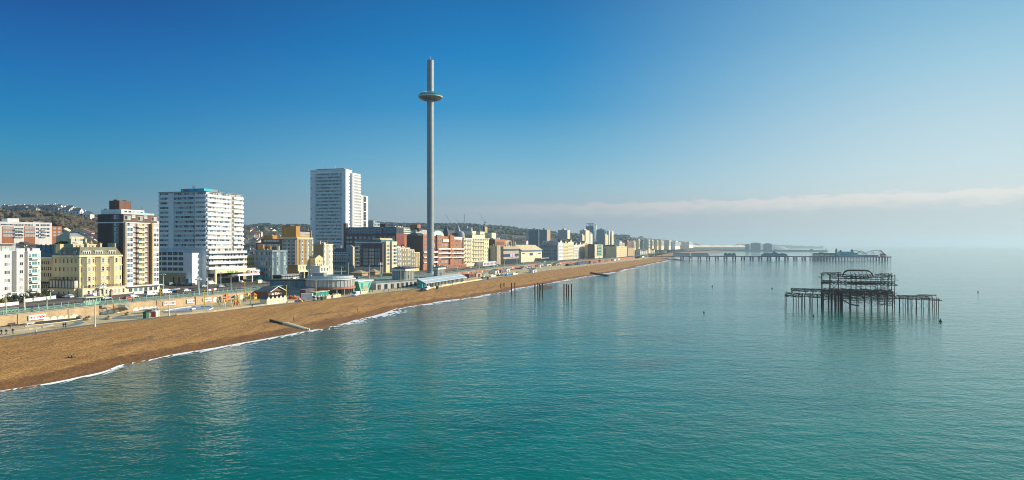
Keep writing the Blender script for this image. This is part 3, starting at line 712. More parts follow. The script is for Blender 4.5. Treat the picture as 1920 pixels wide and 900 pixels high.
mk('lime_paint', (.16, .34, .02), var=0)
text('Holiday Inn', b.e, (b.u(422), -5.06, b.z(509.3, b.u(420))), 2.0, 'lime_paint', shear=.3)
# left podium wing
yv = b.Lg; wg = MB(); wg.box(-7, -.01, v1 * .45, b.v(298) + 3, -3, b.z(474), 'white_panel', 'lead_grey'); b.part('podium_wing', wg)
b.grid('g', span(v1 + 1.5, b.v(298) + 2.4, 7), [b.z(y) for y in (517, 507.5, 497.5, 488, 478.5)][1:], (b.v(298) + 1 - v1) / 8.2, 1.9, off=7, panes=3, sash=False, frame='grey_render', glass='glass_dark')
b.part('wing_base', MB().box(-7.3, -7.002, v1 * .45 + 4, b.v(298) + 3, -3, b.z(511), 'tan_render'))
b.grid('g', span(v1 - 1, v2 + 2, 3), [.2], 1.2, 4.2, off=7.3, frame='tan_render', glass='glass_dark', sash=False)
b.part('entrance', MB().box(-9, -7.31, v1 * .45 + .5, v1 * .45 + 4, 0, 3.6, 'glass_blue', 'white_panel'))
tp = MB(); tp.box(-.6, b.Lf + .3, -.6, b.Lg + .2, b.h + .001, b.h + .3, 'lead_grey'); b.part('roof', tp)
pn = ['turquoise_cladding', 'orange_brick', 'blue_paint', 'turquoise_cladding', 'blue_paint', 'turquoise_cladding', 'turquoise_cladding']
x0, y0 = b.u(414), 2.5
mb = MB(); pa, pb_ = b.v(334), 4
for k in range(7): mb.box(2, 9, pb_ + (pa - pb_) * (6 - k) / 7, pb_ + (pa - pb_) * (7 - k) / 7 - .05, b.h + .3, b.h + 2.0, pn[k], 'lead_grey')
mb.box(2.01, 9, 3.2, pb_ - .02, b.h + .3, b.h + 2.0, 'turquoise_cladding'); mb.box(9.05, 13, 3.2, 6, b.h + .3, b.h + 2.0, 'lead_grey'); b.part('plant_screen', mb)
mb = MB()
for k in range(8): mb.tube((5 + k * .8, 12 + k, b.h + 2.6), (5 + k * .8, 12 + k, b.h + 2.6 + random.uniform(1, 3.2)), .06, 'dark_metal')
b.part('aerial', mb); b.done(); Bt = b
# bright sign box next to it
P_ = b.P + b.t * (b.Lf + .5)
s_ = thing('shop_sign', 'white billboard sign with red lettering and turquoise swirl at the foot of the white tower', 'sign', (P_.x, P_.y, ZU), pi / 2 - R(17))
u0, u1 = b.u(449) - b.Lf, b.u(472) - b.Lf; zz0, zz1 = b.z(516, b.Lf), b.z(506, b.Lf)
MB().box(u0, u1, -7, -5.05, zz0, zz1, 'white_panel').build('panel', s_)
um = u0 + (u1 - u0) * .14
mb = MB()
for k in (-1, 1): mb.face([(um + k * .2, -7.02, zz0 + .1), (um + k * 1.0, -7.02, zz0 + .1), (um + k * 2.4, -7.02, zz1 - .1), (um + k * 1.4, -7.02, zz1 - .1)], 'orange_paint')
mb.build('chevron', s_)
mb = MB(); mb.lathe([(.75, 0), (.75, .03), (0, .03)], 'black_paint', 16); o = mb.build('badge', s_, (um, -7.01, zz1 - 1.0)); o.rotation_euler.x = pi / 2
mb = MB(); uc, zc_ = u0 + (u1 - u0) * .52, (zz0 + zz1) / 2 + .1
for k, (a, c) in enumerate((((-1.9, .5), (-.6, .8)), ((-.6, .8), (-1.6, -.1)), ((-1.6, -.1), (-.7, -.6)), ((-.5, .6), (-.2, -.7)), ((.0, .7), (1.0, .8)), ((1.0, .8), (.2, -.3)), ((.2, -.3), (1.5, -.8)), ((1.2, .2), (1.9, .4)))):
    mb.tube((uc + a[0], -7.06, zc_ + a[1]), (uc + c[0], -7.06, zc_ + c[1]), .2, 'red_paint')
mb.build('red_script', s_)
mb = MB(); mb.box(u1 - 2.2, u1 + .3, -7.2, -5, zz0 - 3.5, zz1 + .2, 'turquoise_cladding'); mb.build('column', s_)
MB().lathe([(1.5, 0), (1.5, .05), (0, .05)], 'red_paint', 20).build('roundel', s_, (u1 - .6, -7.2, zz0 + .8)).rotation_euler.x = pi / 2

# ---- F tan brick flats seen past the white tower
b = B('brick_flats', 'small tan brick block tucked between the white tower and the slate-blue hotel', 'building', 452, 440, 448, 478.5, 479)
b.wall('tan_render', y1=12); b.grid('f', span(1, b.Lf - .5, 6), [b.z(y) for y in (489, 498, 508)], 1.1, 1.9, frame='tan_render', glass='glass_dark'); b.done()

# ---- G slate-blue corner hotel
b = B('corner_hotel', 'slate-blue painted corner hotel with glazed terrace awning on its ground floor', 'hotel', 510, 418, 477, 538.5, 471)
b.wall('slate_blue_render'); zs = [b.z(y) for y in (519, 509, 497.5, 488, 478.5)]
for z in (b.z(473), b.z(483.5), b.z(502)): b.box('stringcourse', -.35, b.Lf + .1, -.35, b.Lg, z, z + .4, 'slate_blue_render')
for p0, p1 in ((513, 521.5), (525.5, 536)): bay(b, b.u(p0), b.u(p1), 3, b.h - .8, 1.2, 'slate_blue_render', 4, zs=zs[1:], ww=1.5, wh=2.1)
b.grid('f', [1, b.u(523.5), b.Lf - .9], zs[1:], .8, 1.9, frame='slate_blue_render')
b.grid('g', span(1, b.Lg - 1, 6), zs, 1.1, 2.0, frame='slate_blue_render', sill='slate_blue_render')
b.box('parapet', -.2, b.Lf, -.2, b.Lg, b.h, b.h + .7, 'slate_blue_render', 'lead_grey')
b.chimney(3, b.Lg * .8, b.h + .7, 3.2, w=1.2, d=4, m='gold_brick'); b.chimney(4, b.Lg * .35, b.h + .7, 2.2, m='gold_brick'); b.chimney(b.Lf - 1, 6, b.h + .7, 2.2)
av = MB(); av.box(-1, b.u(551), -7, -.01, 3.6, 3.9, 'lead_grey'); av.prism([(-1, -7), (b.u(551), -7), (b.u(551), -8.4), (-1, -8.4)], 3.0, 3.2, 'lead_grey'); av.box(0, b.u(549), -6.9, -6.84, 1.1, 3.6, 'glass_pale'); av.box(0, b.u(549), -7, -6.8, 0, 1.1, 'grey_render')
for u in span(0, b.u(549), 9): av.box(u - .1, u + .1, -7.02, -6.8, 1.1, 3.6, 'dark_metal')
b.part('terrace_awning', av); b.done()

# ---- H golden brick block
b = B('brick_apartment_tower', 'tall golden brick apartment building with cream bays and stepped top floors', 'building', 557, 452, 530, 586.5, 446.5)
b.wall('gold_brick'); b.box('parapet', -.4, b.Lf, -.4, b.Lg, b.h - .3, b.h + .5, 'pale_cream', 'lead_grey')
nf = 7; z0 = b.z(497); z1 = b.z(450); fh = (z1 - z0) / nf; zs = [z0 + fh * i + .7 for i in range(nf)]
for p0, p1 in ((560.5, 567), (571.5, 578), (580.5, 585.5)):
    u0, u1 = b.u(p0), b.u(p1); bay(b, u0, u1, z0, z1, 1.3, 'pale_cream', nf, zs=zs, ww=1.3, wh=1.6)
    for z in zs: b.win('f', u0 + (u1 - u0) * .13, z, .75, 1.5, off=.6)
for p in (569.3, 579.2): b.grid('f', [b.u(p)], zs, .7, 1.3)
b.part('lower_storeys', MB().box(-.3, b.Lf, -1.0, -.004, b.z(508), b.z(497), 'pale_cream')); b.part('colonnade', MB().box(-.3, b.Lf, -1.6, -.005, b.z(510.5), b.z(508), 'pale_cream'))
for p in (557.6, 567, 576, 585): b.add('column', MB().box(b.u(p) - .4, b.u(p) + .4, -1.5, -.7, -1, b.z(510.5), 'pale_cream'))
b.part('shopfront', MB().box(.3, b.Lf, -.3, -.006, -1, b.z(510.5), 'glass_dark'))
b.grid('f', span(.5, b.Lf - .5, 5), [b.z(505.5)], 1.3, 2.3, frame='brown_brick', off=1.0)
for k, v in enumerate((b.v(552), b.v(543.5), b.v(535))):
    b.part('bay', MB().box(-.9, -.002, v - 1.6, v + 1.6, z0, z1, 'grey_render'))
    b.grid('g', [v], zs, 2.0, 1.5, panes=2, off=.9, frame='grey_render', glass='glass_dark')
up = MB(); up.box(0.8, b.Lf - .2, 1.8, b.Lg, b.h + .5, b.z(434), 'gold_brick', 'lead_grey'); up.box(.5, 5, 1.2, b.Lg + 1, b.h + .5, b.z(424), 'gold_brick', 'lead_grey'); up.box(b.Lf - .6, b.Lf + .2, 1, 9, b.h - 2, b.z(431), 'gold_brick'); up.box(1.2, 6, b.Lg * .55, b.Lg + 1, b.z(436), b.z(422.5), 'brown_brick', 'lead_grey'); b.part('upper_storeys', up)
b.grid('f', span(6, b.Lf - 1, 5), [b.z(442.5), b.z(436.5) - 1], 1.5, 1.7, panes=2, glass='glass_pale', off=-1.77)
zb = [b.z(444.5, 0, b.Lg) - .5]
wgz = b.z(455, 0, b.Lg); vw = b.v(479)
wg = MB(); wg.box(.6, 9, b.Lg + .01, vw, -3, wgz, 'brown_brick', 'brown_roof'); wg.box(2, 9, b.Lg + 1, vw - 3, wgz, wgz + 2.6, 'brown_brick', 'lead_grey'); wg.box(3.5, 8.5, vw - 11, vw - 4, wgz + 2.6, wgz + 5, 'gold_brick'); b.part('rear_wing', wg)
b.grid('g', span(b.Lg + 2, vw - 1, 10), [wgz - 2.6], 1.3, 1.7, off=-.58, glass='glass_pale'); b.grid('g', span(b.Lg + 4, vw - 5, 8), [wgz + .5], 1.4, 1.5, off=-1.98, glass='glass_pale')
b.done()

# ---- I cream houses right of it
b = B('townhouse', 'tall narrow pale green-cream townhouse with blank tan end wall', 'house', 607, 500, 586.5, 624, 458)
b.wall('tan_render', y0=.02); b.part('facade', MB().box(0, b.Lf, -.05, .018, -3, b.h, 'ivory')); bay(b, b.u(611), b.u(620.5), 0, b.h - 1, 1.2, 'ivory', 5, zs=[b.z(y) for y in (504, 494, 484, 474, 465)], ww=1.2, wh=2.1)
b.grid('f', [1.1, b.Lf - .9], [b.z(y) for y in (494, 484, 474, 465)], .8, 1.9, off=.05)
b.box('cornice', -.2, b.Lf + .1, -.4, .01, b.h - .6, b.h + .2, 'pale_cream'); b.chimney(3, 6, b.h, 2.4, d=3); b.chimney(b.Lf - 1, 5, b.h, 2.2, m='clay_roof'); b.done()
b = B('townhouse', 'low cream house with sloping roofline in front of the blank tan end wall', 'house', 591, 462, 583, 606, 484)
b.wall('cream_render', y1=9); b.part('roof', MB().gable(0, b.Lf, 0, 9, b.h, b.h + 2.2, 'brown_roof', 'cream_render', 'y', .1)); b.grid('f', span(.5, b.Lf, 3), [b.z(y) for y in (500, 492)], .9, 1.5); b.done()
b = B('cafe_building', 'small white flat-roofed block with a strip of three dark windows above the round restaurant', 'building', 599.5, 436, 596.5, 617, 499.5)
b.wall('ivory', y1=7); b.grid('f', span(.8, b.Lf - .5, 3), [b.z(508.5)], 1.6, 2, panes=2, glass='glass_dark'); b.box('roof', -.3, b.Lf + .3, -.3, 7.3, b.h, b.h + .3, 'white_panel'); b.done()

# ---- J,K grey square terrace in shade
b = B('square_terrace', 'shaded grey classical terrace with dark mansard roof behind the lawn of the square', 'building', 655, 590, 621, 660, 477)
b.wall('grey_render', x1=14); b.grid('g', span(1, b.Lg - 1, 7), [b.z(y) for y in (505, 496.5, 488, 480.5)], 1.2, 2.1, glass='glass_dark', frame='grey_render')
b.box('balcony', -1.2, -.003, 0, b.Lg, b.z(493), b.z(491.5), 'dark_metal'); b.box('cornice', -.5, -.004, 0, b.Lg, b.h - .5, b.h + .1, 'white_render')
rf = MB(); rf.hip(0, 14, 0, b.Lg, b.h, b.z(465.5), 'slate_roof', 3); r_ = b.part('roof', rf)
for v in span(2, b.Lg - 2, 6): MB().box(.5, 2.2, v - .7, v + .7, b.h + .1, b.h + 2, 'white_render', 'slate_roof').build('dormer', r_)
b.chimney(6, b.Lg * .3, b.z(466), 2.4, parent=r_); b.chimney(6, b.Lg * .7, b.z(466), 2.4, parent=r_); b.done()
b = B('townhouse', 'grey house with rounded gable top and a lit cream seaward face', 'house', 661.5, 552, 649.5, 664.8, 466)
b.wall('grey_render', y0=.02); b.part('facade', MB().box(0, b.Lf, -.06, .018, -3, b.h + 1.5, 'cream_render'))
mb = MB(); k = len(mb.v); n_ = 12
pts = [(b.Lg / 2 + b.Lg / 2 * cos(pi * i / n_), b.h + 2.6 * sin(pi * i / n_)) for i in range(n_ + 1)]
mb.face([(0, y, z) for y, z in pts], 'grey_render'); mb.face([(b.Lf, y, z) for y, z in reversed(pts)], 'grey_render')
for p, q in zip(pts, pts[1:]): mb.face([(0, p[0], p[1]), (b.Lf, p[0], p[1]), (b.Lf, q[0], q[1]), (0, q[0], q[1])], 'lead_grey')
b.part('roof', mb); b.grid('g', span(1, b.Lg - 1, 3), [b.z(y) for y in (500, 490, 480)], 1.0, 1.8, frame='grey_render'); b.done()

# ---- L dark purple-brick block with glass balconies
b = B('apartment_block', 'dark purple-brick apartment block with glass corner balconies and pale yellow seaward bays', 'building', 717, 520, 666, 742, 452)
b.wall('purple_brick', y1=b.Lg, z1=b.z(456)); zs = [b.z(y) for y in (497, 490.5, 484, 477.5, 471)]
for p in (686, 697, 708): b.grid('g', [b.v(p) - 1.1, b.v(p) + 1.1], zs, 1.5, 1.9, glass=random.choice(['glass_pale', 'glass_blue']))
b.bands('g', b.v(676), b.Lg, b.z(499), b.z(457), 6, proj=1.2, m='grey_render', rail='balcony_glass', frac=.45)
at_ = MB(); at_.box(1, b.Lf, 1.5, b.Lg, b.z(456), b.z(450), 'glass_blue', 'lead_grey'); at_.box(.6, b.Lf + .3, 1.1, b.Lg + .3, b.z(450), b.z(449), 'lead_grey'); at_.box(2, b.Lf, 3, 9, b.z(449), b.z(446.5), 'cream_render', 'lead_grey'); at_.box(-.2, -.12, 1, b.Lg, b.z(456), b.z(453.5), 'balcony_glass'); b.part('penthouse', at_)
for p0, p1, mm in ((720.5, 727.5, 'cream_render'), (731.5, 741.5, 'pale_cream')):
    u0, u1 = b.u(p0), b.u(p1); b.part('bay', MB().box(u0, u1, -1.5, -.003, 0, b.z(452.5), mm))
    for z in zs + [b.z(463.5)]: b.win('f', (u0 + u1) / 2, z, (u1 - u0) * .8, 1.9, panes=3, sash=False, glass=['glass_pale', 'glass_dark', 'glass_blue'], off=1.5)
b.part('plinth', MB().box(-.4, -.004, 0, b.Lg, -3, b.z(500.5), 'grey_render')); b.done()

# ---- M long deep-red brick block with glass penthouses
b = B('office_block', 'long deep-red brick block with two glazed grey penthouse floors behind the terraces', 'building', 743, 660, 645, 770, 437.5, z0=10)
b.wall('deep_red_brick', x1=18); zs = [b.z(y) for y in (447.5, 455.5, 463)]
b.grid('g', [b.v(p) for p in (652, 658, 667, 675.5, 684, 692, 700, 714, 722, 730, 738)], zs, 2.6, 2.2, panes=2, glass='glass_pale')
ph = MB(); ph.box(2, 16, b.v(714), b.v(648), b.h, b.z(426.5), 'glass_blue', 'lead_grey'); ph.box(1.5, 16.5, b.v(714) - .4, b.v(647), b.z(426.5), b.z(425.3), 'lead_grey'); ph.box(1.7, 1.95, b.v(714), b.v(648), b.z(432.6), b.z(431), 'lead_grey')
for v in span(b.v(714), b.v(648), 15): ph.box(1.8, 1.99, v - .15, v + .15, b.h, b.z(426.5), 'grey_render')
b.part('penthouse', ph)
ph = MB(); ph.box(1, 17, .5, b.v(716), b.h, b.z(426), 'dark_metal', 'lead_grey')
for v in span(1.5, b.v(717), 4): ph.box(.8, .99, v - 1.6, v + 1.6, b.h + .5, b.h + 2.6, 'glass_blue'); ph.box(.8, .99, v - 1.6, v + 1.6, b.h + 3, b.h + 5, 'glass_blue')
b.part('penthouse', ph)
b.part('chimney', MB().box(0, 4, b.v(648.5), b.v(644), 0, b.z(417.5), 'brown_brick')); b.part('chimney', MB().box(5, 12, b.v(718), b.v(708), b.h, b.z(419), 'black_paint')); b.done()
b = B('office_block', 'sunlit pale yellow upper floors over orange brick, behind the deep-red block', 'building', 744, 690, 741, 768.5, 425.5, z0=10)
b.wall('tan_render', y1=20, z0=b.z(438)); b.wall('orange_brick', y0=.02, y1=19.9, z1=b.z(438) - .01); b.bands('f', .3, b.Lf - .3, b.z(438), b.h - .3, 3, proj=1, m='pale_cream', frac=.5); b.grid('f', span(1, b.Lf - 1, 8), [b.z(446)], 1.8, 3); b.done()

# ---- N stepping cream terrace with bays
NX = [(742.5, 751, 463), (751.2, 760, 465), (760.2, 768, 465), (768.2, 776, 468.5), (776.2, 786, 473.5)]
LB = ['narrow white bay-fronted house next to the purple-brick block', 'pale cream house with green-tinted windows, second of the stepping seafront terrace', 'tall ivory bay-fronted house, middle of the stepping seafront terrace', 'pale cream house, second from the red hotel in the stepping terrace', 'lowest cream house of the stepping terrace, beside the red brick hotel']
A0 = Vector((tan_(742.5) * 545, 545)); tt = Vector((sin(R(17)), cos(R(17))))
for (p0, p1, yt), lb, mm in zip(NX, LB, ['white_render', 'pale_cream', 'ivory', 'pale_cream', 'cream_render']):
    k = tan_(p0); u = (k * A0.y - A0.x) / (tt.x - k * tt.y); Yc = A0.y + tt.y * u
    b = B('townhouse', lb, 'house', p0, Yc, p0 - 6, p1, yt, group='stepping cream terrace on the seafront')
    b.wall(mm, top='slate_roof'); zz = [b.h * q for q in (.22, .4, .58, .77)]
    bay(b, .8, b.Lf * .48, 3, b.h - 1, 1.3, mm, 4, zs=zz, ww=1.3, wh=2.0); bay(b, b.Lf * .54, b.Lf - .6, 3, b.h - 1, 1.3, mm, 4, zs=zz, ww=1.3, wh=2.0)
    b.box('cornice', -.05, b.Lf, -.5, -.004, b.h - .5, b.h + .3, mm); b.box('balcony', .2, b.Lf - .2, -1.8, -.006, 3.4, 3.7, 'dark_metal')
    b.grid('g', [2, 5], zz, .9, 1.8, frame=mm); b.chimney(b.Lf * .5, 5, b.h, 2.4, m='clay_roof'); b.done()

# ---- O red brick grand hotel
b = B('grand_hotel', 'very long red brick Victorian hotel with white balconies, behind the observation tower', 'hotel', 790, 600, 762.5, 866.5, 441.5)
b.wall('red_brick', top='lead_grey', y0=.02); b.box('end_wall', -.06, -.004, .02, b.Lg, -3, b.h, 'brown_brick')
zs = [b.z(y) for y in (496, 487.5, 478.5, 470, 462, 453.5)]
tw = [(790.5, 799.5), (817, 825), (841.5, 849)]
for p0, p1 in tw + [(800, 806)]:
    u0, u1 = b.u(p0), b.u(p1); b.part('projecting_bay', MB().box(u0, u1, -1.6, -.004, -1, b.h + 1.0, 'orange_brick', 'white_render')); b.grid('f', [u0 + (u1 - u0) * q for q in (.28, .72)], zs + [b.z(446.5)], 1.5, 2.2, off=1.6, glass='glass_dark')
for p0, p1, nb_ in ((806.5, 816.5, 3), (826, 841, 6), (850, 866, 7)):
    us = span(b.u(p0), b.u(p1), nb_); b.grid('f', us, zs[::-1], 1.6, 2.5, glass='glass_pale' if nb_ == 6 else None)
for p0, p1, ys in ((790, 816, (493, 483.5, 474)), (817, 841.5, (484, 476, 468)), (842, 850, (484, 476, 468)), (850.5, 866.3, (483.5, 476, 468))):
    for y in ys:
        u0, u1 = b.u(p0), b.u(p1); mb = MB(); mb.box(u0 + .2, u1 - .2, -2.8, -.006, b.z(y, (u0 + u1) / 2), b.z(y, (u0 + u1) / 2) + .3, 'white_render'); mb.box(u0 + .2, u1 - .2, -2.8, -2.65, b.z(y, (u0 + u1) / 2) + .3, b.z(y, (u0 + u1) / 2) + 1.25, 'white_render'); b.add('balcony', mb)
b.part('attic', MB().box(b.u(829), b.u(840), -1.0, -.007, b.z(453), b.z(447), 'white_render'))
b.part('attic', MB().box(b.u(850.5), b.u(866), -.5, -.008, b.z(447.5), b.z(442), 'white_render'))
b.grid('g', [b.Lg * q for q in (.3, .45)], zs[:5], 1.6, 2.2, frame='brown_brick', glass='glass_blue'); b.grid('g', [b.Lg * .05], zs, 1.2, 2, frame='brown_brick')
rf = MB(); rf.hip(-.2, b.u(805), 3, b.Lg + .3, b.h, b.z(436.5), 'slate_roof', 3.5, 'lead_grey'); rf.box(6, b.u(822), 8, b.Lg - 3, b.h, b.z(430), 'grey_render', 'lead_grey'); rf.box(b.u(800), b.u(806), 9, 16, b.z(430), b.z(420), 'orange_brick'); rf.box(8, 14, 10, b.Lg - 8, b.z(432), b.z(427), 'dark_metal'); r_ = b.part('roof', rf)
mb = MB(); c0 = b.u(833)
for i in range(10):
    a0, a1 = pi * i / 10, pi * (i + 1) / 10
    mb.face([(c0 - 14 * cos(a0), 6, b.h + 5.5 * sin(a0)), (c0 - 14 * cos(a1), 6, b.h + 5.5 * sin(a1)), (c0 - 14 * cos(a1), 26, b.h + 5.5 * sin(a1)), (c0 - 14 * cos(a0), 26, b.h + 5.5 * sin(a0))], 'balcony_glass')
mb.face([(c0 - 14 * cos(pi * i / 10), 6, b.h + 5.5 * sin(pi * i / 10)) for i in range(11)], 'balcony_glass'); mb.build('glazed_vault', r_)
us0 = b.u(856); mb = MB(); mb.box(us0 - 3, us0 + 3, 8, 14, b.h, b.h + 3, 'brown_brick'); mb.prism([(us0 - 3.2, 7.8), (us0 + 3.2, 7.8), (us0 + 3.2, 14.2), (us0 - 3.2, 14.2)], b.h + 3, b.z(417), 'slate_roof', scale=.03); mb.build('turret', r_)
mb = MB(); mb.box(b.u(808), b.u(866), -5, -2.9, -2, 3.6, 'red_brick', 'lead_grey'); b.part('ground_storey', mb); b.grid('f', span(b.u(809), b.u(865), 14), [.4], 2.6, 2.6, off=5, glass='glass_dark'); b.done()

# ---- P cream-yellow grand hotel with stacked balconies
b = B('balcony_hotel', 'pale yellow grand hotel with five rows of curved balconies and two roof towers', 'hotel', 869.5, 700, 864, 916.5, 446.5)
b.wall('pale_cream', top='lead_grey', y1=26); zs = [b.z(y) for y in (485, 478, 471, 464, 457)]
zs = [5.2 + 4.3 * i for i in range(6)]
for p in (872, 877.5, 881.5):
    for z in zs: b.win('f', b.u(p), z, 2, 2.8, off=0, frame='ivory', glass='glass_dark'); b.add('balcony', MB().lathe([(2.0, z - .5), (2.2, z + .6), (1.9, z + .6)], 'white_render', 10, (b.u(p), -.3)))
for z in zs:
    u0, u1 = b.u(886), b.u(908); mb = MB(); mb.box(u0, u1, -2.0, -.004, z - .7, z - .4, 'ivory'); mb.box(u0, u1, -2.0, -1.88, z - .4, z + .4, 'cream_paint'); b.add('balcony', mb)
    b.grid('f', span(u0 + .5, u1 - .5, 7), [z], 2.0, 2.7, glass='glass_dark', frame='ivory')
    for p in (910.5, 914): b.win('f', b.u(p), z, 1.6, 2.4, glass='glass_dark')
for p0, p1, yt in ((885, 893, 433), (900.5, 909, 434)): b.part('roof_tower', MB().box(b.u(p0), b.u(p1), .2, 12, b.h, b.z(yt, b.u(p0)), 'pale_cream', 'lead_grey')); b.grid('f', span(b.u(p0), b.u(p1), 3), [b.h + 2], 2, 3.4, off=-.2, glass='glass_dark')
b.part('attic', MB().box(b.u(885), b.u(909), -.3, 14, b.h + .002, b.h + 4, 'pale_cream', 'lead_grey')); b.box('cornice', -.4, b.Lf, -.8, -.01, b.h - .6, b.h + .3, 'ivory')
mb = MB(); mb.lathe([(3.6, b.h), (3.6, b.h + 3), (3.2, b.h + 5.2), (2, b.h + 6.8), (0, b.h + 7.6)], 'grey_render', 16, (3, 4)); b.part('corner_dome', mb)
mb = MB(); mb.box(b.u(891), b.Lf, -9, -.02, 0, 4.2, 'white_render', 'balcony_glass'); b.part('conservatory', mb); b.grid('f', span(b.u(892), b.Lf - 1, 9), [.6], 3, 2.8, off=9, panes=3, sash=False, glass='glass_blue'); b.done()

# ---- Q, R, S conference blocks
b = B('hotel_block', 'orange-red brick modern block with a dark recessed panel, beside the pale yellow hotel', 'building', 928, 800, 917, 947, 448.5)
b.wall('brown_brick', y0=.02, y1=30); b.part('facade', MB().box(0, b.Lf, -.06, .018, -3, b.h, 'orange_brick')); b.part('recessed_panel', MB().box(2, b.u(945), -.12, -.065, b.z(459.5), b.z(453), 'brown_brick')); b.part('upper_block', MB().box(6, b.u(939), 6, 18, b.h, b.z(436), 'pale_cream', 'lead_grey')); b.part('upper_block', MB().box(-1, b.Lf, 8, 20, b.h + .02, b.z(446), 'tan_render', 'lead_grey')); b.done()
b = B('concrete_tower', 'plain tan concrete slab block with vertical ribs below the orange-red block', 'building', 932, 775, 918.5, 938.5, 460.5)
b.wall('stone', y1=30); [b.add('rib', MB().box(-.7, -.003, v - .7, v + .7, -2, b.h, 'stone')) for v in span(1, 29, 7)]; b.part('slot', MB().box(-.1, -.004, 8, 11, 0, b.h - 4, 'black_paint')); b.part('slot', MB().box(b.Lf * .4, b.Lf * .5, -.1, -.004, 0, b.h - 1, 'tan_render')); b.done()
b = B('leisure_centre', 'tan stone leisure centre with dark window bands and a purple and white sign', 'building', 944, 800, 937.5, 972.5, 462)
b.wall('stone', y1=28, top='lead_grey')
b.part('window_band', MB().box(-.3, b.Lf - 1, -.2, -.003, b.z(470.5), b.z(467), 'glass_dark')); b.part('window_band', MB().box(-.3, b.Lf - 1, -.2, -.004, b.z(482), b.z(476.5), 'glass_dark')); b.part('window_band', MB().box(0, b.Lf, -.2, -.005, 0, b.z(486), 'glass_dark'))
sg = b.part('sign_panel', MB().box(b.u(956), b.u(964), -.6, -.21, b.z(482.5, b.u(957)), b.z(475.5, b.u(957)), 'lilac_paint')); text('K', b.e, (b.u(960), -.68, b.z(479, b.u(960))), 5, 'purple_paint')
for p in (963, 968, 971): b.add('roof_pier', MB().box(b.u(p) - 1, b.u(p) + 1, 3, 6, b.h, b.h + 6, 'stone'))
b.part('roof_block', MB().box(b.u(962), b.Lf, 10, 22, b.h, b.z(450), 'stone', 'lead_grey')); b.part('roof_block', MB().lathe([(6, b.h), (6, b.h + 10), (0, b.h + 10)], 'lead_grey', 16, (b.u(958), 24))); b.done()
b = B('conference_hall', 'windowless cream hall with corrugated yellow sloping roof and blue band under the eaves', 'building', 977, 880, 972, 1016, 470)
b.wall('pale_cream', y1=34); b.part('eaves_band', MB().box(-.2, b.Lf, -.25, -.003, b.z(472.5), b.z(469.5), 'blue_paint')); mb = MB(); nn = 34
for i in range(nn):
    x0 = b.Lf * i / nn; x1 = b.Lf * (i + .55) / nn; x2 = b.Lf * (i + 1) / nn
    for a, c, dz in ((x0, x1, .5), (x1, x2, 0)): mb.face([(a, -1.5, b.h + dz), (c, -1.5, b.h + dz), (c, 10, b.z(459.5) + dz), (a, 10, b.z(459.5) + dz)], 'cream_render')
b.part('corrugated_roof', mb); b.part('poster', MB().box(b.u(993), b.u(999), -.15, -.004, b.z(479, b.u(993)), b.z(474, b.u(993)), 'navy_paint')); b.part('poster', MB().box(b.u(979), b.u(984), -.15, -.004, b.z(476, b.u(980)), b.z(474, b.u(980)), 'brown_brick')); b.part('poster', MB().box(b.u(1009), b.u(1014), -.15, -.004, b.z(476, b.u(1010)), b.z(474, b.u(1010)), 'brown_brick'))
b.part('canopy', MB().box(b.u(1003), b.Lf + 6, -9, -.01, 4, 4.6, 'white_panel', 'lead_grey')); b.done()

# ---- T..W farther hotels
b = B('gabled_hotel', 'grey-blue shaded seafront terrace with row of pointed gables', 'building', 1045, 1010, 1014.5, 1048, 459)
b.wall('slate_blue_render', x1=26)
for v in span(2, b.Lg - 1, 5): b.add('gable', MB().gable(0, 10, v - 4, v + 4, b.h, b.h + 6, 'slate_roof', 'grey_render', 'x', .05))
b.grid('g', span(1, b.Lg - 1, 9), [b.z(y) for y in (485, 478, 471, 464)], 1.6, 2.4, frame='grey_render', glass='glass_dark'); b.done()
T0 = Vector((tan_(1047) * 1012, 1012))
for p0, p1, yt, mm, lb in ((1047, 1056, 454.5, 'white_render', 'white gabled hotel front just right of the grey-blue gabled terrace'), (1056.3, 1065, 456, 'cream_render', 'cream hotel front with clay-coloured roof, second right of the grey-blue terrace'), (1065.2, 1075.5, 453.5, 'pale_cream', 'tall pale cream hotel front with gable, tallest of the far terrace'), (1076, 1084, 459.5, 'ivory', 'low ivory house with dark roof after the tall pale cream front'), (1084.2, 1092, 458.5, 'white_render', 'white house in the middle of the low far terrace'), (1092.2, 1102, 456.5, 'cream_render', 'cream end house of the far terrace, against the brown slab')):
    k = tan_(p0); u = (k * T0.y - T0.x) / (tt.x - k * tt.y); Yc = T0.y + tt.y * u
    b = B('seafront_house', lb, 'building', p0, Yc, p0 - 3, p1, yt, group='far seafront terrace')
    b.wall(mm, y1=18); us = span(1, b.Lf - 1, 6); b.grid('f', us, [b.h * q for q in (.15, .34, .53, .72)], 2.0, 2.6, glass='glass_dark'); b.part('roof', MB().gable(0, b.Lf, 0, 18, b.h, b.h + 5, 'clay_roof' if 'clay' in lb else 'slate_roof', mm, 'x', .3)); b.add('gable', MB().gable(b.Lf * .3, b.Lf * .7, -.3, 8, b.h, b.h + 4.6, 'slate_roof', mm, 'y', .1)); b.done()
b = B('brown_slab', 'plain grey-brown slab block on the far seafront', 'building', 1114, 1160, 1102, 1117, 457.5); b.wall('brown_brick', x1=16); b.bands('f', .2, 15, 4, b.h, 8, proj=.6, m='tan_render'); b.done()
b = B('green_flats', 'pale green and cream balconied block on the far seafront', 'building', 1116, 1165, 1113, 1130, 458.5); b.wall('pale_cream', y1=18); b.bands('f', b.Lf * .2, b.Lf * .85, 4, b.h - 1, 7, proj=1.2, m='mint_paint'); b.done()
b = B('mansard_hotel', 'shaded grey hotel with black mansard and row of white dormers on the far seafront', 'building', 1156, 1260, 1131, 1160, 467)
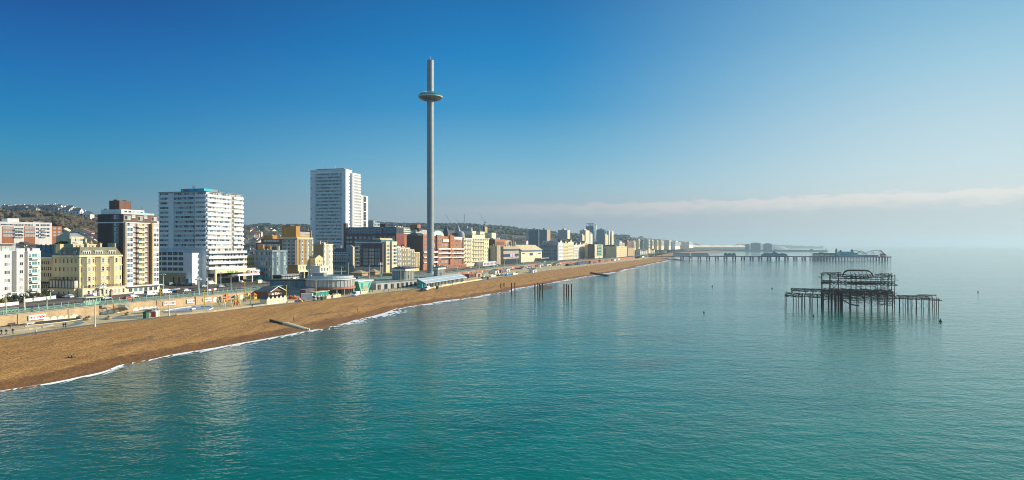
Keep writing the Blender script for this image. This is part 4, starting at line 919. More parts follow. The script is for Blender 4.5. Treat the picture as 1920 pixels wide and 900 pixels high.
b.wall('grey_render', x1=25); r_ = b.part('roof', MB().hip(0, 25, 0, b.Lg, b.h, b.z(459), 'slate_roof', 4)); [MB().box(.4, 3, v - 1.4, v + 1.4, b.h + 1, b.h + 4, 'white_render', 'slate_roof').build('dormer', r_) for v in span(2, b.Lg - 2, 8)]; b.grid('g', span(1, b.Lg - 1, 10), [b.z(y) for y in (477.5, 473.5, 469.5)], 1.5, 2.2, frame='grey_render', glass='glass_dark'); b.done()
b = B('seafront_hotel', 'sunlit cream five-storey hotel next to the black mansard, far seafront', 'building', 1156, 1258, 1153, 1175.5, 462); b.wall('cream_render', y1=20); b.grid('f', span(1, b.Lf - 1, 12), [b.h * q for q in (.12, .3, .48, .66, .84)], 2, 2.2, glass='glass_dark'); b.done()
b = B('seafront_block', 'low tan block beyond the sunlit cream hotel, far seafront', 'building', 1177, 1420, 1174, 1190, 465.5); b.wall('tan_render', y1=20); b.grid('f', span(1, b.Lf - 1, 8), [4, 8, 12], 2.4, 2, glass='glass_dark'); b.done()
# far seafront rows past the pier's landward end
for p0, p1, yt, yb, Yc, mm, lb in ((1161, 1175, 455, 462, 1560, 'ivory', 'ivory block above the cream hotel'), (1176, 1186, 452, 464, 1650, 'clay_roof', 'reddish-brown block above the far seafront'), (1188, 1197, 453, 465, 1750, 'pale_cream', 'pale cream block right of the reddish-brown one'), (1197.5, 1205.5, 450.5, 464, 1800, 'cream_render', 'sunlit cream slab standing above its neighbours'), (1206, 1215.5, 451.5, 464, 1830, 'slate_blue_render', 'shaded blue-grey slab beside the sunlit cream one'), (1216, 1219, 448.5, 466, 1850, 'pale_cream', 'thin tall cream tower on the far seafront'), (1223, 1229.5, 451, 461, 2050, 'pale_cream', 'first of the bright far crescent blocks from the thin tower'), (1232, 1238, 451.5, 461, 2100, 'cream_render', 'second bright far crescent block'), (1240, 1245, 451, 461, 2150, 'pale_cream', 'third bright far crescent block'), (1254, 1265, 452, 461, 2300, 'ivory', 'bright ivory terrace below the green downs'), (1266, 1277, 453, 461, 2400, 'white_render', 'white terrace right of the ivory one, below the downs'), (1292, 1300, 454, 459, 2700, 'white_render', 'white building at the foot of the green downs')):
    z0 = max(H - (yb - HOR) * Yc / F, 4)
    b = B('distant_block', lb, 'building', p0, Yc, p0 - 2.2, p1, yt, z0=z0 - 3); b.wall(mm, y1=13, z0=-10); b.bands('f', .5, b.Lf - .5, 3, b.h - .5, 6, proj=.4, m=mm, pw=4, part='storey_band'); b.part('roof_block', MB().box(b.Lf * .3, b.Lf * .6, 4, 12, b.h, b.h + 3, mm)); b.done()
# ---- inland tower blocks
def slab(lb, pc, Yc, pl, pr, yt, yb, mg, mf, nfl, gglass=None, name='tower_block', ang=17):
    z0 = H - (yb - HOR) * Yc / F
    b = B(name, lb, 'tower', pc, Yc, pl, pr, yt, z0=z0, ang=ang); b.wall(mf, y0=.02, z0=-20); b.part('end_wall', MB().box(-.3, -.004, 0, b.Lg, -20, b.h, mg))
    b.bands('g', .6, b.Lg - .6, 0, b.h - 1, nfl, proj=.5, m=mg, pw=3, glass=gglass, part='storey_band'); b.part('roof_block', MB().box(b.Lf * .2, b.Lf * .8, b.Lg * .4, b.Lg * .6, b.h, b.h + 3, mg, 'lead_grey')); return b
slab('wide dark teal glass slab, left one of the adjoining pair behind the cream hall', 1010, 1230, 991.5, 1011.5, 431, 460, 'slate_blue_render', 'slate_blue_render', 12, ['glass_teal', 'glass_dark']).done()
slab('dark teal glass slab with sunlit tan edge, right one of the adjoining pair', 1025.5, 1200, 1011, 1032, 430.5, 458, 'slate_blue_render', 'tan_render', 12, ['glass_teal', 'glass_dark']).done()
slab('grey slab tower with bright cream edge, behind the gabled terrace', 1064, 1350, 1046, 1069, 431, 452, 'grey_render', 'pale_cream', 12).done()
slab('grey and cream tower nearest left of the glass hospital', 1098, 1400, 1087, 1105.5, 431.5, 455, 'grey_render', 'pale_cream', 12).done()
slab('short cream block standing in front of the grey and cream tower', 1092, 1330, 1088, 1096, 441, 456, 'grey_render', 'cream_render', 6).done()
slab('white slab right of the grey and cream tower', 1107, 1500, 1104, 1111, 438, 454, 'grey_render', 'white_render', 6).done()
slab('twin pale tower, left of the two beyond the hospital', 1141.5, 1900, 1138, 1144.5, 432.5, 448, 'grey_render', 'pale_cream', 10).done()
slab('twin pale tower, right of the two beyond the hospital', 1147, 1920, 1145, 1150.5, 433.5, 447, 'grey_render', 'pale_cream', 10).done()
slab('small sunlit cream block below the twin pale towers', 1135, 1700, 1132, 1140.5, 440, 450, 'grey_render', 'cream_render', 5).done()
slab('brown stone block right behind the pale yellow hotel', 909, 900, 906, 914, 425, 446, 'brown_brick', 'tan_render', 8).done()
slab('wide grey office block behind the pale yellow hotel', 884, 860, 864, 886, 428, 446, 'grey_render', 'grey_render', 5).done()
b = slab('tall blue glass hospital tower with open steel crown and white fin', 1113, 1900, 1098.5, 1118, 424, 447, 'glass_blue', 'glass_teal', 9, ['glass_teal', 'glass_blue'], 'hospital_tower')
mb = MB()
for x in (0, b.Lf):
    for y in span(0, b.Lg, 5): mb.box(x - .4, x + .4, y - .4, y + .4, b.h, b.z(419.5), 'white_metal')
mb.box(-.6, b.Lf, 0, b.Lg, b.z(419.6), b.z(418.8), 'lead_grey'); b.part('crown', mb); b.part('fin', MB().prism([(b.Lf, 0), (b.Lf + 9, 0), (b.Lf + 9, 6), (b.Lf, 6)], b.z(431), b.z(418), 'white_panel', scale=.45, c=(b.Lf + 8, 3))); b.done()
slab('lower blue glass hospital wing right of the tall glass tower', 1133, 1880, 1118.5, 1137, 430, 450, 'slate_blue_render', 'glass_blue', 8, ['glass_blue', 'glass_dark'], 'hospital_wing').done()

# ---- Sussex-Heights-like white tower
b = B('residential_tower', 'tallest white residential tower with teal glass balconies and rooftop masts', 'tower', 648, 787, 582, 660, 318.5, z0=13)
b.wall('white_panel'); nf = 24; z1 = b.z(324); z0 = 4
b.bands('g', b.v(640.5), b.v(592), z0, z1, nf, proj=1.3, frac=.54, m='white_panel', rail='balcony_glass', pw=2.2, glass=['glass_teal', 'glass_blue', 'balcony_glass', 'glass_pale'])
b.part('centre_bay', MB().box(-1.0, -.01, b.v(606), b.v(603), 0, z1, 'lead_grey'))
b.grid('f', [b.u(655.5)], [z0 + (z1 - z0) * i / nf for i in range(nf)], 2.2, 1.5, glass='glass_dark', frame='grey_render'); b.grid('g', [b.v(583.5)], [z0 + 6 + (z1 - z0) * i / 8 for i in range(8)], 1.4, 1.6, glass='glass_dark', frame='white_panel')
b.part('parapet', MB().box(-.4, b.Lf, -.4, b.Lg + .3, b.h + .002, b.h + 1, 'white_panel', 'lead_grey'))
b.part('plant_room', MB().box(3, b.Lf - 1, 4, b.Lg - 6, b.h + 1, b.h + 2.4, 'lead_grey'))
mb = MB(); mb.tube((5, b.v(624), b.h), (5, b.v(624), b.z(308)), .18, 'white_metal'); mb.tube((5, b.v(622.5), b.h), (5, b.v(622.5), b.z(313)), .12, 'white_metal'); mb.tube((5, b.v(604), b.h), (5, b.v(604), b.z(309)), .08, 'dark_metal'); mb.box(4, 6, b.v(635), b.v(632), b.h + 1, b.z(315.5), 'dark_metal'); b.part('mast', mb)
x0, x1 = b.u(657.5), b.u(672.5); b.part('seaward_wing', MB().box(x0, x1, -2.5, 16, -2, b.z(324, x0), 'white_panel', 'lead_grey'))
nf2 = 18
for i in range(22):
    z = b.z(449) + (b.z(326, x0) - b.z(449)) * i / 22; mb = MB(); mb.box(x0 + 2.5, x1, -3.2, -2.52, z, z + 1.5, 'white_panel'); b.add('balcony', mb); b.add('window_strip', MB().box(x0 + 3, x1 - .4, -2.6, -2.51, z + 1.7, z + 3, 'glass_pale'))
x2 = b.u(686); b.part('lower_wing', MB().box(x1 + .02, x2, -3, 14, -2, b.z(366, x1), 'white_panel', 'lead_grey'))
for i in range(14):
    z = b.z(449) + (b.z(368, x1) - b.z(449)) * i / 14; xm = x1 + (x2 - x1) * .35
    b.add('balcony', MB().box(xm, xm + (x2 - x1) * .35, -3.7, -3.02, z, z + 1.0, 'brown_brick' if i % 3 else 'white_panel')); b.add('window_strip', MB().box(xm, xm + (x2 - x1) * .35, -3.08, -3.01, z + 1.2, z + 4, 'glass_dark')); b.win('f', x1 + 2.5, z + 1, 2.2, 2, off=3, glass='glass_pale')
b.done()

# ---- left background
b = B('mansion_flats', 'long white and red-brick block of flats with flat roof behind the rooftops at far left', 'building', -40, 500, -50, 97.5, 414.5, z0=22, ang=40)
b.wall('white_render', y1=16); us = [b.u(p) for p in (4, 25, 45, 66)]
for p0, p1 in ((4, 26), (45.5, 66)):
    u0, u1 = b.u(p0), b.u(p1); b.part('brick_panel', MB().box(u0, u1, -.12, -.003, -2, b.z(424.5, u0), 'orange_brick')); b.grid('f', span(u0 + .5, u1 - .5, 3), [b.z(y, u0) for y in (443.5, 436.5, 430)], 2.3, 1.7, off=.12, panes=2, sash=False, glass='glass_pale')
for p in (-15, 36, 30, 41, 70.5, 79, 83, 90): b.grid('f', [b.u(p)], [b.z(y, b.u(p)) for y in (444, 437.5, 431, 424)], 2.2, 1.5, panes=2, sash=False, glass='glass_dark')
for p0, p1 in ((27, 44.5), (76, 86)):
    for y in (444, 437.5, 431): b.add('balcony', MB().box(b.u(p0), b.u(p1), -1.2, -.006, b.z(y + 1, b.u(p0)), b.z(y, b.u(p0)) + .3, 'white_render'))
b.grid('f', span(b.u(-4), b.u(62), 12), [b.z(421.5)], 1.8, 1.2, panes=2, sash=False); b.part('penthouse', MB().box(b.u(16), b.u(38), 3, 10, b.h, b.h + 2.8, 'white_render', 'lead_grey')); b.part('penthouse', MB().box(b.u(5), b.u(15.5), 3, 9, b.h, b.h + 2.3, 'slate_blue_render', 'lead_grey'))
b.part('brick_end', MB().box(b.Lf + .01, b.Lf + 7, .5, 15, -2, b.z(424, b.Lf), 'orange_brick', 'lead_grey')); b.grid('f', [b.Lf + 2, b.Lf + 5], [b.z(y, b.Lf) for y in (443, 437, 430)], 1.8, 1.5, off=-.49, panes=2, glass='glass_pale'); b.done()
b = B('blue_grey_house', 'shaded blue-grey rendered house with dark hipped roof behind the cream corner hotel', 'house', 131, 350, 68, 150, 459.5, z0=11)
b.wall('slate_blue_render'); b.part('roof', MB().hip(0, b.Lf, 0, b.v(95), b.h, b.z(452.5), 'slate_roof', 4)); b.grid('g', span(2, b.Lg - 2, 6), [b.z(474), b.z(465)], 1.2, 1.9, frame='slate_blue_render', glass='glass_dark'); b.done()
b = B('cream_villa', 'cream flat-topped villa with chimneys between the corner hotel and the brown tower', 'house', 137, 335, 124, 180, 459, z0=11); b.wall('cream_render', y1=12); b.box('cornice', -.4, b.Lf, -.4, 12.2, b.h, b.h + .4, 'pale_cream', 'slate_roof'); b.grid('f', span(1, b.Lf - 1, 6), [b.z(473), b.z(466)], 1.1, 1.6); b.chimney(2, 4, b.h + .4, 2.5); b.chimney(b.Lf - 2, 5, b.h + .4, 2.5); b.done()
b = B('cream_villa', 'long pale villa roof with parapet above the rooftops left of the brown tower', 'house', 130, 470, 120, 158, 443.5, z0=18); b.wall('cream_render', y1=12); b.part('roof', MB().hip(0, b.Lf, 0, 12, b.h, b.h + 2.4, 'lead_grey', 3)); b.grid('f', span(1, b.Lf - 1, 9), [b.h - 3], 1.2, 1.7); b.done()
b = B('hilltop_building', 'white and dark flat-roofed building standing on the left hilltop', 'building', 113, 1010, 108, 131, 395, z0=76, ang=35); b.wall('slate_blue_render', y1=18, z0=-10); b.part('upper_block', MB().box(b.Lf * .15, b.Lf * .6, 2, 12, b.h, b.h + 4.5, 'white_panel')); b.part('window_band', MB().box(1, b.Lf - 1, -.1, -.003, b.h - 3, b.h - 1, 'white_panel')); b.done()
b = B('church', 'dark stone church with slender spire behind the red brick hotel', 'church', 862, 830, 856, 874, 437, z0=9); b.wall('brown_brick', y1=10); mb = MB(); mb.box(1, 7, 1, 7, b.h, b.h + 2, 'grey_render'); mb.prism([(1, 1), (7, 1), (7, 7), (1, 7)], b.h + 2, b.z(420.5), 'lead_grey', scale=.02); b.part('spire', mb); b.done()
b = B('glass_block', 'bluish flat-roofed offices on the wooded ridge right of the tallest tower', 'building', 700, 1500, 687, 712, 413, z0=40); b.wall('slate_blue_render', y1=30, z0=-20); b.bands('f', .5, b.Lf - .5, 4, b.h - 1, 6, proj=.5, m='grey_render', pw=4, part='storey_band'); b.done()

# ---- marina flats, cliff, harbour arm
for p0, p1, yt, lb in ((1397, 1407, 458, 'low blue-grey marina block, leftmost and lowest of the three by the harbour arm'), (1407.3, 1426.5, 455.2, 'wide blue-grey marina block, middle of the three by the harbour arm'), (1431, 1448, 456.5, 'blue-grey marina block standing apart on the right by the harbour arm')):
    P_ = Vector((tan_(p0) * 3650, 3650)); o = thing('marina_block', lb, 'building', (P_.x, P_.y, 2), R(-20), 'marina flats'); w = (p1 - p0) / F * 3650 / .94 - 8; h = zat(yt, 3650) - 4
    MB().box(0, w, 0, 22, 0, h, 'slate_blue_render', 'lead_grey').build('wall', o); nfl = 7
    for i in range(nfl): MB().box(3, w - 3, -1.2, -.1, h * (i + .3) / nfl, h * (i + .72) / nfl, 'glass_blue').build('window_strip', o)
    MB().box(w * .2, w * .8, 6, 18, h, h + 3, 'grey_render').build('penthouse', o)
o = thing('harbour_arm', 'long low grey breakwater with a small light at its tip, far right of the marina', 'breakwater', (0, 0, 0))
mb = MB(); A, Bp, C = Vector((tan_(1325) * 3700, 3700)), Vector((tan_(1480) * 3450, 3450)), Vector((tan_(1551) * 3350, 3350))
for p, q, z0, z1, w in ((A, Bp, 9, 8.5, 16), (Bp, C, 8.5, 6, 9)):
    d = (q - p).normalized(); nn_ = Vector((-d.y, d.x)) * w
    mb.face([(p.x, p.y, -1), (q.x, q.y, -1), (q.x, q.y, z1), (p.x, p.y, z0)], 'concrete'); mb.face([(p.x, p.y, z0), (q.x, q.y, z1), (q.x + nn_.x, q.y + nn_.y, z1), (p.x + nn_.x, p.y + nn_.y, z0)], 'concrete'); mb.face([(q.x + nn_.x, q.y + nn_.y, -1), (p.x + nn_.x, p.y + nn_.y, -1), (p.x + nn_.x, p.y + nn_.y, z0), (q.x + nn_.x, q.y + nn_.y, z1)], 'concrete')
mb.box(C.x - 8, C.x, C.y, C.y + 9, -1, 6.2, 'concrete'); mb.build('wall', o)
mb = MB(); mb.tube((C.x - 4, C.y + 4, 6), (C.x - 4, C.y + 4, 16), 2.4, 'concrete', 1.4, 10); mb.build('light_tower', o); MB().box(tan_(1523) * 3400 - 6, tan_(1523) * 3400 + 6, 3404, 3412, 5, 13, 'concrete').build('hut', o)
rows = []
for i in range(60):
    px = 1296 + 101 * i / 59; Yc = 3500 + 700 * i / 59; X = tan_(px) * Yc; ht = 9 + 2.0 * sin(i * .5) + 3 * MN.noise(Vector((i * .35, 1, 1)))
    zb_ = H - 1.5 * Yc / F; rows.append([(X, Yc - 12, zb_ - 3), (X, Yc - 8 + 5 * MN.noise(Vector((i * .9, 4, 0))), zb_ - 2), (X, Yc + 4 * MN.noise(Vector((i * 1.3, 7, 0))), zb_ + ht * .85), (X, Yc + 12, zb_ + ht), (X, Yc + 60, zb_ - 10)])
setting(sheet('chalk_cliff', 'chalk', rows))
setting(sheet('undercliff', 'wood_far', [[(r[0][0], r[0][1] - 70, 2), (r[0][0], r[0][1] - 25, r[0][2] * .6), (r[0][0], r[0][1] + 6, r[0][2] + 1.5)] for r in rows]))
rows = []
for i in range(26):
    px = 1452 + 26 * i / 25; Yc = 6200; X = tan_(px) * Yc; ht = 22 * sin(pi * min(1, i / 22)) ** .6 if i < 22 else 0
    rows.append([(X, Yc - 20, 2), (X, Yc, 6 + ht * .9), (X, Yc + 30, 6 + ht), (X, Yc + 200, 2)])
setting(sheet('far_chalk_cliff', 'chalk', rows))
# ------------------------------------------------------------------ observation tower
P = Vector((tan_(807) * 513, 513)); o = thing('observation_tower', 'very tall slender steel observation mast with a ring-shaped glass pod near the top', 'tower', (P.x, P.y, ZL))
zt = zat(113.5, 513) - ZL; mb = MB(); rr = 2.55
prof = []
for i in range(48):
    a = 2 * pi * i / 48; k = (i % 16)
    prof.append((cos(a) * (rr - (.55 if k in (0, 1, 15) else 0)), sin(a) * (rr - (.55 if k in (0, 1, 15) else 0))))
rot = lambda p, a: (p[0] * cos(a) - p[1] * sin(a), p[0] * sin(a) + p[1] * cos(a))
prof = [rot(p, R(-103)) for p in prof]
mb.prism(prof, 0, zt, 'mast_metal'); mb.build('mast', o)
for k in range(26):
    z = 4 + (zt - 5) * k / 25; mb = MB(); mb.prism([(x * 1.012, y * 1.012) for x, y in prof], z, z + .28, 'lead_grey'); mb.build('cladding_joint', o)
mb = MB(); mb.lathe([(4.2, 0), (4.2, 2.4), (2.9, 6.5)], 'mast_metal', 24); mb.build('base', o)
mb = MB()
for a in (20, 140, 260): c, s_ = cos(R(a)) * 1.9, sin(R(a)) * 1.9; mb.box(c - .35, c + .35, s_ - .35, s_ + .35, zt, zt + .9, 'mast_metal')
mb.tube((0, 0, zt), (0, 0, zt + 3), .09, 'white_metal'); mb.build('cap', o)
zc = zat(181, 513) - ZL; n_ = 40
pod = MB().lathe([(2.75, 2.9), (5.2, 3.0), (7.2, 2.3), (8.7, 1.0), (9.2, -.2)], 'pod_glass', n_).build('pod', o, (0, 0, zc))
MB().lathe([(9.2, -.2), (9.0, -.75)], 'white_metal', n_).build('rim', pod)
MB().lathe([(9.0, -.75), (7.6, -2.0), (5.0, -2.9), (2.75, -3.1)], 'pod_mirror', n_).build('underside', pod)
mb = MB()
for i in range(24):
    a = 2 * pi * i / 24
    mb.path([(r_ * cos(a), r_ * sin(a), z + .03) for r_, z in ((2.75, 2.9), (5.2, 3.0), (7.2, 2.3), (8.7, 1.0), (9.2, -.2))], .07, 'white_metal', 4)
mb.build('glazing_bars', pod)
mb = MB()
for i in range(12):
    a = 2 * pi * i / 12; mb.path([(r_ * cos(a), r_ * sin(a), z - .03) for r_, z in ((9.0, -.75), (7.6, -2.0), (5.0, -2.9), (2.8, -3.1))], .1, 'dark_metal', 4)
mb.build('panel_joints', pod)

# ------------------------------------------------------------------ ruined pier
ax = Vector((.9, -.436)).normalized(); A = Vector((tan_(1472) * 315, 315))
o = thing('ruined_pier', 'burnt-out skeleton of a Victorian pier head, rusty iron frame standing in the sea', 'pier', (A.x, A.y, 0), atan2(ax.y, ax.x))
rnd = random.Random(4); jt = lambda s=.3: rnd.uniform(-s, s)
L = 60.5; m0, m1 = 15.2, 44.2; D = 20
def zq(py, x, y=0):
    X = A.x + ax.x * x - ax.y * y; Yy = A.y + ax.y * x + ax.x * y; return zat(py, Yy)
def pile(x, y, zt_, r_=.15):
    MB().tube((x, y, -3), (x + jt(.15), y, zt_), r_, 'rust', n=7).build('pile', o)
dk = lambda x: 7.4 if m0 <= x <= m1 else (6.0 if x < m0 else 6.3)
for x in [0.2, 3.2, 5.0, 6.8, 8.0, 10.2, 11.0, 13.6]:
    for y in (0, 6.5): pile(x + jt(), y + (1.2 if y else 0) + jt(), 5.8)
for x in [46.2, 47.8, 49.4, 50.6, 52.4, 54.6, 57.0, 58.6, 60.2]:
    for y in (-1.5, 5.5): pile(x + jt(.2), y + jt(), 6.0)
for x in [m0 + (m1 - m0) * i / 10 for i in range(11)]:
    for y in (0, 10, D): pile(x + jt(), y + jt(), 7.2, .3 if y == 0 and x < 24 else .17)
for x in (15.8, 19.4, 22.2, 23.2):
    MB().box(x - .42, x + .42, .4, 1.6, -2, 7, 'rust').build('caisson', o)
def truss(name, x0, x1, y, z0, z1, n, m='rust', r_=.11, droop=0, breaks=0):
    mb = MB(); pts0, pts1 = [], []
    for i in range(n + 1):
        q = i / n; s_ = -droop * sin(pi * q)
        pts0.append((x0 + (x1 - x0) * q, y + jt(.1), z0 + s_ + jt(breaks))); pts1.append((x0 + (x1 - x0) * q, y + jt(.1), z1 + s_ + jt(breaks)))
    for i in range(n):
        if rnd.random() > breaks * .8: mb.tube(pts0[i], pts0[i + 1], r_, m, n=5)
        if rnd.random() > breaks * .8: mb.tube(pts1[i], pts1[i + 1], r_, m, n=5)
        mb.tube(pts0[i], pts1[i + 1], r_ * .6, m, n=4); mb.tube(pts1[i], pts0[i + 1], r_ * .6, m, n=4)
    mb.build(name, o)
# landward stage: upper and lower beams
for y in (0, 3.5, 7): truss('deck_truss', 2.6 - y * .1, m0, y, 7.2, 8.2, 14, breaks=.12); truss('lower_truss', 0, m0, y + .4, 4.6, 5.9, 12, breaks=.22)
for x in (2.8, 5.9, 8.6, 11.6): mb = MB(); mb.tube((x, 0, 5.6), (x, 0, 7.4), .12, 'rust'); mb.tube((x, 7, 5.6), (x, 7, 7.4), .12, 'rust'); mb.build('deck_post', o)
mb = MB(); mb.box(-.2, 3, -.3, .1, 5.2, 5.45, 'rust'); mb.box(-.2, .1, -.3, 7, 5.2, 5.45, 'rust'); mb.tube((0, 0, 5.4), (0, 0, 6.9), .1, 'rust'); mb.tube((0, 0, 6.9), (3, 0, 6.6), .08, 'rust'); mb.build('landing_stage', o)
# seaward stage
for y in (-1.5, 2, 5.5): truss('deck_truss', m1, 57 + y * .3, y, 5.2, 6.4, 14, breaks=.1)
truss('deck_truss', 53, 60.2, 5.5, 6.5, 6.9, 6, breaks=.05)
mb = MB(); mb.box(56, 61.4, -1.9, -1.2, 5.0, 5.3, 'rust'); mb.box(56, 61.4, 5.2, 5.7, 5.0, 5.3, 'rust'); mb.build('landing_stage', o)
for i, x in enumerate((46.2, 49.4, 52.4, 54.6, 57.0)):
    mb = MB(); mb.tube((x, -1.5, .6), (x + 2.6, -1.5, 4.6), .05, 'rust', n=4); mb.tube((x, -1.5, 4.6), (x + 2.6, -1.5, .6), .05, 'rust', n=4); mb.build('cross_brace', o)
# main deck and its tangle
for y in (0, 5, 10, 15, D): truss('main_deck_truss', m0, m1, y, 6.2 - (y == 0) * .2, 7.7, 24, breaks=.25, r_=.15)
for y in (.2, 10, D): truss('lower_deck_truss', m0, m1, y, 3.9, 5.3, 20, breaks=.2, r_=.14)
for x in [m0 + (m1 - m0) * i / 8 for i in range(9)]: truss2 = MB(); truss2.tube((x, 0, 7.3), (x, D, 7.3), .16, 'rust'); truss2.tube((x, 0, 5), (x, D, 5.2), .1, 'rust'); truss2.build('cross_girder', o)
mb = MB()
for k in range(260):
    x = rnd.uniform(m0, m1 - 1); y = rnd.uniform(-.3, D); z = rnd.uniform(3.6, 8.8) if k % 3 else rnd.uniform(6.4, 8.4)
    l = rnd.uniform(.8, 3.2); a, e = rnd.uniform(-.5, .5), rnd.uniform(-.5, .35); p = Vector((x, y, z))
    mb.tube(p, p + Vector((cos(a) * l, sin(a) * l, sin(e) * l)), rnd.uniform(.05, .12), rnd.choice(['rust', 'rust', 'rust_red']), n=4)
setting(mb.build('fallen_ironwork', o), 'stuff')
mb = MB()
for k in range(20):
    x = m0 + (m1 - m0) * k / 20; y = (0, 10)[k % 2]; mb.tube((x, y, rnd.uniform(.8, 2)), (x + 2.9, y, rnd.uniform(4, 6)), .06, 'rust', n=4); mb.tube((x + 2.9, y, rnd.uniform(.8, 2)), (x, y, rnd.uniform(4, 6)), .06, 'rust', n=4)
for y in (0, 10): mb.tube((m0 + 6, y, 3.1), (m1, y, 3.0), .08, 'rust', n=4)
mb.build('pile_bracing', o)
mb = MB(); mb.tube((24.5, .5, 3.6), (27, .3, 2.0), .25, 'rust'); mb.tube((27, .3, 2.0), (30.5, .3, 1.6), .3, 'rust'); mb.tube((38, .5, 2.6), (43, .5, 2.2), .16, 'rust'); mb.tube((20, .3, 3.3), (24.5, .5, 3.6), .12, 'rust'); mb.build('collapsed_girder', o)
# pavilion frame
zm, zu, ztp = 11.3, 13.6, 15.5
xs_ = [m0 + .1, m0 + 3.4, m0 + 6.9] + [m0 + 8 + i * 2.05 for i in range(9)] + [m1 - 4.2, m1 - 2.8, m1 - 1.2, m1 - .1]
for x in xs_:
    for y in (0, D):
        hi = ztp + jt(.2) - (0 if x < m0 + 8 or x > m1 - 6 else .5)
        MB().tube((x, y, 7), (x + jt(.12), y + jt(.1), hi), .16 if x < m0 + 8 or x > m1 - 2 else .09, 'rust', n=6).build('frame_post', o)
for y in (0, D):
    truss('floor_beam', m0 - .2, m1 + 1.0, y, zm - .35, zm + .25, 20, r_=.17, breaks=.03)
    truss('roof_beam', m0, m0 + 8, y, ztp - .7, ztp - .1, 8, r_=.12, breaks=.2); truss('roof_beam', m1 - 7, m1, y, ztp - .9, ztp - .3, 8, r_=.12, breaks=.25); truss('roof_beam', m0 + 8, m1 - 7, y, ztp - 1.3, ztp - .9, 10, r_=.08, breaks=.2)
    mb = MB(); mb.tube((m0 + 3.4, y, zu - .1), (m1 + 1.4, y, zu - .35), .12, 'rust'); mb.tube((m0 + 9, y, zu + .1), (m0 + 19, y, zu + .0), .16, 'rust'); mb.build('rail', o)
mb = MB(); mb.box(m0 + 10.4, m0 + 21.5, -.3, .2, zm - .1, zm + .75, 'rust'); mb.box(m0, m0 + 3.4, -.2, .2, zm - .1, zm + .35, 'rust'); mb.build('plate_girder', o)
for x in xs_[::2]: mb = MB(); mb.tube((x, 0, zm), (x, D, zm), .14, 'rust'); mb.tube((x, 0, ztp - .6), (x, D, ztp - .6), .08, 'rust'); mb.build('cross_girder', o)
for x0, x1 in ((m0 + 9, m0 + 13.5), (m0 + 13.5, m0 + 18), (m0 + 18, m0 + 22.5)):           # arches hanging under the upper floor
    pts = [(x0 + (x1 - x0) * i / 10, 0, zm - .5 - .75 * sin(pi * i / 10)) for i in range(11)]; MB().path(pts, .1, 'rust', 5).build('arch', o)
for a, c in (((m0 + 3.6, 7.8), (m0 + 6.5, 10.8)), ((m0 + 4, 10.8), (m0 + 6.8, 8)), ((m0 + 6.9, 13.4), (m0 + 8.3, 11.2)), ((m0 + 3.4, 13.2), (m0 + 5.2, 11)), ((m1 - 5, 8.2), (m1 - 1.5, 11)), ((m1 - 4, 11.2), (m1 - 2, 14.6)), ((m1 - 7, 7.8), (m1 - 2.5, 10.8)), ((m1 - 8.5, 10.6), (m1 - 6, 8.4)), ((m0 + 14, 10.6), (m0 + 17.5, 8)), ((m1 - 2.6, 15.1), (m1 - 1.6, 13.2)), ((m1 - 6.5, 11.3), (m1 - 5.2, 13.2))):
    MB().tube((a[0], .1, a[1]), (c[0], .1, c[1]), .11, 'rust', n=5).build('brace', o)
pts = [(m0 + 5.2 + 1.5 * cos(t), 0, 14.7 + .95 * sin(t)) for t in [2 * pi * i / 14 for i in range(15)]]; MB().path(pts, .14, 'rust', 5).build('twisted_ring', o)
mb = MB(); mb.tube((m0, 0, zu + .2), (m0 - 1.1, -.3, zu + .5), .18, 'rust'); mb.tube((m0 - 1.1, -.3, zu + .5), (m0 - 1.6, -.3, zu - 1.2), .03, 'rust'); mb.box(m0 - .3, m0 + .3, -.3, .3, ztp - .1, ztp + .3, 'rust'); mb.build('broken_bracket', o)
# domed roof ribs
x0, x1 = m0 + 8.6, m1 - 8.0; zr = zq(507, (x0 + x1) / 2, D / 2); zb_ = ztp - 1.3
def ribx(t): return x0 + (x1 - x0) * t
for y in (4, 16):
    pts = []
    for i in range(19):
        q = i / 18; e = min(q, 1 - q) / .24; k = 1 if e >= 1 else sqrt(max(0, 1 - (1 - e) ** 2)); pts.append((ribx(q), y, zb_ + (zr - zb_) * k))
    MB().path(pts, .2, 'rust', 6).build('roof_rib', o)
for q in (.24, .36, .5, .62, .76):
    pts = [(ribx(q), 4 - 2.6 * sin(pi / 2 * (1 - i / 6)), zb_ + (zr - zb_) * (i / 6) ** .55) for i in range(7)] + [(ribx(q), 16, zr)]
    pts = [(ribx(q) + .9 * (1 - i / 6) ** 2, pts[i][1], pts[i][2]) if i < 7 else pts[i] for i in range(8)]; MB().path(pts, .12, 'rust', 5).build('roof_rib', o)
    MB().lathe([(0, zb_ - .5), (.5, zb_ - .3), (.3, zb_ + .3), (0, zb_ + .6)], 'rust', 8, (ribx(q) + .9, 1.4)).build('rib_foot', o)
mb = MB()
for k in range(60):
    x = rnd.uniform(m0, m1); y = rnd.choice([0, 0, D]); z = rnd.uniform(13.9, 15.5) if (x < m0 + 9 or x > m1 - 8) else rnd.uniform(13.6, 14.6); l = rnd.uniform(.3, 1.3); a = rnd.uniform(-1.2, 1.2)
    mb.tube((x, y, z), (x + cos(a) * l, y + jt(.4), z + sin(a) * l), rnd.uniform(.05, .12), 'rust', n=4)
setting(mb.build('torn_roof_iron', o), 'stuff')

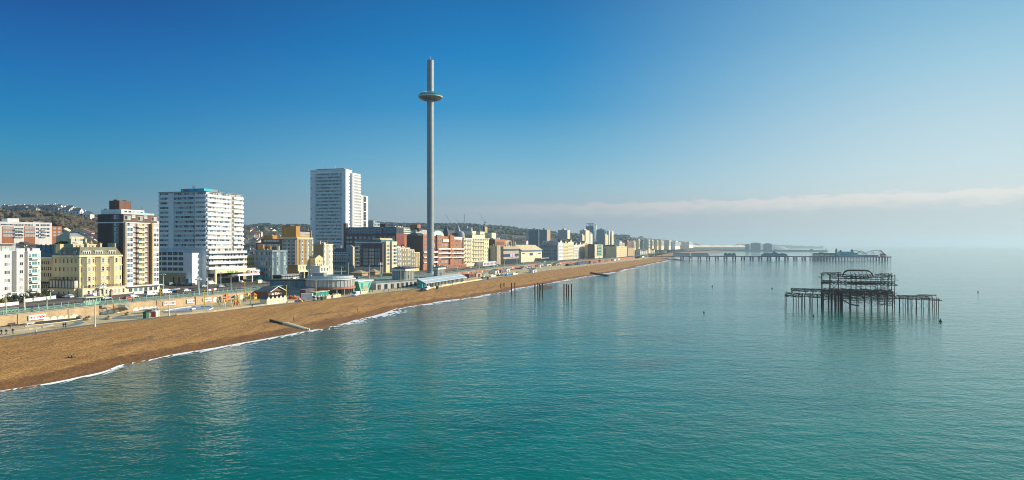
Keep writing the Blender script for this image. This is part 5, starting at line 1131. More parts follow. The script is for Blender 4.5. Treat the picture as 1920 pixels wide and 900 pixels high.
# ------------------------------------------------------------------ lone piles of the old pier, buoys, groynes
for px, yb, yt, lb in ((939, 543, 531, 'leftmost rusty pile, standing on the beach just above the waterline'), (945, 541, 530, 'second rusty pile from the left, on the beach above the waterline'), (959, 546, 530, 'left pile of the pair at the water edge below the beach'), (965.5, 546, 529.5, 'right pile of the pair at the water edge below the beach'),
        (1003, 553.5, 531.5, 'leftmost pile in the middle cluster of four, standing in shallow water'), (1008.5, 551.5, 530, 'tall thin pile second from left in the middle cluster of four'), (1011.5, 554, 531.5, 'third pile of the middle cluster of four, close beside the second'), (1017.5, 552.5, 530.5, 'right pile of the middle cluster of four'),
        (1057.5, 554.5, 532.5, 'leftmost pile in the outermost cluster of four in the sea'), (1062.5, 553.5, 531.5, 'second pile of the outermost cluster of four in the sea'), (1066, 555, 533, 'third pile of the outermost cluster of four in the sea'), (1071.5, 554, 532, 'rightmost pile of the outermost cluster of four in the sea')):
    p = at(px, yb, .2); h = (yb - yt) * p.y / F
    o = thing('pier_pile', lb, 'pile', (p.x, p.y, 0), 0, 'rusty piles of the lost pier between shore and ruin'); MB().tube((0, 0, -2), (0, 0, h), .34, 'rust_red', n=9).build('shaft', o); MB().lathe([(.42, h - .4), (.42, h), (0, h)], 'rust', 9).build('collar', o)
for px, py, lb, sc in ((1320, 586, 'small dark buoy alone in open water left of the ruined pier', .5), (1335.5, 537, 'tiny far buoy left of the ruin, farthest out of the left ones', .7), (1447.5, 541, 'tiny buoy level with the top of the ruined deck, to its left', .7), (1525.5, 593, 'small reddish buoy just in front of the landward end of the ruin', .55), (1763.5, 603, 'reddish-black buoy below the seaward end of the ruined pier', .75), (1834, 547.5, 'dark buoy in open water right of the ruined pier', .6), (1712, 474, 'distant dark buoy beyond the end of the far pier', 2.2)):
    sc *= .72; p = at(px, py, 0); o = thing('buoy', lb, 'buoy', (p.x, p.y, 0), 0, 'marker buoys on the calm sea')
    MB().lathe([(0, -.4 * sc), (.9 * sc, -.2 * sc), (1.0 * sc, .3 * sc), (.5 * sc, 1.0 * sc), (.35 * sc, 1.7 * sc), (0, 1.75 * sc)], 'rust_red' if 'red' in lb else 'black_paint', 12).build('float', o); MB().tube((0, 0, 1.6 * sc), (0, 0, 2.3 * sc), .08 * sc, 'dark_metal').build('topmark', o)
def wallrun(name, label, cat, pts, w, h, m, tops=None, mb=None):
    o = thing(name, label, cat, pts[0]); base = Vector(pts[0]); mb = MB()
    for i, (p, q) in enumerate(zip(pts, pts[1:])):
        p, q = Vector(p) - base, Vector(q) - base; d = (q - p); d.z = 0; d.normalize(); nn_ = Vector((-d.y, d.x, 0)) * w / 2
        a = [p - nn_, q - nn_, q + nn_, p + nn_]
        for z_, k in ((-2.5, 0), (h, 1)): pass
        lo = [v - Vector((0, 0, 2.5)) for v in a]; hi = [v + Vector((0, 0, h)) for v in a]
        mb.face(hi, m)
        for j in range(4): mb.face([lo[j], lo[(j + 1) % 4], hi[(j + 1) % 4], hi[j]], m)
    mb.build('wall', o); return o
a, c = at(507, 600, 2.3), at(572, 619.5, .1); o = wallrun('groyne', 'dark groyne running down the beach with a row of pale stepped posts to the sea', 'groyne', [tuple(a), tuple(a.lerp(c, .45)), tuple(c)], .8, .3, 'wood_dark')  # wall coloured dark all over to stand for its shaded face and shadow
for i in range(11):
    p = a.lerp(c, .42 + .58 * i / 10) - a; MB().box(p.x - .5, p.x + 1.5, p.y - .55, p.y + .35, p.z - 1, p.z + .62, 'pale_cream').build('step_block', o)  # pale colour of the steps stands in for sunlit faces
for px0, py0, px1, py1, lb in ((796, 549.5, 828, 556, 'short dark broken groyne lying across the beach below the glass pavilion'), (1012, 536.5, 1034, 538.5, 'low groyne stub reaching into shallow water behind the middle pile cluster'), (1108, 511.5, 1140, 517, 'low dark groyne on the far beach, reaching into the surf'), (1228, 484, 1281, 487.5, 'long low timber groyne at the foot of the far pier')):
    wallrun('groyne', lb, 'groyne', [tuple(at(px0, py0, 1.5)), tuple(at(px1, py1, .3))], 1.6, .7, 'wood_dark')

# ------------------------------------------------------------------ far amusement pier
p0 = Vector((tan_(1248) * 1395, 1395)); p1 = Vector((tan_(1669) * 1312, 1312)); ax = (p1 - p0).normalized(); rot_ = atan2(ax.y, ax.x); L = (p1 - p0).length
o = thing('amusement_pier', 'long far pier deck on clustered legs, widening to a platform at its seaward end', 'pier', (p0.x, p0.y, 0), rot_)
def fx(px):
    k = tan_(px); return (k * p0.y - p0.x) / (ax.x - k * ax.y)
zd = 7.6; x2 = fx(1524)
MB().box(-40, x2, 0, 14, zd - 1.5, zd, 'navy_paint', 'timber').build('deck', o); MB().box(x2, L, -8, 32, zd - 1.8, zd, 'navy_paint', 'timber').build('platform', o)
mb = MB(); mb.box(-40, x2, -.1, .05, zd + 1, zd + 1.15, 'white_metal'); mb.box(x2, L, -8.1, -7.95, zd + 1, zd + 1.15, 'white_metal')
for k in range(130): x = -40 + (L + 40) * k / 129; y = -.05 if x < x2 else -8.05; mb.box(x - .08, x + .08, y - .05, y + .05, zd, zd + 1, 'white_metal')
mb.build('railing', o)
for k in range(16):
    x = fx(1279 + 16.4 * k)
    if x > x2 - 4: break
    mb = MB()
    for dx in (-2.6, 2.6):
        for y in (.8, 7, 13): mb.tube((x + dx, y, -3), (x + dx, y, zd - 1.2), .5, 'navy_paint', n=6)
    for y in (.8, 13): mb.tube((x - 2.6, y, 1), (x + 2.6, y, zd - 2), .2, 'navy_paint', n=4); mb.tube((x + 2.6, y, 1), (x - 2.6, y, zd - 2), .2, 'navy_paint', n=4)
    mb.build('leg_cluster', o)
for k in range(26):
    x = x2 + 1 + (L - x2 - 2) * k / 25; mb = MB()
    for y in (-7, 3, 13, 24, 31): mb.tube((x, y, -3), (x, y, zd - 1.2), .5, 'navy_paint', n=6)
    if k % 2 == 0 and k < 18: mb.tube((x, -7, .5), (x + 4, -7, zd - 2), .3, 'navy_paint', n=4)
    mb.build('leg_row', o)
for k in range(60):
    x = x2 + (L - x2) * k / 60
    if k < 40: MB().tube((x, -7.2, zd - 4.5), (x + 2.2, -7.2, zd - 4.5), .35, 'navy_paint', n=4).build('tie_beam', o)
def onpier(name, label, cat, px, y=4, group=None):
    q = p0 + ax * fx(px) + Vector((-ax.y, ax.x)) * y; return thing(name, label, cat, (q.x, q.y, zd), rot_, group)
sc = 1340 / F
for pa, pb, lb in ((1262, 1294, 'long low glazed shelter on the landward part of the far pier, left one'), (1296, 1329, 'long low glazed shelter on the landward part of the far pier, right one')):
    o = onpier('pier_shelter', lb, 'shelter', pa); w = (pb - pa) * sc; MB().box(0, w, 0, 8, 0, 3.4, 'balcony_glass').build('glazing', o); MB().hip(-.4, w + .4, -.4, 8.4, 3.4, 5.6, 'slate_blue_render', 2).build('roof', o)
    for k in range(9): MB().box(w * k / 8 - .15, w * k / 8 + .15, -.12, -.02, 0, 3.4, 'white_metal').build('post', o)
o = onpier('pier_kiosk', 'dark little kiosk with three roof bumps, alone mid-way along the far pier', 'kiosk', 1358, 3); w = 22 * sc; MB().box(0, w, 0, 8, 0, 3.2, 'slate_blue_render').build('wall', o)
mb = MB()
for k in range(3): mb.lathe([(w / 6, 3.2), (w / 6.5, 4.6), (w / 10, 5.6), (0, 6)], 'slate_roof', 10, (w * (k + .5) / 3, 4))
mb.build('roof', o)
o = onpier('pier_arcade', 'wide low domed arcade with curved grey roofs and a flag, middle of the far pier', 'arcade', 1429, 2); w = 46 * sc
MB().box(0, w, 0, 11, 0, 2.6, 'slate_blue_render').build('wall', o); mb = MB()
for a, c, hh in ((0, .38, 6.2), (.62, 1, 6), (.3, .7, 7.6)):
    for i in range(8):
        t0, t1 = i / 8, (i + 1) / 8; f_ = lambda t: (w * (a + (c - a) * t), 2.6 + (hh - 2.6) * sin(pi * t) ** .7 if 0 < t < 1 else 2.6)
        (xa, za), (xb_, zb2) = f_(t0), f_(t1); mb.face([(xa, -.3, za), (xb_, -.3, zb2), (xb_, 11.3, zb2), (xa, 11.3, za)], 'lead_grey'); mb.face([(xa, -.3, 2.5), (xb_, -.3, 2.5), (xb_, -.3, zb2), (xa, -.3, za)], 'slate_blue_render')
mb.build('roof', o); mb = MB(); mb.lathe([(2.2, 7), (2, 9), (0, 10)], 'slate_roof', 10, (w / 2, 5)); mb.build('lantern', o); mb = MB(); mb.tube((w / 2, 5, 10), (w / 2, 5, 14), .15, 'white_metal'); mb.box(w / 2, w / 2 + 3, 4.95, 5.05, 11.5, 13.8, 'white_cloth'); mb.build('flag', o)
for i, (pa, pb, hh, mm, lb) in enumerate(((1525, 1535, 4.2, 'grey_render', 'grey booth at the start of the pier-end platform'), (1536, 1545, 5.5, 'brown_brick', 'brown booth with raised roof, second on the pier-end platform'), (1546, 1556, 4.5, 'purple_paint', 'purplish booth, third on the pier-end platform'), (1556.5, 1566, 4.2, 'brown_roof', 'dark brown booth just left of the helter tower'), (1600, 1608, 4.5, 'ivory', 'pale booth just right of the turquoise hall'), (1652, 1660, 3.6, 'red_paint', 'red booth under the long slide at the pier tip'))):
    o = onpier('fairground_booth', lb, 'booth', pa, 0); w = (pb - pa) * sc; MB().box(0, w, 0, 8, 0, hh, mm).build('wall', o); MB().hip(-.3, w + .3, -.3, 8.3, hh, hh + 2, 'slate_roof', 1.5).build('roof', o); MB().box(.6, w - .6, -.15, -.02, .8, hh - 1, 'cream_paint').build('counter', o)
o = onpier('low_arcade', 'long low pale blue shed along the seaward half of the pier platform', 'shed', 1608, -5); w = 34 * sc; MB().box(0, w, 0, 6, 0, 2.8, 'slate_blue_render').build('wall', o); MB().box(-.3, w + .3, -.3, 6.3, 2.8, 3.1, 'lead_grey').build('roof', o)
o = onpier('helter_tower', 'slim dark helter tower with pointed top left of the turquoise hall', 'tower', 1569, 3); MB().lathe([(2.8, 0), (1.8, 10), (2.2, 10.2), (2.2, 12)], 'slate_blue_render', 12).build('wall', o); MB().lathe([(2.4, 12), (0, 16)], 'purple_brick', 12).build('roof', o)
MB().path([(2.9 * cos(t) * (1 - t * .02), 2.9 * sin(t) * (1 - t * .02), 9.5 - t * .6) for t in [i * .5 for i in range(30)]], .35, 'ivory', 5).build('slide', o)
o = onpier('turquoise_hall', 'bright turquoise amusement hall with dark corner turrets on the far pier', 'arcade', 1575, -2); w = 24 * sc
MB().box(0, w, 0, 18, 0, 9.2, 'turquoise_cladding', 'lead_grey').build('wall', o)
for x, hh in ((-.2, 10.2), (w - 4.5, 11.8)): MB().box(x - .6, x + 2.6, -.3, 4, 8.4, hh, 'navy_paint').build('turret', o); MB().prism([(x - .8, -.5), (x + 2.8, -.5), (x + 2.8, 4.2), (x - .8, 4.2)], hh, hh + 2.4, 'slate_roof', scale=.1).build('turret_roof', o)
MB().box(2.4, w - 2.5, -.2, -.02, 3.2, 4.4, 'teal_paint').build('fascia', o)
def coaster(px, pts, lb, y, mm):
    o = onpier('roller_coaster', lb, 'ride', px, y); pp = [((q - px) * sc, 0, z) for q, z in pts]
    MB().path([(x, 0, z) for x, _, z in pp], .4, mm, 5).path([(x, 3, z) for x, _, z in pp], .4, mm, 5).build('track', o)
    for (x, _, z) in pp[1:-1]: MB().tube((x, 0, 0), (x, 0, z), .22, 'white_metal', n=5).tube((x, 3, 0), (x, 3, z), .22, 'white_metal', n=5).build('support', o)
coaster(1598, [(1598, 11), (1602, 11.2), (1606, 11.2), (1610, 11), (1614, 9), (1618, 6.5), (1622, 4.5), (1626, 4)], 'dark roller coaster descending right of the turquoise hall', 10, 'purple_brick')
coaster(1606, [(1606, 3.5), (1609, 6), (1612, 9.5), (1615, 11), (1618, 9.5), (1621, 7), (1624, 4.5)], 'smaller looping coaster in front of the dark one on the pier', 3, 'slate_blue_render')
coaster(1624, [(1624, 4.5), (1627, 7.5), (1630, 9.3), (1633, 9.8), (1636, 9), (1639, 7), (1642, 4.5)], 'pale arched coaster hump in the middle of the pier platform', 8, 'white_metal')
coaster(1638, [(1638, 11.5), (1642, 11.2), (1646, 11.4), (1650, 11), (1653, 10.5)], 'brown high level ride track near the pier tip', 12, 'brown_roof')
o = onpier('long_slide', 'steep dark slide ramp with truss at the seaward tip of the far pier', 'ride', 1652, 4); mb = MB()
for y in (0, 3): mb.tube((0, y, 12.8), (10.5 * sc, y, .8), .6, 'purple_brick', n=5); mb.tube((0, y, 11), (8.8 * sc, y, .8), .25, 'white_metal', n=5)
mb.build('chute', o); MB().tube((0, 0, 0), (0, 0, 12.8), .4, 'white_metal').tube((0, 3, 0), (0, 3, 12.8), .4, 'white_metal').build('support', o)
# ------------------------------------------------------------------ retaining wall, railings
def run(f, Ya, Yb, step):
    n = max(1, round((Yb - Ya) / step)); return [Vector((f(Ya + (Yb - Ya) * i / n), Ya + (Yb - Ya) * i / n, 0)) for i in range(n + 1)]
def ribbon(mb, pts, d0, d1, z0, z1, m):
    """a wall-like solid following pts, from d0 to d1 metres seaward of them"""
    o0 = pts[0]
    nr = []
    for i in range(len(pts)):
        d = (pts[min(i + 1, len(pts) - 1)] - pts[max(0, i - 1)]).normalized(); nr.append(Vector((d.y, -d.x, 0)))
    A_ = [p + n_ * d0 for p, n_ in zip(pts, nr)]; B_ = [p + n_ * d1 for p, n_ in zip(pts, nr)]
    for i in range(len(pts) - 1):
        a, b_, c, d = A_[i], A_[i + 1], B_[i + 1], B_[i]; w = lambda v, z: (v.x, v.y, z)
        mb.face([w(a, z1), w(d, z1), w(c, z1), w(b_, z1)], m); mb.face([w(d, z0), w(c, z0), w(c, z1), w(d, z1)], m); mb.face([w(b_, z0), w(a, z0), w(a, z1), w(b_, z1)], m)
        if i == 0: mb.face([w(a, z0), w(d, z0), w(d, z1), w(a, z1)], m)
        if i == len(pts) - 2: mb.face([w(b_, z0), w(b_, z1), w(c, z1), w(c, z0)], m)
    return mb
walls = ((60, 318, 'wall_tan', 'tan rendered sea wall with half-round arch doors below the green railings'), (318, 470, 'wall_tan', 'sea wall stretch behind the beach huts and round restaurant'), (470, 1350, 'brick_arch', 'long red-brick arched sea wall running far along the beach'))
WO = []
for Ya, Yb, mm, lb in walls:
    o = thing('sea_wall', lb, 'wall'); ribbon(MB(), run(xr, Ya, Yb, 5), -.1, .35, ZL - .6, ZU - .1, mm).build('wall', o); ribbon(MB(), run(xr, Ya, Yb, 5), -.2, .55, ZU - .095, ZU + .17, 'kerb').build('coping', o); WO.append(o)
    for k, Y in enumerate([Ya + (Yb - Ya) * (i + .5) / 14 for i in range(14)]):
        a = tang(xr, Y); MB().box(-.35, .35, -.6, .1, ZL - .2, ZU - .1, mm).build('buttress', o, (xr(Y), Y, 0), pi / 2 - a)
def arch(px, py, r, mm, o, part='arch_door', full=False, zc=None):
    Y = on_line(xr, px); a = tang(xr, Y); mb = MB(); n_ = 14
    rng = range(n_ + 1); pts = [(r * cos(pi * i / n_), r * sin(pi * i / n_)) for i in rng] if not full else [(r * cos(2 * pi * i / n_), r * sin(2 * pi * i / n_)) for i in range(n_)]
    z0 = zc if zc is not None else ZL + .05
    mb.face([(x, -.42, z0 + z) for x, z in pts], mm); mb.face([(x * 1.12, -.39, z0 + z * 1.12) for x, z in pts], 'stone')
    mb.build(part, o, (xr(Y), Y, 0), pi / 2 - a)
for px in (86, 99, 112.5, 125, 138): arch(px, 0, 1.4, 'ivory', WO[0])
for px in (194, 206, 217): arch(px, 0, 1.35, 'white_render', WO[0])
for px in (253, 263, 273, 282.5, 292): arch(px, 0, 1.25, 'white_render', WO[0])
for px, mm in ((402, 'white_render'), (431, 'lead_grey'), (441.5, 'white_render'), (451, 'ivory'), (467, 'white_render'), (476, 'mint_paint'), (484, 'mint_paint'), (492, 'teal_paint'), (523, 'ivory')): arch(px, 0, 1.2, mm, WO[1], full=True, zc=ZL + 1.35)
for i in range(42):
    px = 836 + i * 5.2 if i < 16 else 919 + (i - 16) * 6
    Y = on_line(xr, px)
    if Y: arch(px, 0, 1.7, ['wood_dark', 'black_paint', 'teal_paint', 'ivory', 'glass_dark'][i % 5], WO[2], zc=ZL + 1)
for px0, px1, mm, lb in ((50, 82, 'white_panel', 'white graffiti-style banner with pink scrawl on the sea wall at far left'), (304, 327, 'white_panel', 'white banner with red lettering strip on the wall above the pool, left one'), (348, 362, 'white_panel', 'short white banner with dark strip on the wall above the pool, right one'), (379, 394, 'white_panel', 'pinkish banner on the wall left of the playground')):
    Ya, Yb = on_line(xr, px0), on_line(xr, px1); Pa = Vector((xr(Ya), Ya)); a = atan2(xr(Yb) - xr(Ya), Yb - Ya); w = hypot(xr(Yb) - xr(Ya), Yb - Ya)
    o = thing('banner', lb, 'banner', (Pa.x, Ya, 0), pi / 2 - a); MB().box(0, w, -.75, -.68, ZL + 1.0, ZL + 2.6, mm).build('sheet', o); mb = MB()
    rb = random.Random(px0)
    for k in range(int(w / .55)):
        x = .3 + k * .55; mb.box(x, x + rb.uniform(.2, .42), -.78, -.752, ZL + 1.35 + rb.uniform(0, .3), ZL + 2.0 + rb.uniform(0, .4), rb.choice(['pink_paint', 'red_paint', 'purple_brick'] if 'pink' in lb else ['red_paint', 'purple_brick']))
    mb.build('scrawl', o)
def railing(f, d, Ya, Yb, z, lb, group, m='sea_green_paint', lattice=True, h=1.25, posts=14):
    g_ = off(f, d); pts = run(g_, Ya, Yb, 4); base = Vector((pts[0].x, pts[0].y, z)); o = thing('railing', lb, 'railing', tuple(base), 0, group)
    pts = [p - Vector((base.x, base.y, 0)) for p in pts]
    ribbon(MB(), pts, -.06, .06, h - .09, h, m).build('top_rail', o); ribbon(MB(), pts, -.03, .03, .18, .24, m).build('lower_rail', o)
    if lattice:
        mb = MB()
        for p, q in zip(pts, pts[1:]):
            n_ = 9
            for k in range(n_):
                a, c = p.lerp(q, k / n_), p.lerp(q, (k + 1) / n_); mb.tube((a.x, a.y, .22), (c.x, c.y, h - .1), .035, m, n=3); mb.tube((c.x, c.y, .22), (a.x, a.y, h - .1), .035, m, n=3)
        mb.build('lattice', o)
    for k in range(posts):
        q = k / (posts - 1) * (len(pts) - 1); i = min(int(q), len(pts) - 2); p = pts[i].lerp(pts[i + 1], q - i); MB().box(p.x - .09, p.x + .09, p.y - .09, p.y + .09, 0, h + .12, m).build('post', o)
    return o
RL = [(150, 222, 'above the first banner at far left'), (222, 262, 'between the tall lamp and the seaside shelter'), (262, 300, 'above the white arch doors and the pool'), (300, 345, 'above the playground'), (345, 400, 'behind the beach huts'), (400, 470, 'behind the round restaurant'), (470, 560, 'beside the observation tower'), (560, 700, 'above the red arches right of the glass pavilion'), (700, 900, 'above the fishing quarter kiosks'), (900, 1250, 'on the far sea wall towards the pier')]
for Ya, Yb, lb in RL: railing(xr, -.35, Ya, Yb, ZU + .14, 'sea-green lattice railing stretch ' + lb, 'green promenade railings', posts=16)
railing(xr, -8.2, 330, 395, ZU + .14, 'second green balustrade beside the road above the beach huts', 'roadside railings', m='sea_green_paint', lattice=False, h=1.1, posts=48)
railing(xr, -8.2, 205, 226, ZU + .14, 'short green cycle barrier beside the road at far left', 'roadside railings', m='sea_green_paint', lattice=True, h=1.1, posts=6)
def copies(proto, spots):
    for i, (loc, rz) in enumerate(spots):
        o = proto if i == 0 else copy_tree(proto); o.location = loc; o.rotation_euler.z = rz
pb = thing('bollard', 'one of the green roadside bollards lined up along the seafront road', 'bollard', (0, 0, 0), 0, 'green bollards along the seafront road')
MB().tube((0, 0, 0), (0, 0, 1.25), .17, 'mint_paint', .13, 8).build('post', pb); MB().lathe([(.2, 1.25), (.2, 1.4), (0, 1.5)], 'mint_paint', 8).build('cap', pb)
copies(pb, [((off(xr, -7.0)(Y), Y, ZU + .14), 0) for Y in [232 + 2.9 * i for i in range(33)]])

# ------------------------------------------------------------------ lamps and poles
def lamp(px, yb, yt, z, kind, lb, cat='street lamp', group='lamp posts on the seafront'):
    p = at(px, yb, z); h = (yb - yt) * p.y / F; o = thing('street_lamp', lb, cat, tuple(p), 0, group)
    if kind == 'big':
        MB().tube((0, 0, 0), (0, 0, h * .5), .62, 'mint_paint', .42, 10).build('base', o); MB().lathe([(.9, 0), (.9, .7), (.6, 1)], 'mint_paint', 10).build('plinth', o); MB().tube((0, 0, h * .5), (0, 0, h), .30, 'ivory', .16, 8).build('shaft', o)
        mb = MB()
        for a in (0, 90, 180, 270): mb.path([(0, 0, h * .93), (cos(R(a)) * .8, sin(R(a)) * .8, h * .99), (cos(R(a)) * 1.2, sin(R(a)) * 1.2, h * .95)], .08, 'ivory', 5)
        mb.build('bracket', o)
        for a in (0, 90, 180, 270): MB().lathe([(.05, h * .96), (.34, h * .93), (.3, h * .89), (0, h * .88)], 'white_metal', 8, (cos(R(a)) * 1.2, sin(R(a)) * 1.2)).build('lantern', o)
    elif kind == 'pole':
        MB().tube((0, 0, 0), (0, 0, h), .2, 'cream_paint', .12, 8).build('shaft', o); MB().lathe([(.32, 0), (.32, .5), (.2, .8)], 'cream_paint', 8).build('base', o); MB().box(-.25, .6, -.16, .16, h, h + .16, 'white_metal').build('lantern', o)
    elif kind == 'yellow':
        MB().tube((0, 0, 0), (0, 0, h), .17, 'yellow_paint', .13, 8).build('shaft', o); MB().lathe([(.3, h), (.22, h + .3), (0, h + .35)], 'yellow_paint', 8).build('lantern', o)
    else:
        MB().tube((0, 0, 0), (0, 0, h * .35), .26, 'mint_paint', .2, 8).build('base', o); MB().tube((0, 0, h * .35), (0, 0, h), .16, 'ivory', .1, 8).build('shaft', o); mb = MB(); mb.path([(-1, 0, h - .2), (-.5, 0, h), (.5, 0, h), (1, 0, h - .2)], .07, 'ivory', 5); mb.build('bracket', o)
        for x in (-1, 1): MB().lathe([(.05, h - .15), (.3, h - .3), (.22, h - .6), (0, h - .65)], 'white_metal', 8, (x, 0)).build('lantern', o)
for px, yb, yt, z, k, lb in ((45.5, 602.5, 548, ZL, 'big', 'tall lamp with thick green lower half, nearest the left edge of the photo'), (372.5, 568.5, 520, ZL, 'big', 'tall lamp with thick green base and lantern cluster behind the blue pool'), (713.5, 533, 492, ZL, 'big', 'tall lamp with fat teal base right of the teal angular kiosk'),
        (88, 600, 562, ZL, 'pole', 'thin cream pole by the dark oval bed at far left'), (178, 613, 562, ZL, 'pole', 'thin cream pole at the beach edge below the green stairs'), (317, 593, 550, ZL, 'pole', 'cream pole at the beach edge in front of the blue pool'), (301, 575, 541, ZL, 'yellow', 'slim yellow pole against the sea wall left of the pool'), (383.5, 579, 546, ZL, 'yellow', 'slim yellow pole at the right end of the pool'), (389, 556, 521, ZU, 'pole', 'pole on the upper pavement right of the lantern cluster lamp'), (433, 544, 516, ZU, 'green', 'two-armed lamp with green base on the road, in front of the white podium'), (414, 538, 511, ZU, 'green', 'two-armed lamp left of its green-based twin by the white podium'), (459, 563, 530, ZL, 'yellow', 'yellow pole standing among the playground frames'), (470, 571, 540, ZL, 'pole', 'thin pole left of the beach huts'), (537, 566, 536, ZL, 'yellow', 'yellow pole touching the right end of the beach huts'), (510, 531, 499, ZU, 'green', 'pale two-armed lamp in front of the slate-blue hotel'), (516, 538, 524, ZU, 'yellow', 'stout yellow post above the gabled beach building'), (578, 535, 504, ZU, 'green', 'two-armed lamp with green base right of the golden brick block'), (592.5, 559, 526, ZL, 'pole', 'pole in front of the round restaurant, its left end'), (624.5, 526, 504, ZU, 'pole', 'pole behind the middle of the round restaurant'), (640, 522, 500, ZU, 'green', 'lamp rising behind the round restaurant, right of centre'), (653.5, 517, 493, ZU, 'pole', 'pole by the square lawn, left of the teal kiosk'), (692.5, 523, 498, ZU, 'pole', 'pole right behind the white roof of the teal kiosk'), (751.5, 546, 505, ZL, 'pole', 'cream pole at the beach edge in front of the left classical pavilion'), (784, 539, 516, ZL, 'pole', 'pole between the two classical pavilions, at the beach edge'), (858, 517, 486, ZU, 'green', 'two-armed lamp above the glass pavilion, right part'), (899, 515, 486, ZL + 1, 'green', 'lamp with green base below the balcony hotel'), (946, 510, 487, ZL + 1, 'green', 'lamp before the fishing quarter kiosks'), (969, 504, 478, ZL, 'big', 'tall green-based lamp in front of the tan leisure centre'), (957, 490, 474, ZU, 'green', 'lamp in front of the purple and white sign'), (1035, 489, 468, ZU, 'green', 'lamp in front of the grey-blue gabled terrace'), (1081, 499, 477, ZL, 'pole', 'tall pole by the dark stalls on the far beach edge'), (11, 588, 552, ZU, 'green', 'two-armed green-based lamp in front of the white flats, far left'), (94.5, 562, 543, ZU, 'green', 'short two-armed lamp at the mouth of the side street'), (194, 562, 530, ZU, 'green', 'two-armed lamp in front of the cream corner hotel'), (306, 545, 513, ZU, 'green', 'lamp at the forecourt left of the white tower'), (730, 508, 484, ZU, 'pole', 'mast-like pole left of the left classical pavilion')):
    lamp(px, yb, yt, z, k, lb)

# ------------------------------------------------------------------ cars and vans
def car_proto(paint, kind='car'):
    o = link('parked_car' if kind == 'car' else ('parked_van' if kind == 'van' else 'box_truck'), None)
    L, w, h = dict(car=(4.3, 1.8, 1.48), van=(5.4, 2.0, 2.3), truck=(6.5, 2.3, 3.4))[kind]
    mb = MB(); c = 'car_' + paint
    def loft(sec):
        k = len(mb.v); n_ = len(sec)
        for y in (-w / 2, w / 2): mb.v += [(x, y * (.86 if z > h * .62 and kind != 'truck' else 1), z) for x, z in sec]
        for i in range(n_): j = (i + 1) % n_; mb.f.append((k + i, k + j, k + n_ + j, k + n_ + i)); mb.m.append(c)
        mb.f.append(tuple(k + i for i in reversed(range(n_)))); mb.m.append(c); mb.f.append(tuple(k + n_ + i for i in range(n_))); mb.m.append(c)
    a = L / 2
    if kind == 'car': sec = [(-a, .3), (a, .3), (a, .62), (a - .15, .78), (a - 1.15, .92), (a - 1.75, 1.40), (a - 2.2, h), (-a + .9, h - .03), (-a + .25, 1.0), (-a, .9)]; gl = [((a - 1.22, .95), (a - 1.74, 1.37)), ((-a + .86, h - .1), (-a + .27, 1.02))]; sw = [(a - 1.3, .98), (a - 1.8, 1.36), (-a + 1.0, 1.38), (-a + .5, 1.0)]
    elif kind == 'van': sec = [(-a, .35), (a, .35), (a, .9), (a - .9, 1.2), (a - 1.6, 2.05), (a - 2.0, h), (-a, h)]; gl = [((a - .95, 1.26), (a - 1.56, 2.0)), ((-a - .01, h - .3), (-a - .01, 1.4))]; sw = [(a - 1.1, 1.3), (a - 1.6, 1.95), (a - 2.3, 1.95), (a - 2.3, 1.3)]
    else: sec = [(-a, .5), (a, .5), (a, 1.2), (a - .25, 1.9), (a - .45, 2.3), (a - 1.5, 2.35), (a - 1.5, h), (-a, h)]; gl = [((a - .02, 1.25), (a - .24, 1.88))]; sw = [(a - .3, 1.3), (a - .5, 2.1), (a - 1.3, 2.1), (a - 1.3, 1.3)]
    loft(sec); mb.build('body', o)
    g_ = MB(); ww = w / 2 * .8
    for (p, q) in gl: nx = .02 if p[0] > 0 else -.02; g_.face([(p[0] + nx, -ww, p[1] + .02), (p[0] + nx, ww, p[1] + .02), (q[0] + nx, ww * .9, q[1] + .02), (q[0] + nx, -ww * .9, q[1] + .02)], 'glass_dark')
    for s_ in (-1, 1): g_.face([(x, s_ * (w / 2 * (.86 if z > h * .62 and kind != 'truck' else 1) + .012), z) for x, z in sw], 'glass_dark')
    g_.build('windows', o)
    for x in (-a + .8, a - .85):
        for s_ in (-1, 1): MB().tube((x, s_ * w * .40, .33), (x, s_ * (w / 2 + .02), .33), .33, 'tyre', n=12).build('wheel', o)
    for s_ in (-1, 1): MB().box(a - .02, a + .02, s_ * w * .34 - .16, s_ * w * .34 + .16, .6, .76, 'headlight').build('headlight', o); MB().box(-a - .02, -a + .02, s_ * w * .38 - .1, s_ * w * .38 + .1, .75, .95, 'tail_light').build('tail_light', o)
    return o
CP = {}; CG = {'car': 'cars on the seafront', 'van': 'vans on the seafront', 'truck': 'trucks on the seafront'}
def car(px, py, z, paint, rz, lb, kind='car', group=None):
    k = (paint, kind)
    if k not in CP: CP[k] = o = car_proto(paint, kind)
    else: o = copy_tree(CP[k])
    p = at(px, py, z); o.location = p; o.rotation_euler.z = rz; tag(o, lb, dict(car='car', van='van', truck='truck')[kind], group or CG[kind]); return o
RD = pi / 2 - R(17)
ZR = ZU + .035
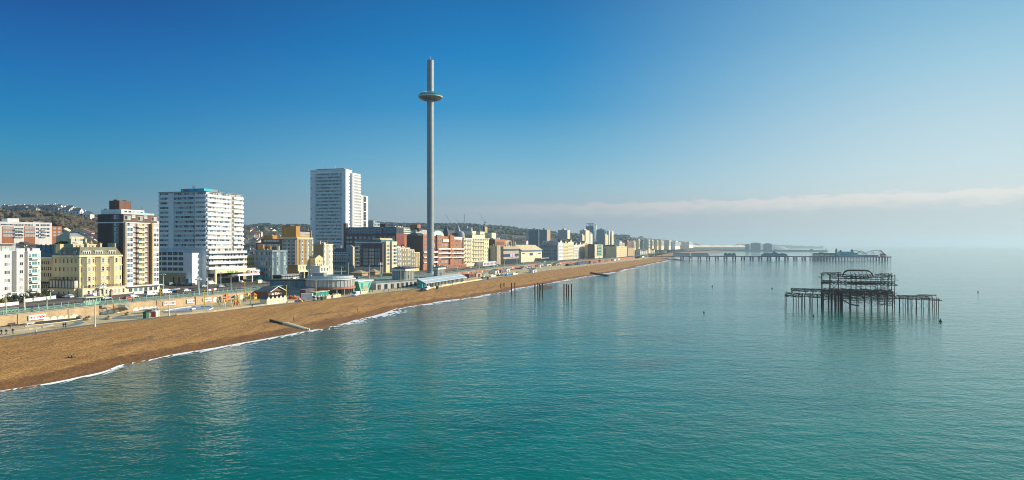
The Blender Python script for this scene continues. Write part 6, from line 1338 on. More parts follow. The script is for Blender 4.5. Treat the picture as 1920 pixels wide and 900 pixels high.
for px, py, paint, rz, kind, lb in (
    (198, 561.5, 'silver', RD, 'car', 'pale silver car with blue bits parked beside the red phone box'), (249, 558.5, 'white', RD, 'car', 'white car with red markings in front of the brown tower block'), (241, 562, 'red', RD, 'car', 'small red car at the bollards, just in front of the white one with red markings'),
    (282.5, 554.5, 'white', RD, 'van', 'white van on the seafront road right of the brown tower block'), (310.5, 551, 'white', RD, 'van', 'white panel van further right, left of the blue car'), (326, 548.5, 'blue', RD, 'car', 'bright blue car in the middle of the traffic below the white tower'), (336, 548.5, 'black', RD, 'car', 'black car just right of the bright blue car'), (349, 547, 'white', RD, 'car', 'white car right of the black one behind the blue car'), (360, 545.5, 'black', RD, 'car', 'black car at the right end of the queue below the white tower'),
    (382, 538.5, 'silver', RD, 'car', 'silver car on the road left of the white delivery van'), (395, 534, 'white', RD, 'van', 'large white delivery van in front of the white podium entrance'), (414, 539, 'silver', RD, 'car', 'silver car in front of the podium, right of the red and white barrier'), (427, 537, 'green', RD, 'car', 'long dark green car below the podium canopy'), (452.5, 530.5, 'white', RD + .4, 'car', 'white car at the foot of the billboard sign'), (487, 532, 'cream', RD, 'van', 'cream van right of the billboard sign'), (494, 531.5, 'grey', RD, 'car', 'grey car beside the cream van'),
    (528.5, 529, 'navy', RD, 'car', 'dark blue car in front of the glazed terrace awning'), (541, 528.5, 'silver', RD, 'car', 'silver car right of the dark blue one by the terrace awning'), (552, 527, 'white', RD, 'van', 'white van at the right end of the terrace awning'),
    (102, 557.5, 'silver', RD + pi / 2, 'car', 'silver car at the left end of the side-street row'), (107, 557, 'black', RD + pi / 2, 'car', 'black car, second in the side-street row beside the cream hotel'), (114, 558, 'navy', RD + pi / 2, 'car', 'dark blue car in the middle of the side-street row'), (120, 558.2, 'black', RD + pi / 2, 'car', 'black car, fourth in the side-street row'), (128, 558.6, 'white', RD + pi / 2, 'car', 'white car nearest the corner in the side-street row'), (80, 552, 'white', RD + .1, 'truck', 'white lorry behind the garden wall between the white flats and the cream terrace'),
    (246, 547, 'grey', RD + .5, 'car', 'grey car in the forecourt directly below the brown tower block'), (252, 548.5, 'cream', RD + .5, 'car', 'cream car in the forecourt below the brown tower block'), (296, 533.5, 'white', RD + 1, 'car', 'white car half hidden at the left of the packed car park'), (320.5, 534.5, 'white', RD + .8, 'car', 'white car in the middle of the packed car park below the white tower'), (305, 537.5, 'silver', RD + .8, 'car', 'silver car at the front left of the packed car park'), (291, 540, 'black', RD + .4, 'car', 'black car beside the forecourt wall left of the packed car park'),
    (171, 560, 'navy', RD, 'car', 'dark blue car behind the seaside shelter'),
    (663, 509.5, 'blue', RD + 1.4, 'car', 'dark blue car parked beside the square lawn')):
    car(px, py, ZR + (.12 if kind == 'x' else 0), paint, rz, lb, kind)
for i, (px, py) in enumerate(((309, 531), (313, 532.5), (327, 535), (332, 535.5), (337, 536), (342, 536.2), (347, 536.5), (352, 536), (357, 535.5), (362, 536), (330, 531), (316, 529.5))):
    car(px, py, ZR, ['black', 'grey', 'black', 'navy'][i % 4], RD + .9, 'dark car in the tightly packed car park at the foot of the white tower', group='dark cars packed below the white tower')
fs = [('white', 'white'), ('black', 'black'), ('silver', 'silver'), ('red', 'red'), ('grey', 'grey'), ('navy', 'dark blue')]
for i in range(44):
    Y = 425 + i * 13 if i < 10 else 560 + (i - 10) * 21; lane = [-10, -14.5, -18, -23.5][i % 4]; paint, nm = fs[(i * 5 + i // 3) % 6]
    lb = nm + ' car on the far road ' + ('behind the round restaurant' if Y < 500 else 'below the red brick hotel' if Y < 680 else 'below the balcony hotel' if Y < 790 else 'before the conference buildings' if Y < 960 else 'before the gabled terrace and beyond')
    X = off(xr, lane)(Y); o = copy_tree(CP.get((paint, 'car')) or CP.setdefault((paint, 'car'), car_proto(paint)))
    o.location = (X, Y, ZR); o.rotation_euler.z = RD + (pi if i % 2 else 0); tag(o, lb, 'car', 'cars on the far road')
for k, o in list(CP.items()):
    if not o.get('label'):
        for c in list(o.children): bpy.data.objects.remove(c)
        bpy.data.objects.remove(o); del CP[k]
car(579, 564, ZL, 'white', RD - pi / 2 + .4, 'white box truck parked at the beach edge left of the yellow benches', 'truck')
car(667, 555, ZL, 'white', RD + pi, 'white van parked in front of the teal angular kiosk', 'van')
car(800, 544, ZL, 'white', RD + pi, 'white van at the beach edge below the glass pavilion', 'van'); car(792.5, 545, ZL, 'black', RD + pi, 'black car tucked behind the van below the glass pavilion')
# ------------------------------------------------------------------ things on the lower promenade
def along(name, label, cat, pxa, pya, pxb, pyb, z, group=None):
    """an Empty at pixel a whose local x runs to pixel b, both on level z; local +y points inland"""
    a, b_ = at(pxa, pya, z), at(pxb, pyb, z); d = b_ - a; o = thing(name, label, cat, tuple(a), atan2(d.y, d.x), group); return o, d.length
def slab_on(name, mname, pix, z, kind='structure', t=.02):
    mb = MB(); mb.prism([tuple(at(x, y, z).xy) for x, y in pix], z - .3, z + t, mname); return setting(mb.build(name), kind)
# paving patterns, oval bed, low walls
def curvy(pts, wpx, mname, z=ZL + .012):
    mb = MB()
    P = [at(x, y, z) for x, y in pts]
    for i in range(len(P) - 1):
        d0 = (P[min(i + 1, len(P) - 1)] - P[max(0, i - 1)]).normalized(); d1 = (P[min(i + 2, len(P) - 1)] - P[i]).normalized(); w0, w1 = wpx[i], wpx[i + 1]
        n0, n1 = Vector((-d0.y, d0.x, 0)) * w0, Vector((-d1.y, d1.x, 0)) * w1
        mb.face([P[i] - n0, P[i + 1] - n1, P[i + 1] + n1, P[i] + n0], mname)
    setting(mb.build('paving_pattern'))
curvy([(88, 614.5), (104, 613.5), (125, 612), (140, 608.5), (149, 605), (146, 603.2), (136, 602.6), (122, 604.5)], [.4, .7, 1, 1.3, 1.3, 1.2, .9, .4], 'paving_grey')
curvy([(138, 599.5), (165, 598), (190, 597.5), (204, 598.5), (214, 597), (222, 594), (236, 591.5)], [.4, .8, 1.2, 1.2, .9, .5, .3], 'paving_grey', ZL + .016)
curvy([(205, 598), (222, 597), (240, 595), (256, 592.5), (266, 590.5)], [1.0, 2.6, 3.4, 2.2, .6], 'paving_grey', ZL + .02); curvy([(222, 593.5), (236, 591), (248, 588.5)], [1.2, .8, .3], 'paving_grey', ZL + .024)
o = thing('planted_bed', 'dark oval planting bed inside a low cream wall on the promenade at far left', 'flower bed', tuple(at(90, 604, ZL)), R(73)); mb = MB(); mb.lathe([(1, 0), (1, .14), (0, .4)], 'dark_bed', 28); e_ = mb.build('soil', o); e_.scale = (11.5, 4.2, 1)
mb = MB(); mb.lathe([(1.04, 0), (1.04, .16), (1.0, .16), (1.0, 0)], 'cream_paint', 28); e_ = mb.build('kerb', o); e_.scale = (11.8, 4.5, 1)
for pts, lb in (([(-6, 617), (20, 615.5), (45, 613.5), (62, 611)], 'low curved cream wall behind the stone slab table at far left'), ([(-6, 624), (25, 621.5), (52, 618.5), (78, 615), (98, 611)], 'front low curved cream wall beside the walkers at far left')):
    wallrun('low_wall', lb, 'wall', [tuple(at(x, y, ZL)) for x, y in pts], .7, .5, 'kerb')
o, w = along('stone_table', 'white stone slab table with legs on the promenade, left of the oval bed', 'table', 50, 612, 66, 610, ZL); MB().box(0, w, 0, 1.4, .7, .95, 'ivory').build('top', o); [MB().box(x, x + .4, .2, 1.2, 0, .7, 'ivory').build('leg', o) for x in (.3, w - .8)]
o, w = along('bench', 'dark slatted bench on the promenade at far left, behind the walkers', 'bench', 19, 613, 33, 611, ZL); MB().box(0, w, 0, .8, .45, .55, 'wood_dark').build('seat', o); MB().box(0, w, .75, .85, .55, 1.1, 'wood_dark').build('backrest', o); [MB().box(x, x + .15, 0, .8, 0, .45, 'black_paint').build('leg', o) for x in (.2, w - .4)]
for px, py, r_, lb in ((149, 597.5, 1.1, 'stone planter left of the thin cream pole by the stairs'), (163, 600.5, 1.3, 'stone planter in front of the person beside the thin cream pole'), (203, 599, 1.1, 'stone planter on the grey wavy paving'), (239, 591, 1.0, 'stone planter furthest right, by the grey leaf-shaped paving')):
    p = at(px, py, ZL); o = thing('planter', lb, 'planter', tuple(p), 0, 'round stone planters on the promenade'); MB().lathe([(r_ * .7, 0), (r_, .5), (r_, .8), (r_ * .85, .8), (r_ * .8, .6), (0, .6)], 'stone', 16).build('bowl', o)
    mb = MB(); rb = random.Random(px)
    for k in range(40): a, e, l = rb.uniform(0, 6.28), rb.uniform(.3, 1.4), rb.uniform(.4, .9) * r_; mb.tube((0, 0, .6), (cos(a) * cos(e) * l, sin(a) * cos(e) * l, .6 + sin(e) * l), .07, 'leaf_green', .01, 3)
    mb.build('plant', o)
# stairs with green rails
def stairs(lb, pxa, pya, za, pxb, pyb, zb, w=2.2):
    a, c = at(pxa, pya, za), at(pxb, pyb, zb); o = thing('stairway', lb, 'stairs', tuple(a)); d = c - a; n_ = 14; dd = Vector((d.x, d.y, 0)).normalized(); nn_ = Vector((-dd.y, dd.x, 0)); mb = MB()
    for i in range(n_):
        p, q = d * (i / n_), d * ((i + 1) / n_); zt_ = max(p.z, q.z)
        mb.prism([tuple((v).xy) for v in (Vector((p.x, p.y, 0)), Vector((q.x, q.y, 0)), Vector((q.x, q.y, 0)) + nn_ * w, Vector((p.x, p.y, 0)) + nn_ * w)], min(p.z, q.z) - .6, zt_, 'concrete')
    mb.build('steps', o)
    for s_ in (0, w):
        mb = MB(); b0 = nn_ * s_
        for k in (.5, 1.0): mb.tube(b0 + Vector((0, 0, k)), d + b0 + Vector((0, 0, k)), .09, 'mint_paint', n=5)
        for i in range(8): p = d * (i / 7) + b0; mb.tube(p, p + Vector((0, 0, 1.05)), .07, 'mint_paint', n=5)
        mb.build('handrail', o)
stairs('green-railed stairs climbing from the promenade to the seaside shelter', 168, 589, ZL, 191, 572.5, ZU); stairs('pale stairs descending to the right of the shelter, beside the half-round doors', 235, 581, ZL, 222, 572, ZU); stairs('long dark stairs on the wall between the two classical pavilions', 742, 540, ZL, 722, 523, ZU); stairs('dark ramp of stairs on the red arched wall', 906, 516, ZL, 932, 503, ZU)
o, w = along('seaside_shelter', 'seaside shelter with flat cream roof and green posts above the sea wall stairs', 'shelter', 162, 572.5, 188, 570, ZU + .14)
MB().box(-1, w + .8, -.8, 3.6, 2.6, 2.85, 'cream_paint').build('roof', o); MB().box(0, w, .3, 2.8, 0, .8, 'mint_paint').build('base', o); [MB().box(x - .12, x + .12, .2, .45, 0, 2.6, 'mint_paint').build('post', o) for x in (0, w * .25, w * .5, w * .75, w)]
mb = MB(); mb.box(.1, w - .1, 1.4, 1.5, .8, 2.6, 'glass_pale'); [mb.box(x, x + .1, 1.35, 1.55, .8, 2.6, 'ivory') for x in span(0, w, 6)]; mb.build('windscreen', o); MB().tube((w, .3, 0), (w, .3, 3.4), .35, 'mint_paint', n=8).build('end_post', o)
# red phone box, barrier
p = at(208.5, 556, ZU + .1); o = thing('phone_box', 'red telephone box in front of the cream corner hotel', 'phone box', tuple(p), RD); MB().box(-.5, .5, -.5, .5, 0, 2.5, 'red_paint').build('body', o); mb = MB(); [mb.box(a, c, d, e, .6, 2.1, 'glass_pale') for a, c, d, e in ((-.38, .38, -.52, -.49), (-.52, -.49, -.38, .38))]; mb.build('glazing', o); MB().lathe([(.62, 2.5), (.5, 2.72), (0, 2.8)], 'red_paint', 12).build('roof', o)
o, w = along('works_barrier', 'red and white works barrier at the kerb in front of the white podium', 'barrier', 391, 547, 406, 545, ZU + .1)
for k in range(3): MB().box(w * k / 3, w * (k + 1) / 3 - .05, 0, .25, .25, 1.2, ['white_panel', 'red_paint', 'white_panel'][k]).build('board', o)
[MB().box(x, x + .3, -.3, .5, 0, .25, 'dark_metal').build('foot', o) for x in (.3, w - .6)]
# garden walls, bushes, white flats
for pts, lb in (([(-4, 576), (34, 572)], 'white garden wall at the left edge, in front of the white flats'), ([(45, 567), (104, 560)], 'white garden wall right of the first, below the four shrubs')):
    wallrun('garden_wall', lb, 'wall', [tuple(at(x, y, ZU)) for x, y in pts], .5, 1.3, 'white_render')
def bush(px, py, w, h, mm, lb):
    p = at(px, py, ZU); o = thing('bush', lb, 'bush', tuple(p)); rb = random.Random(int(px * 7)); mb = MB()
    for k in range(420):
        a, e, r_ = rb.uniform(0, 6.28), rb.uniform(-.1, 1.5), rb.uniform(.55, 1.0) ** .5; c = Vector((cos(a) * cos(e) * w * r_, sin(a) * cos(e) * w * .7 * r_, .25 + sin(e) * h * r_ * (1 + .2 * sin(a * 3 + px)))); s_ = rb.uniform(.16, .34); u_ = Vector((rb.gauss(0, 1), rb.gauss(0, 1), rb.gauss(0, 1))).normalized(); v_ = u_.orthogonal().normalized()
        mb.face([c - u_ * s_, c + v_ * s_ * .7, c + u_ * s_, c - v_ * s_ * .7], mm)
    mb.build('foliage', o); MB().tube((0, 0, -.2), (0, 0, h * .6), .12, 'bark', .05).build('stem', o)
bush(4, 571, 2.6, 1.8, 'leaf_yellow', 'yellow-green bush at the left edge behind the garden wall'); bush(16, 569, 2.0, 2.2, 'leaf_green', 'dark green bush next to the yellow one at far left'); bush(29, 567, 2.4, 2.4, 'leaf_green', 'dark green bush at the right end of the first garden wall'); bush(52, 562, 2.4, 2.8, 'leaf_green', 'tall dark green bush at the left end of the second garden wall'); bush(70, 561.5, 3.2, 2.2, 'leaf_brown', 'wide brownish bush in the middle of the second garden wall'); bush(87, 558.5, 2.3, 2.8, 'leaf_green', 'rounded green bush near the right end of the second garden wall')
# kiosks by the pool
o, w = along('beach_kiosk', 'dark green kiosk with cream side at the beach edge left of the pool', 'kiosk', 274, 597.5, 280, 596.8, ZL); MB().box(0, w, 0, 1.5, 0, 2.1, 'dark_green_paint').build('wall', o); MB().box(-.1, w + .1, -.1, 1.6, 2.1, 2.3, 'dark_metal').build('roof', o); MB().box(w + .002, w + .06, 0, 1.4, .1, 2.0, 'ivory').build('door', o)
o, w = along('beach_kiosk', 'small kiosk with red left side and white front, beside the pool', 'kiosk', 293, 594, 299, 593, ZL); MB().box(0, w, 0, 1.6, 0, 1.9, 'ivory').build('wall', o); MB().box(-.5, -.01, 0, 1.6, 0, 1.9, 'red_paint').build('door', o); MB().box(-.6, w + .1, -.1, 1.7, 1.9, 2.1, 'white_panel').build('roof', o)
o = thing('paddling_pool', 'bright blue paddling pool with pale rim on the promenade', 'pool', tuple(at(350, 580, ZL)))
b0 = at(350, 580, ZL); pix = [(306, 584.6), (322, 580.6), (340, 577.6), (358, 575.6), (378, 574.8), (395, 575.5), (399, 577.5), (394, 580.5), (380, 582.2), (358, 583.3), (330, 584.8)]
poly = [tuple((at(x, y, ZL) - b0).xy) for x, y in pix]; MB().prism(poly, -.2, .04, 'pool_blue').build('water', o); mb = MB()
for i in range(len(poly)):
    a, c = Vector((*poly[i], 0)), Vector((*poly[(i + 1) % len(poly)], 0)); mb.tube(a + Vector((0, 0, .1)), c + Vector((0, 0, .1)), .28, 'ivory', n=4)
mb.build('rim', o); MB().box(2.0, 2.9, -1.6, 1.4, .05, .5, 'ivory').build('footbridge', o)
o, w = along('low_shelter', 'grey flat shelter with dark canopy between the arch doors and the pool', 'shelter', 270, 588.5, 298, 585.2, ZL); MB().box(0, w, 0, 2.6, 1.2, 1.4, 'paving_grey').build('roof', o); [MB().box(x, x + .2, .2, .4, 0, 1.2, 'dark_metal').build('post', o) for x in (.3, w * .35, w * .65, w - .6)]; MB().box(w * .4, w * .7, 1, 2.4, 0, 1.2, 'dark_metal').build('kiosk', o)
o, w = along('long_bench', 'yellow painted bench block against the wall above the pool', 'bench', 324, 574.5, 339, 572.6, ZL); MB().box(0, w, 0, 1.2, 0, 1.1, 'yellow_paint').build('seat', o); MB().box(0, w, 1.2, 1.5, 0, 1.6, 'yellow_paint').build('backrest', o)
# playground
def frame(px, py, w, h, mm, lb, rz=0.3):
    p = at(px, py, ZL); o = thing('swing_set', lb, 'play equipment', tuple(p), RD + rz, 'playground equipment')
    for x in (0, w): MB().tube((x, -h * .3, 0), (x, 0, h), .13, mm).build('leg', o); MB().tube((x, h * .3, 0), (x, 0, h), .13, mm).build('leg', o)
    MB().tube((-.3, 0, h), (w + .3, 0, h), .13, mm).build('beam', o)
    for x in (w * .35, w * .65): MB().tube((x - .2, 0, h), (x - .2, 0, .6), .03, 'dark_metal', n=4).tube((x + .2, 0, h), (x + .2, 0, .6), .03, 'dark_metal', n=4).box(x - .3, x + .3, -.15, .15, .5, .6, 'black_paint').build('swing', o)
frame(408, 575, 3.2, 4.2, 'cream_paint', 'cream leaning swing frame at the left of the playground'); frame(420, 576, 3, 3.2, 'cream_paint', 'lower cream swing frame, second from the left in the playground', -.4); frame(440, 573, 4, 3.6, 'cream_paint', 'cream swing frame in the middle of the playground'); frame(446, 574.5, 3, 4.4, 'yellow_paint', 'yellow climbing frame right of the swing frames', .8)
def tower_play(px, py, mm, mr, lb):
    p = at(px, py, ZL); o = thing('playhouse', lb, 'play equipment', tuple(p), RD, 'playground equipment'); [MB().tube((x, y, 0), (x, y, 2.6), .1, mm).build('leg', o) for x in (0, 1.6) for y in (0, 1.6)]; MB().box(-.1, 1.7, -.1, 1.7, 1.0, 1.9, mm).build('platform', o); MB().prism([(-.3, -.3), (1.9, -.3), (1.9, 1.9), (-.3, 1.9)], 2.6, 3.7, mr, scale=.1).build('roof', o); mb = MB(); mb.face([(1.7, .3, 1.2), (4.2, .3, .2), (4.2, 1.2, .2), (1.7, 1.2, 1.2)], mr); mb.build('slide', o)
tower_play(424, 567, 'orange_paint', 'orange_paint', 'orange play tower with slide in the playground'); tower_play(440, 570, 'yellow_paint', 'dark_green_paint', 'yellow play tower with dark green roof'); tower_play(465, 564.5, 'yellow_paint', 'yellow_paint', 'yellow play tower right of the dark wall shadow'); tower_play(477, 564.5, 'yellow_paint', 'orange_paint', 'yellow and orange play tower left of the beach huts')
for px, py, mm, lb in ((442.5, 573.8, 'red_paint', 'red play panel at the front of the playground'), (458, 566.5, 'navy_paint', 'dark blue play cabinet in the middle of the playground'), (423, 572, 'yellow_paint', 'small yellow play panel below the orange tower')):
    p = at(px, py, ZL); o = thing('activity_board', lb, 'play equipment', tuple(p), RD, 'playground equipment'); MB().box(-.8, .8, -.15, .15, .3, 1.7, mm).build('board', o); [MB().tube((x, 0, 0), (x, 0, 1.9), .08, 'dark_metal').build('post', o) for x in (-.8, .8)]
o, w = along('striped_stall', 'blue and white striped stall awning against the sea wall by the playground', 'stall', 405, 562, 426, 559.5, ZL); MB().box(0, w, 0, 2, 0, 1.2, 'navy_paint').build('counter', o)
for k in range(9): MB().prism([(w * k / 9, -.6), (w * (k + 1) / 9, -.6), (w * (k + 1) / 9, 2), (w * k / 9, 2)], 2.0, 2.5, ['navy_paint', 'white_cloth'][k % 2]).build('awning_stripe', o)
MB().lathe([(.8, 2.5), (.6, 3.3), (0, 3.6)], 'mint_paint', 10, (w * .8, 1)).build('finial', o); [MB().tube((x, -.5, 0), (x, -.5, 2), .07, 'white_metal').build('post', o) for x in (.1, w - .1)]
# low concrete walls edging the promenade by the beach
for pts, lb in (([(330, 591.5), (400, 585), (470, 576)], 'low stone wall between beach and playground'), ([(470, 576), (500, 572.5)], 'short low stone wall left of the beach huts'), ([(538, 568), (570, 564)], 'low wall right of the beach huts'), ([(306, 587), (360, 585.2), (392, 583)], 'low railing wall along the pool front')):
    wallrun('low_wall', lb, 'wall', [tuple(at(x, y, ZL)) for x, y in pts], .6, .7, 'stone')
# beach huts
a, c = at(500, 571.6, ZL), at(538, 567, ZL); d = c - a; rz = atan2(d.y, d.x); w = d.length / 5
for k in range(5):
    p = a + d * (k / 5); o = thing('beach_hut', ['cream beach hut with grey side wall, first on the left of the row of five', 'second cream beach hut from the left in the row of five', 'middle cream beach hut of the row of five', 'fourth cream beach hut, next to the right end of the row', 'cream beach hut at the right end of the row of five'][k], 'beach hut', tuple(p), rz, 'row of five cream beach huts')
    MB().box(.02, w - .02, 0, 3.6, -.2, 2.3, 'pale_cream').build('wall', o); mb = MB(); mb.face([(.02, 0, 2.3), (w - .02, 0, 2.3), (w / 2, 0, 3.6)], 'pale_cream'); mb.build('gable', o)
    mb = MB(); mb.face([(-.02, -.15, 2.22), (w / 2, -.15, 3.62), (w / 2, 3.7, 3.62), (-.02, 3.7, 2.22)], 'slate_roof'); mb.face([(w + .02, -.15, 2.22), (w + .02, 3.7, 2.22), (w / 2, 3.7, 3.62), (w / 2, -.15, 3.62)], 'slate_roof'); mb.build('roof', o)
    mb = MB(); mb.box(w * .22, w * .78, -.06, -.002, 0, 2.1, 'ivory'); mb.box(w * .49, w * .51, -.075, -.06, 0, 2.1, 'tan_render'); mb.build('door', o)
# gabled brick beach building
o, w = along('beach_pavilion', 'small brick building with white gable boards behind the beach huts', 'building', 503, 560.5, 529, 557.5, ZL); MB().box(0, w, 0, 6, -.2, 3.4, 'brown_brick').build('wall', o); MB().gable(0, w, -1, 6, 3.4, 5.6, 'slate_roof', 'brown_brick', 'y', .7).build('roof', o)
mb = MB(); [mb.tube(p, q, .2, 'white_panel', n=4) for p, q in (((-.7, -1.75, 3.35), (w / 2, -1.75, 5.65)), ((w + .7, -1.75, 3.35), (w / 2, -1.75, 5.65)))]; mb.build('barge_board', o); [MB().lathe([(.9, 0), (.9, .06), (0, .06)], 'ivory', 14).build('round_window', o, (x, -1.06 + 1.0, 1.7)).__setattr__('rotation_euler', (pi / 2, 0, 0)) for x in (w * .3, w * .7)]; MB().box(w * .44, w * .56, -.2, -.01, 0, 2.8, 'ivory').build('door', o)
for px, py, lb, mm in ((544, 561, 'red and orange heap of inflatables right of the beach huts', ('red_paint', 'orange_paint')), (552, 561, 'bright orange upright float beside the heap of inflatables', ('orange_paint', 'orange_paint')), (561, 566, 'pink and yellow bundle by a dark wheel at the beach edge', ('pink_paint', 'yellow_paint'))):
    p = at(px, py, ZL); o = thing('inflatable_float', lb, 'float', tuple(p)); rb = random.Random(px)
    MB().lathe([(0, 0), (.8, .1), (.9, .9), (.4, 1.9), (0, 2.1)], mm[0], 12).build('tube', o); MB().lathe([(0, 0), (.7, .1), (.7, .7), (0, 1.2)], mm[1], 12, (1.1, -.4)).build('cushion', o)
o, w = along('grey_container', 'plain grey container store behind the white box truck', 'container', 573, 560, 590, 557, ZL); MB().box(0, w, 0, 3, 0, 4.2, 'purple_brick', 'lead_grey').build('wall', o); mb = MB(); [mb.box(x, x + .1, -.06, 0, .1, 4.1, 'lead_grey') for x in span(0, w, 12)]; mb.build('rib', o); MB().box(w * .3, w * .5, -.09, -.002, 0, 2.4, 'dark_metal').build('door', o)
# yellow benches and planters in front of the restaurant
for k, (pa, ya, pb, yb_, lb) in enumerate(((597, 562, 612, 560, 'dark-fronted yellow bench wall left of the bin and poles'), (612.5, 560.5, 622, 559, 'pale yellow bench block before the round restaurant, middle one'), (625, 558.5, 639, 556.5, 'pale yellow bench block before the round restaurant, right one'), (677, 551.5, 690, 549.5, 'pale yellow bench block below the teal angular kiosk'))):
    o, w = along('terrace_bench', lb, 'bench', pa, ya, pb, yb_, ZL, 'yellow terrace benches'); MB().box(0, w, 0, 1.6, 0, 1.2, 'wood_dark' if k == 0 else 'cream_paint').build('base', o); MB().box(-.1, w + .1, -.1, 1.7, 1.2, 1.4, 'cream_paint').build('seat', o); [MB().box(x, x + .5, .6, 1.2, 1.4, 1.9, 'cream_paint').build('back_block', o) for x in span(.3, w - .6, 3)]
for px, py, lb in ((604.5, 563, 'dark green bin in front of the round restaurant'), (820, 541.5, 'green bin at the beach edge below the glass pavilion'), (915, 524, 'green bin at the beach edge below the red arches')):
    p = at(px, py, ZL); o = thing('litter_bin', lb, 'bin', tuple(p), RD); MB().box(-.75, .75, -.6, .6, 0, 1.5, 'dark_green_paint').build('body', o); MB().box(-.8, .8, -.65, .65, 1.5, 1.75, 'dark_green_paint').build('lid', o)
# round restaurant
p = at(632, 554, ZL); p.y += 10; p.x -= 6
o = thing('round_restaurant', 'two-storey round glazed restaurant with brick band, on the lower promenade', 'restaurant', tuple(p)); rr = 12.5
MB().lathe([(rr - 2.5, 0), (rr - 2.5, 3.1)], 'glass_dark', 36).build('ground_floor', o); MB().lathe([(rr - 2.4, 3.1), (rr + .2, 3.1), (rr + .2, 4.2), (rr, 4.2)], 'brick_arch', 36).build('brick_band', o); MB().lathe([(rr - .4, 4.2), (rr - .4, 7.8)], 'glass_pale', 36).build('glazing', o); MB().lathe([(rr + .3, 7.8), (rr + .3, 8.3), (rr - 1, 8.6), (0, 8.8)], 'lead_grey', 36, ms=['white_panel', 'lead_grey', 'lead_grey']).build('roof', o)
for i in range(36): a = 2 * pi * i / 36; MB().tube((cos(a) * (rr - .3), sin(a) * (rr - .3), 4.2), (cos(a) * (rr - .3), sin(a) * (rr - .3), 7.8), .12, 'ivory', n=5).build('mullion', o)
for i in range(18): a = 2 * pi * i / 18; MB().tube((cos(a) * (rr - .5), sin(a) * (rr - .5), 0), (cos(a) * (rr - .5), sin(a) * (rr - .5), 3.1), .22, 'ivory', n=6).build('column', o)
mb = MB(); mb.lathe([(rr - .8, 8.6), (rr - .8, 9.7)], 'balcony_glass', 36); mb.build('roof_balustrade', o); MB().box(-9, -3, -2, 4, 8.7, 11, 'lead_grey').build('plant_room', o)
wg = MB(); wg.box(-31, -9, -4, 6, 0, 3, 'grey_render'); wg.box(-31, -9, -4.5, 6.5, 3, 3.4, 'lead_grey'); wg.box(-30, -9, -3.8, -3.6, 3.4, 7.2, 'glass_blue'); wg.box(-31, -9, -4.2, 6, 7.2, 7.7, 'slate_roof'); wg.build('glazed_wing', o)
for k in range(9): MB().box(-30 + 2.5 * k, -29.8 + 2.5 * k, -3.95, -3.6, 3.4, 7.2, 'lead_grey').build('wing_mullion', o)
o, w = along('terrace_canopy', 'low dark canopy with pale roof in front of the round restaurant', 'canopy', 597, 559, 622, 555.5, ZL); MB().box(0, w, 1, 5, 2.6, 2.85, 'cream_paint').build('roof', o); MB().box(.2, w - .2, 1.6, 4.6, .1, 2.6, 'teal_paint').build('glazing', o); [MB().tube((x, 1.2, 0), (x, 1.2, 2.6), .09, 'dark_metal').build('post', o) for x in span(0, w, 5)]
for i, (px, py) in enumerate(((641, 554.5), (645, 554), (649, 553.5), (653, 553), (657, 552.5))):
    p = at(px, py, ZL); o = thing('folded_parasol', 'dark folded parasol standing in the close row beside the white van', 'parasol', tuple(p), 0, 'folded dark parasols beside the van'); MB().tube((0, 0, 0), (0, 0, 3.2), .06, 'white_metal').build('pole', o); MB().lathe([(.3, .9), (.34, 1.3), (.2, 2.8), (0, 3.2)], 'black_cloth', 8).build('canopy', o); MB().box(-.4, .4, -.4, .4, 0, .12, 'concrete').build('base', o)
# teal angular kiosk
o, w = along('angular_kiosk', 'teal angular kiosk with sloping walls and white roof slab, on the promenade', 'kiosk', 672, 549.5, 690, 547, ZL)
hgt_ = 6.0; base = [(3, 0), (w, 0), (w, 5), (1, 5)]; topp = [(-2.2, -1), (w + 3.0, -1.0), (w + 3.5, 7), (-3, 7)]
mb = MB(); k = len(mb.v); mb.v += [(x, y, 0) for x, y in base] + [(x, y, hgt_) for x, y in topp]
for i in range(4): j = (i + 1) % 4; mb.f.append((i, j, 4 + j, 4 + i)); mb.m.append(['mint_paint', 'mint_paint', 'teal_paint', 'teal_paint'][i])
mb.build('wall', o); mb = MB(); mb.prism([(-3, -1.6), (w + 3.8, -1.6), (w + 4.2, 7.6), (-3.6, 7.6)], hgt_, hgt_ + .5, 'white_panel'); mb.build('roof', o)
mb = MB(); mb.face([(3.0, -.45, 2.0), (4.6, -.5, 2.2), (3.2, -.95, 5.2), (1.0, -.95, 5.2)], 'teal_paint'); mb.face([(w - 1.4, -.45, 2.2), (w - .2, -.45, 2.2), (w + 1.2, -.95, 5), (w - .6, -.95, 5)], 'teal_paint'); mb.build('window', o); mb = MB(); mb.face([(4.8, -.22, .9), (w - 1.2, -.22, .9), (w - .9, -.6, 3.2), (5.2, -.6, 3.2)], 'stone'); mb.build('hatch', o)
# blue shed and white board
o, w = along('blue_shed', 'small dark blue shed on the promenade between the teal kiosk and the left classical pavilion', 'shed', 719, 538.5, 729, 537, ZL); MB().box(0, w, 0, 3, 0, 3.2, 'navy_paint').build('wall', o); MB().box(-.2, w + .2, -.2, 3.2, 3.2, 3.4, 'blue_paint').build('roof', o); MB().box(w + .05, w + 1.6, -.3, 2, 0, 2.8, 'slate_blue_render').build('door', o)
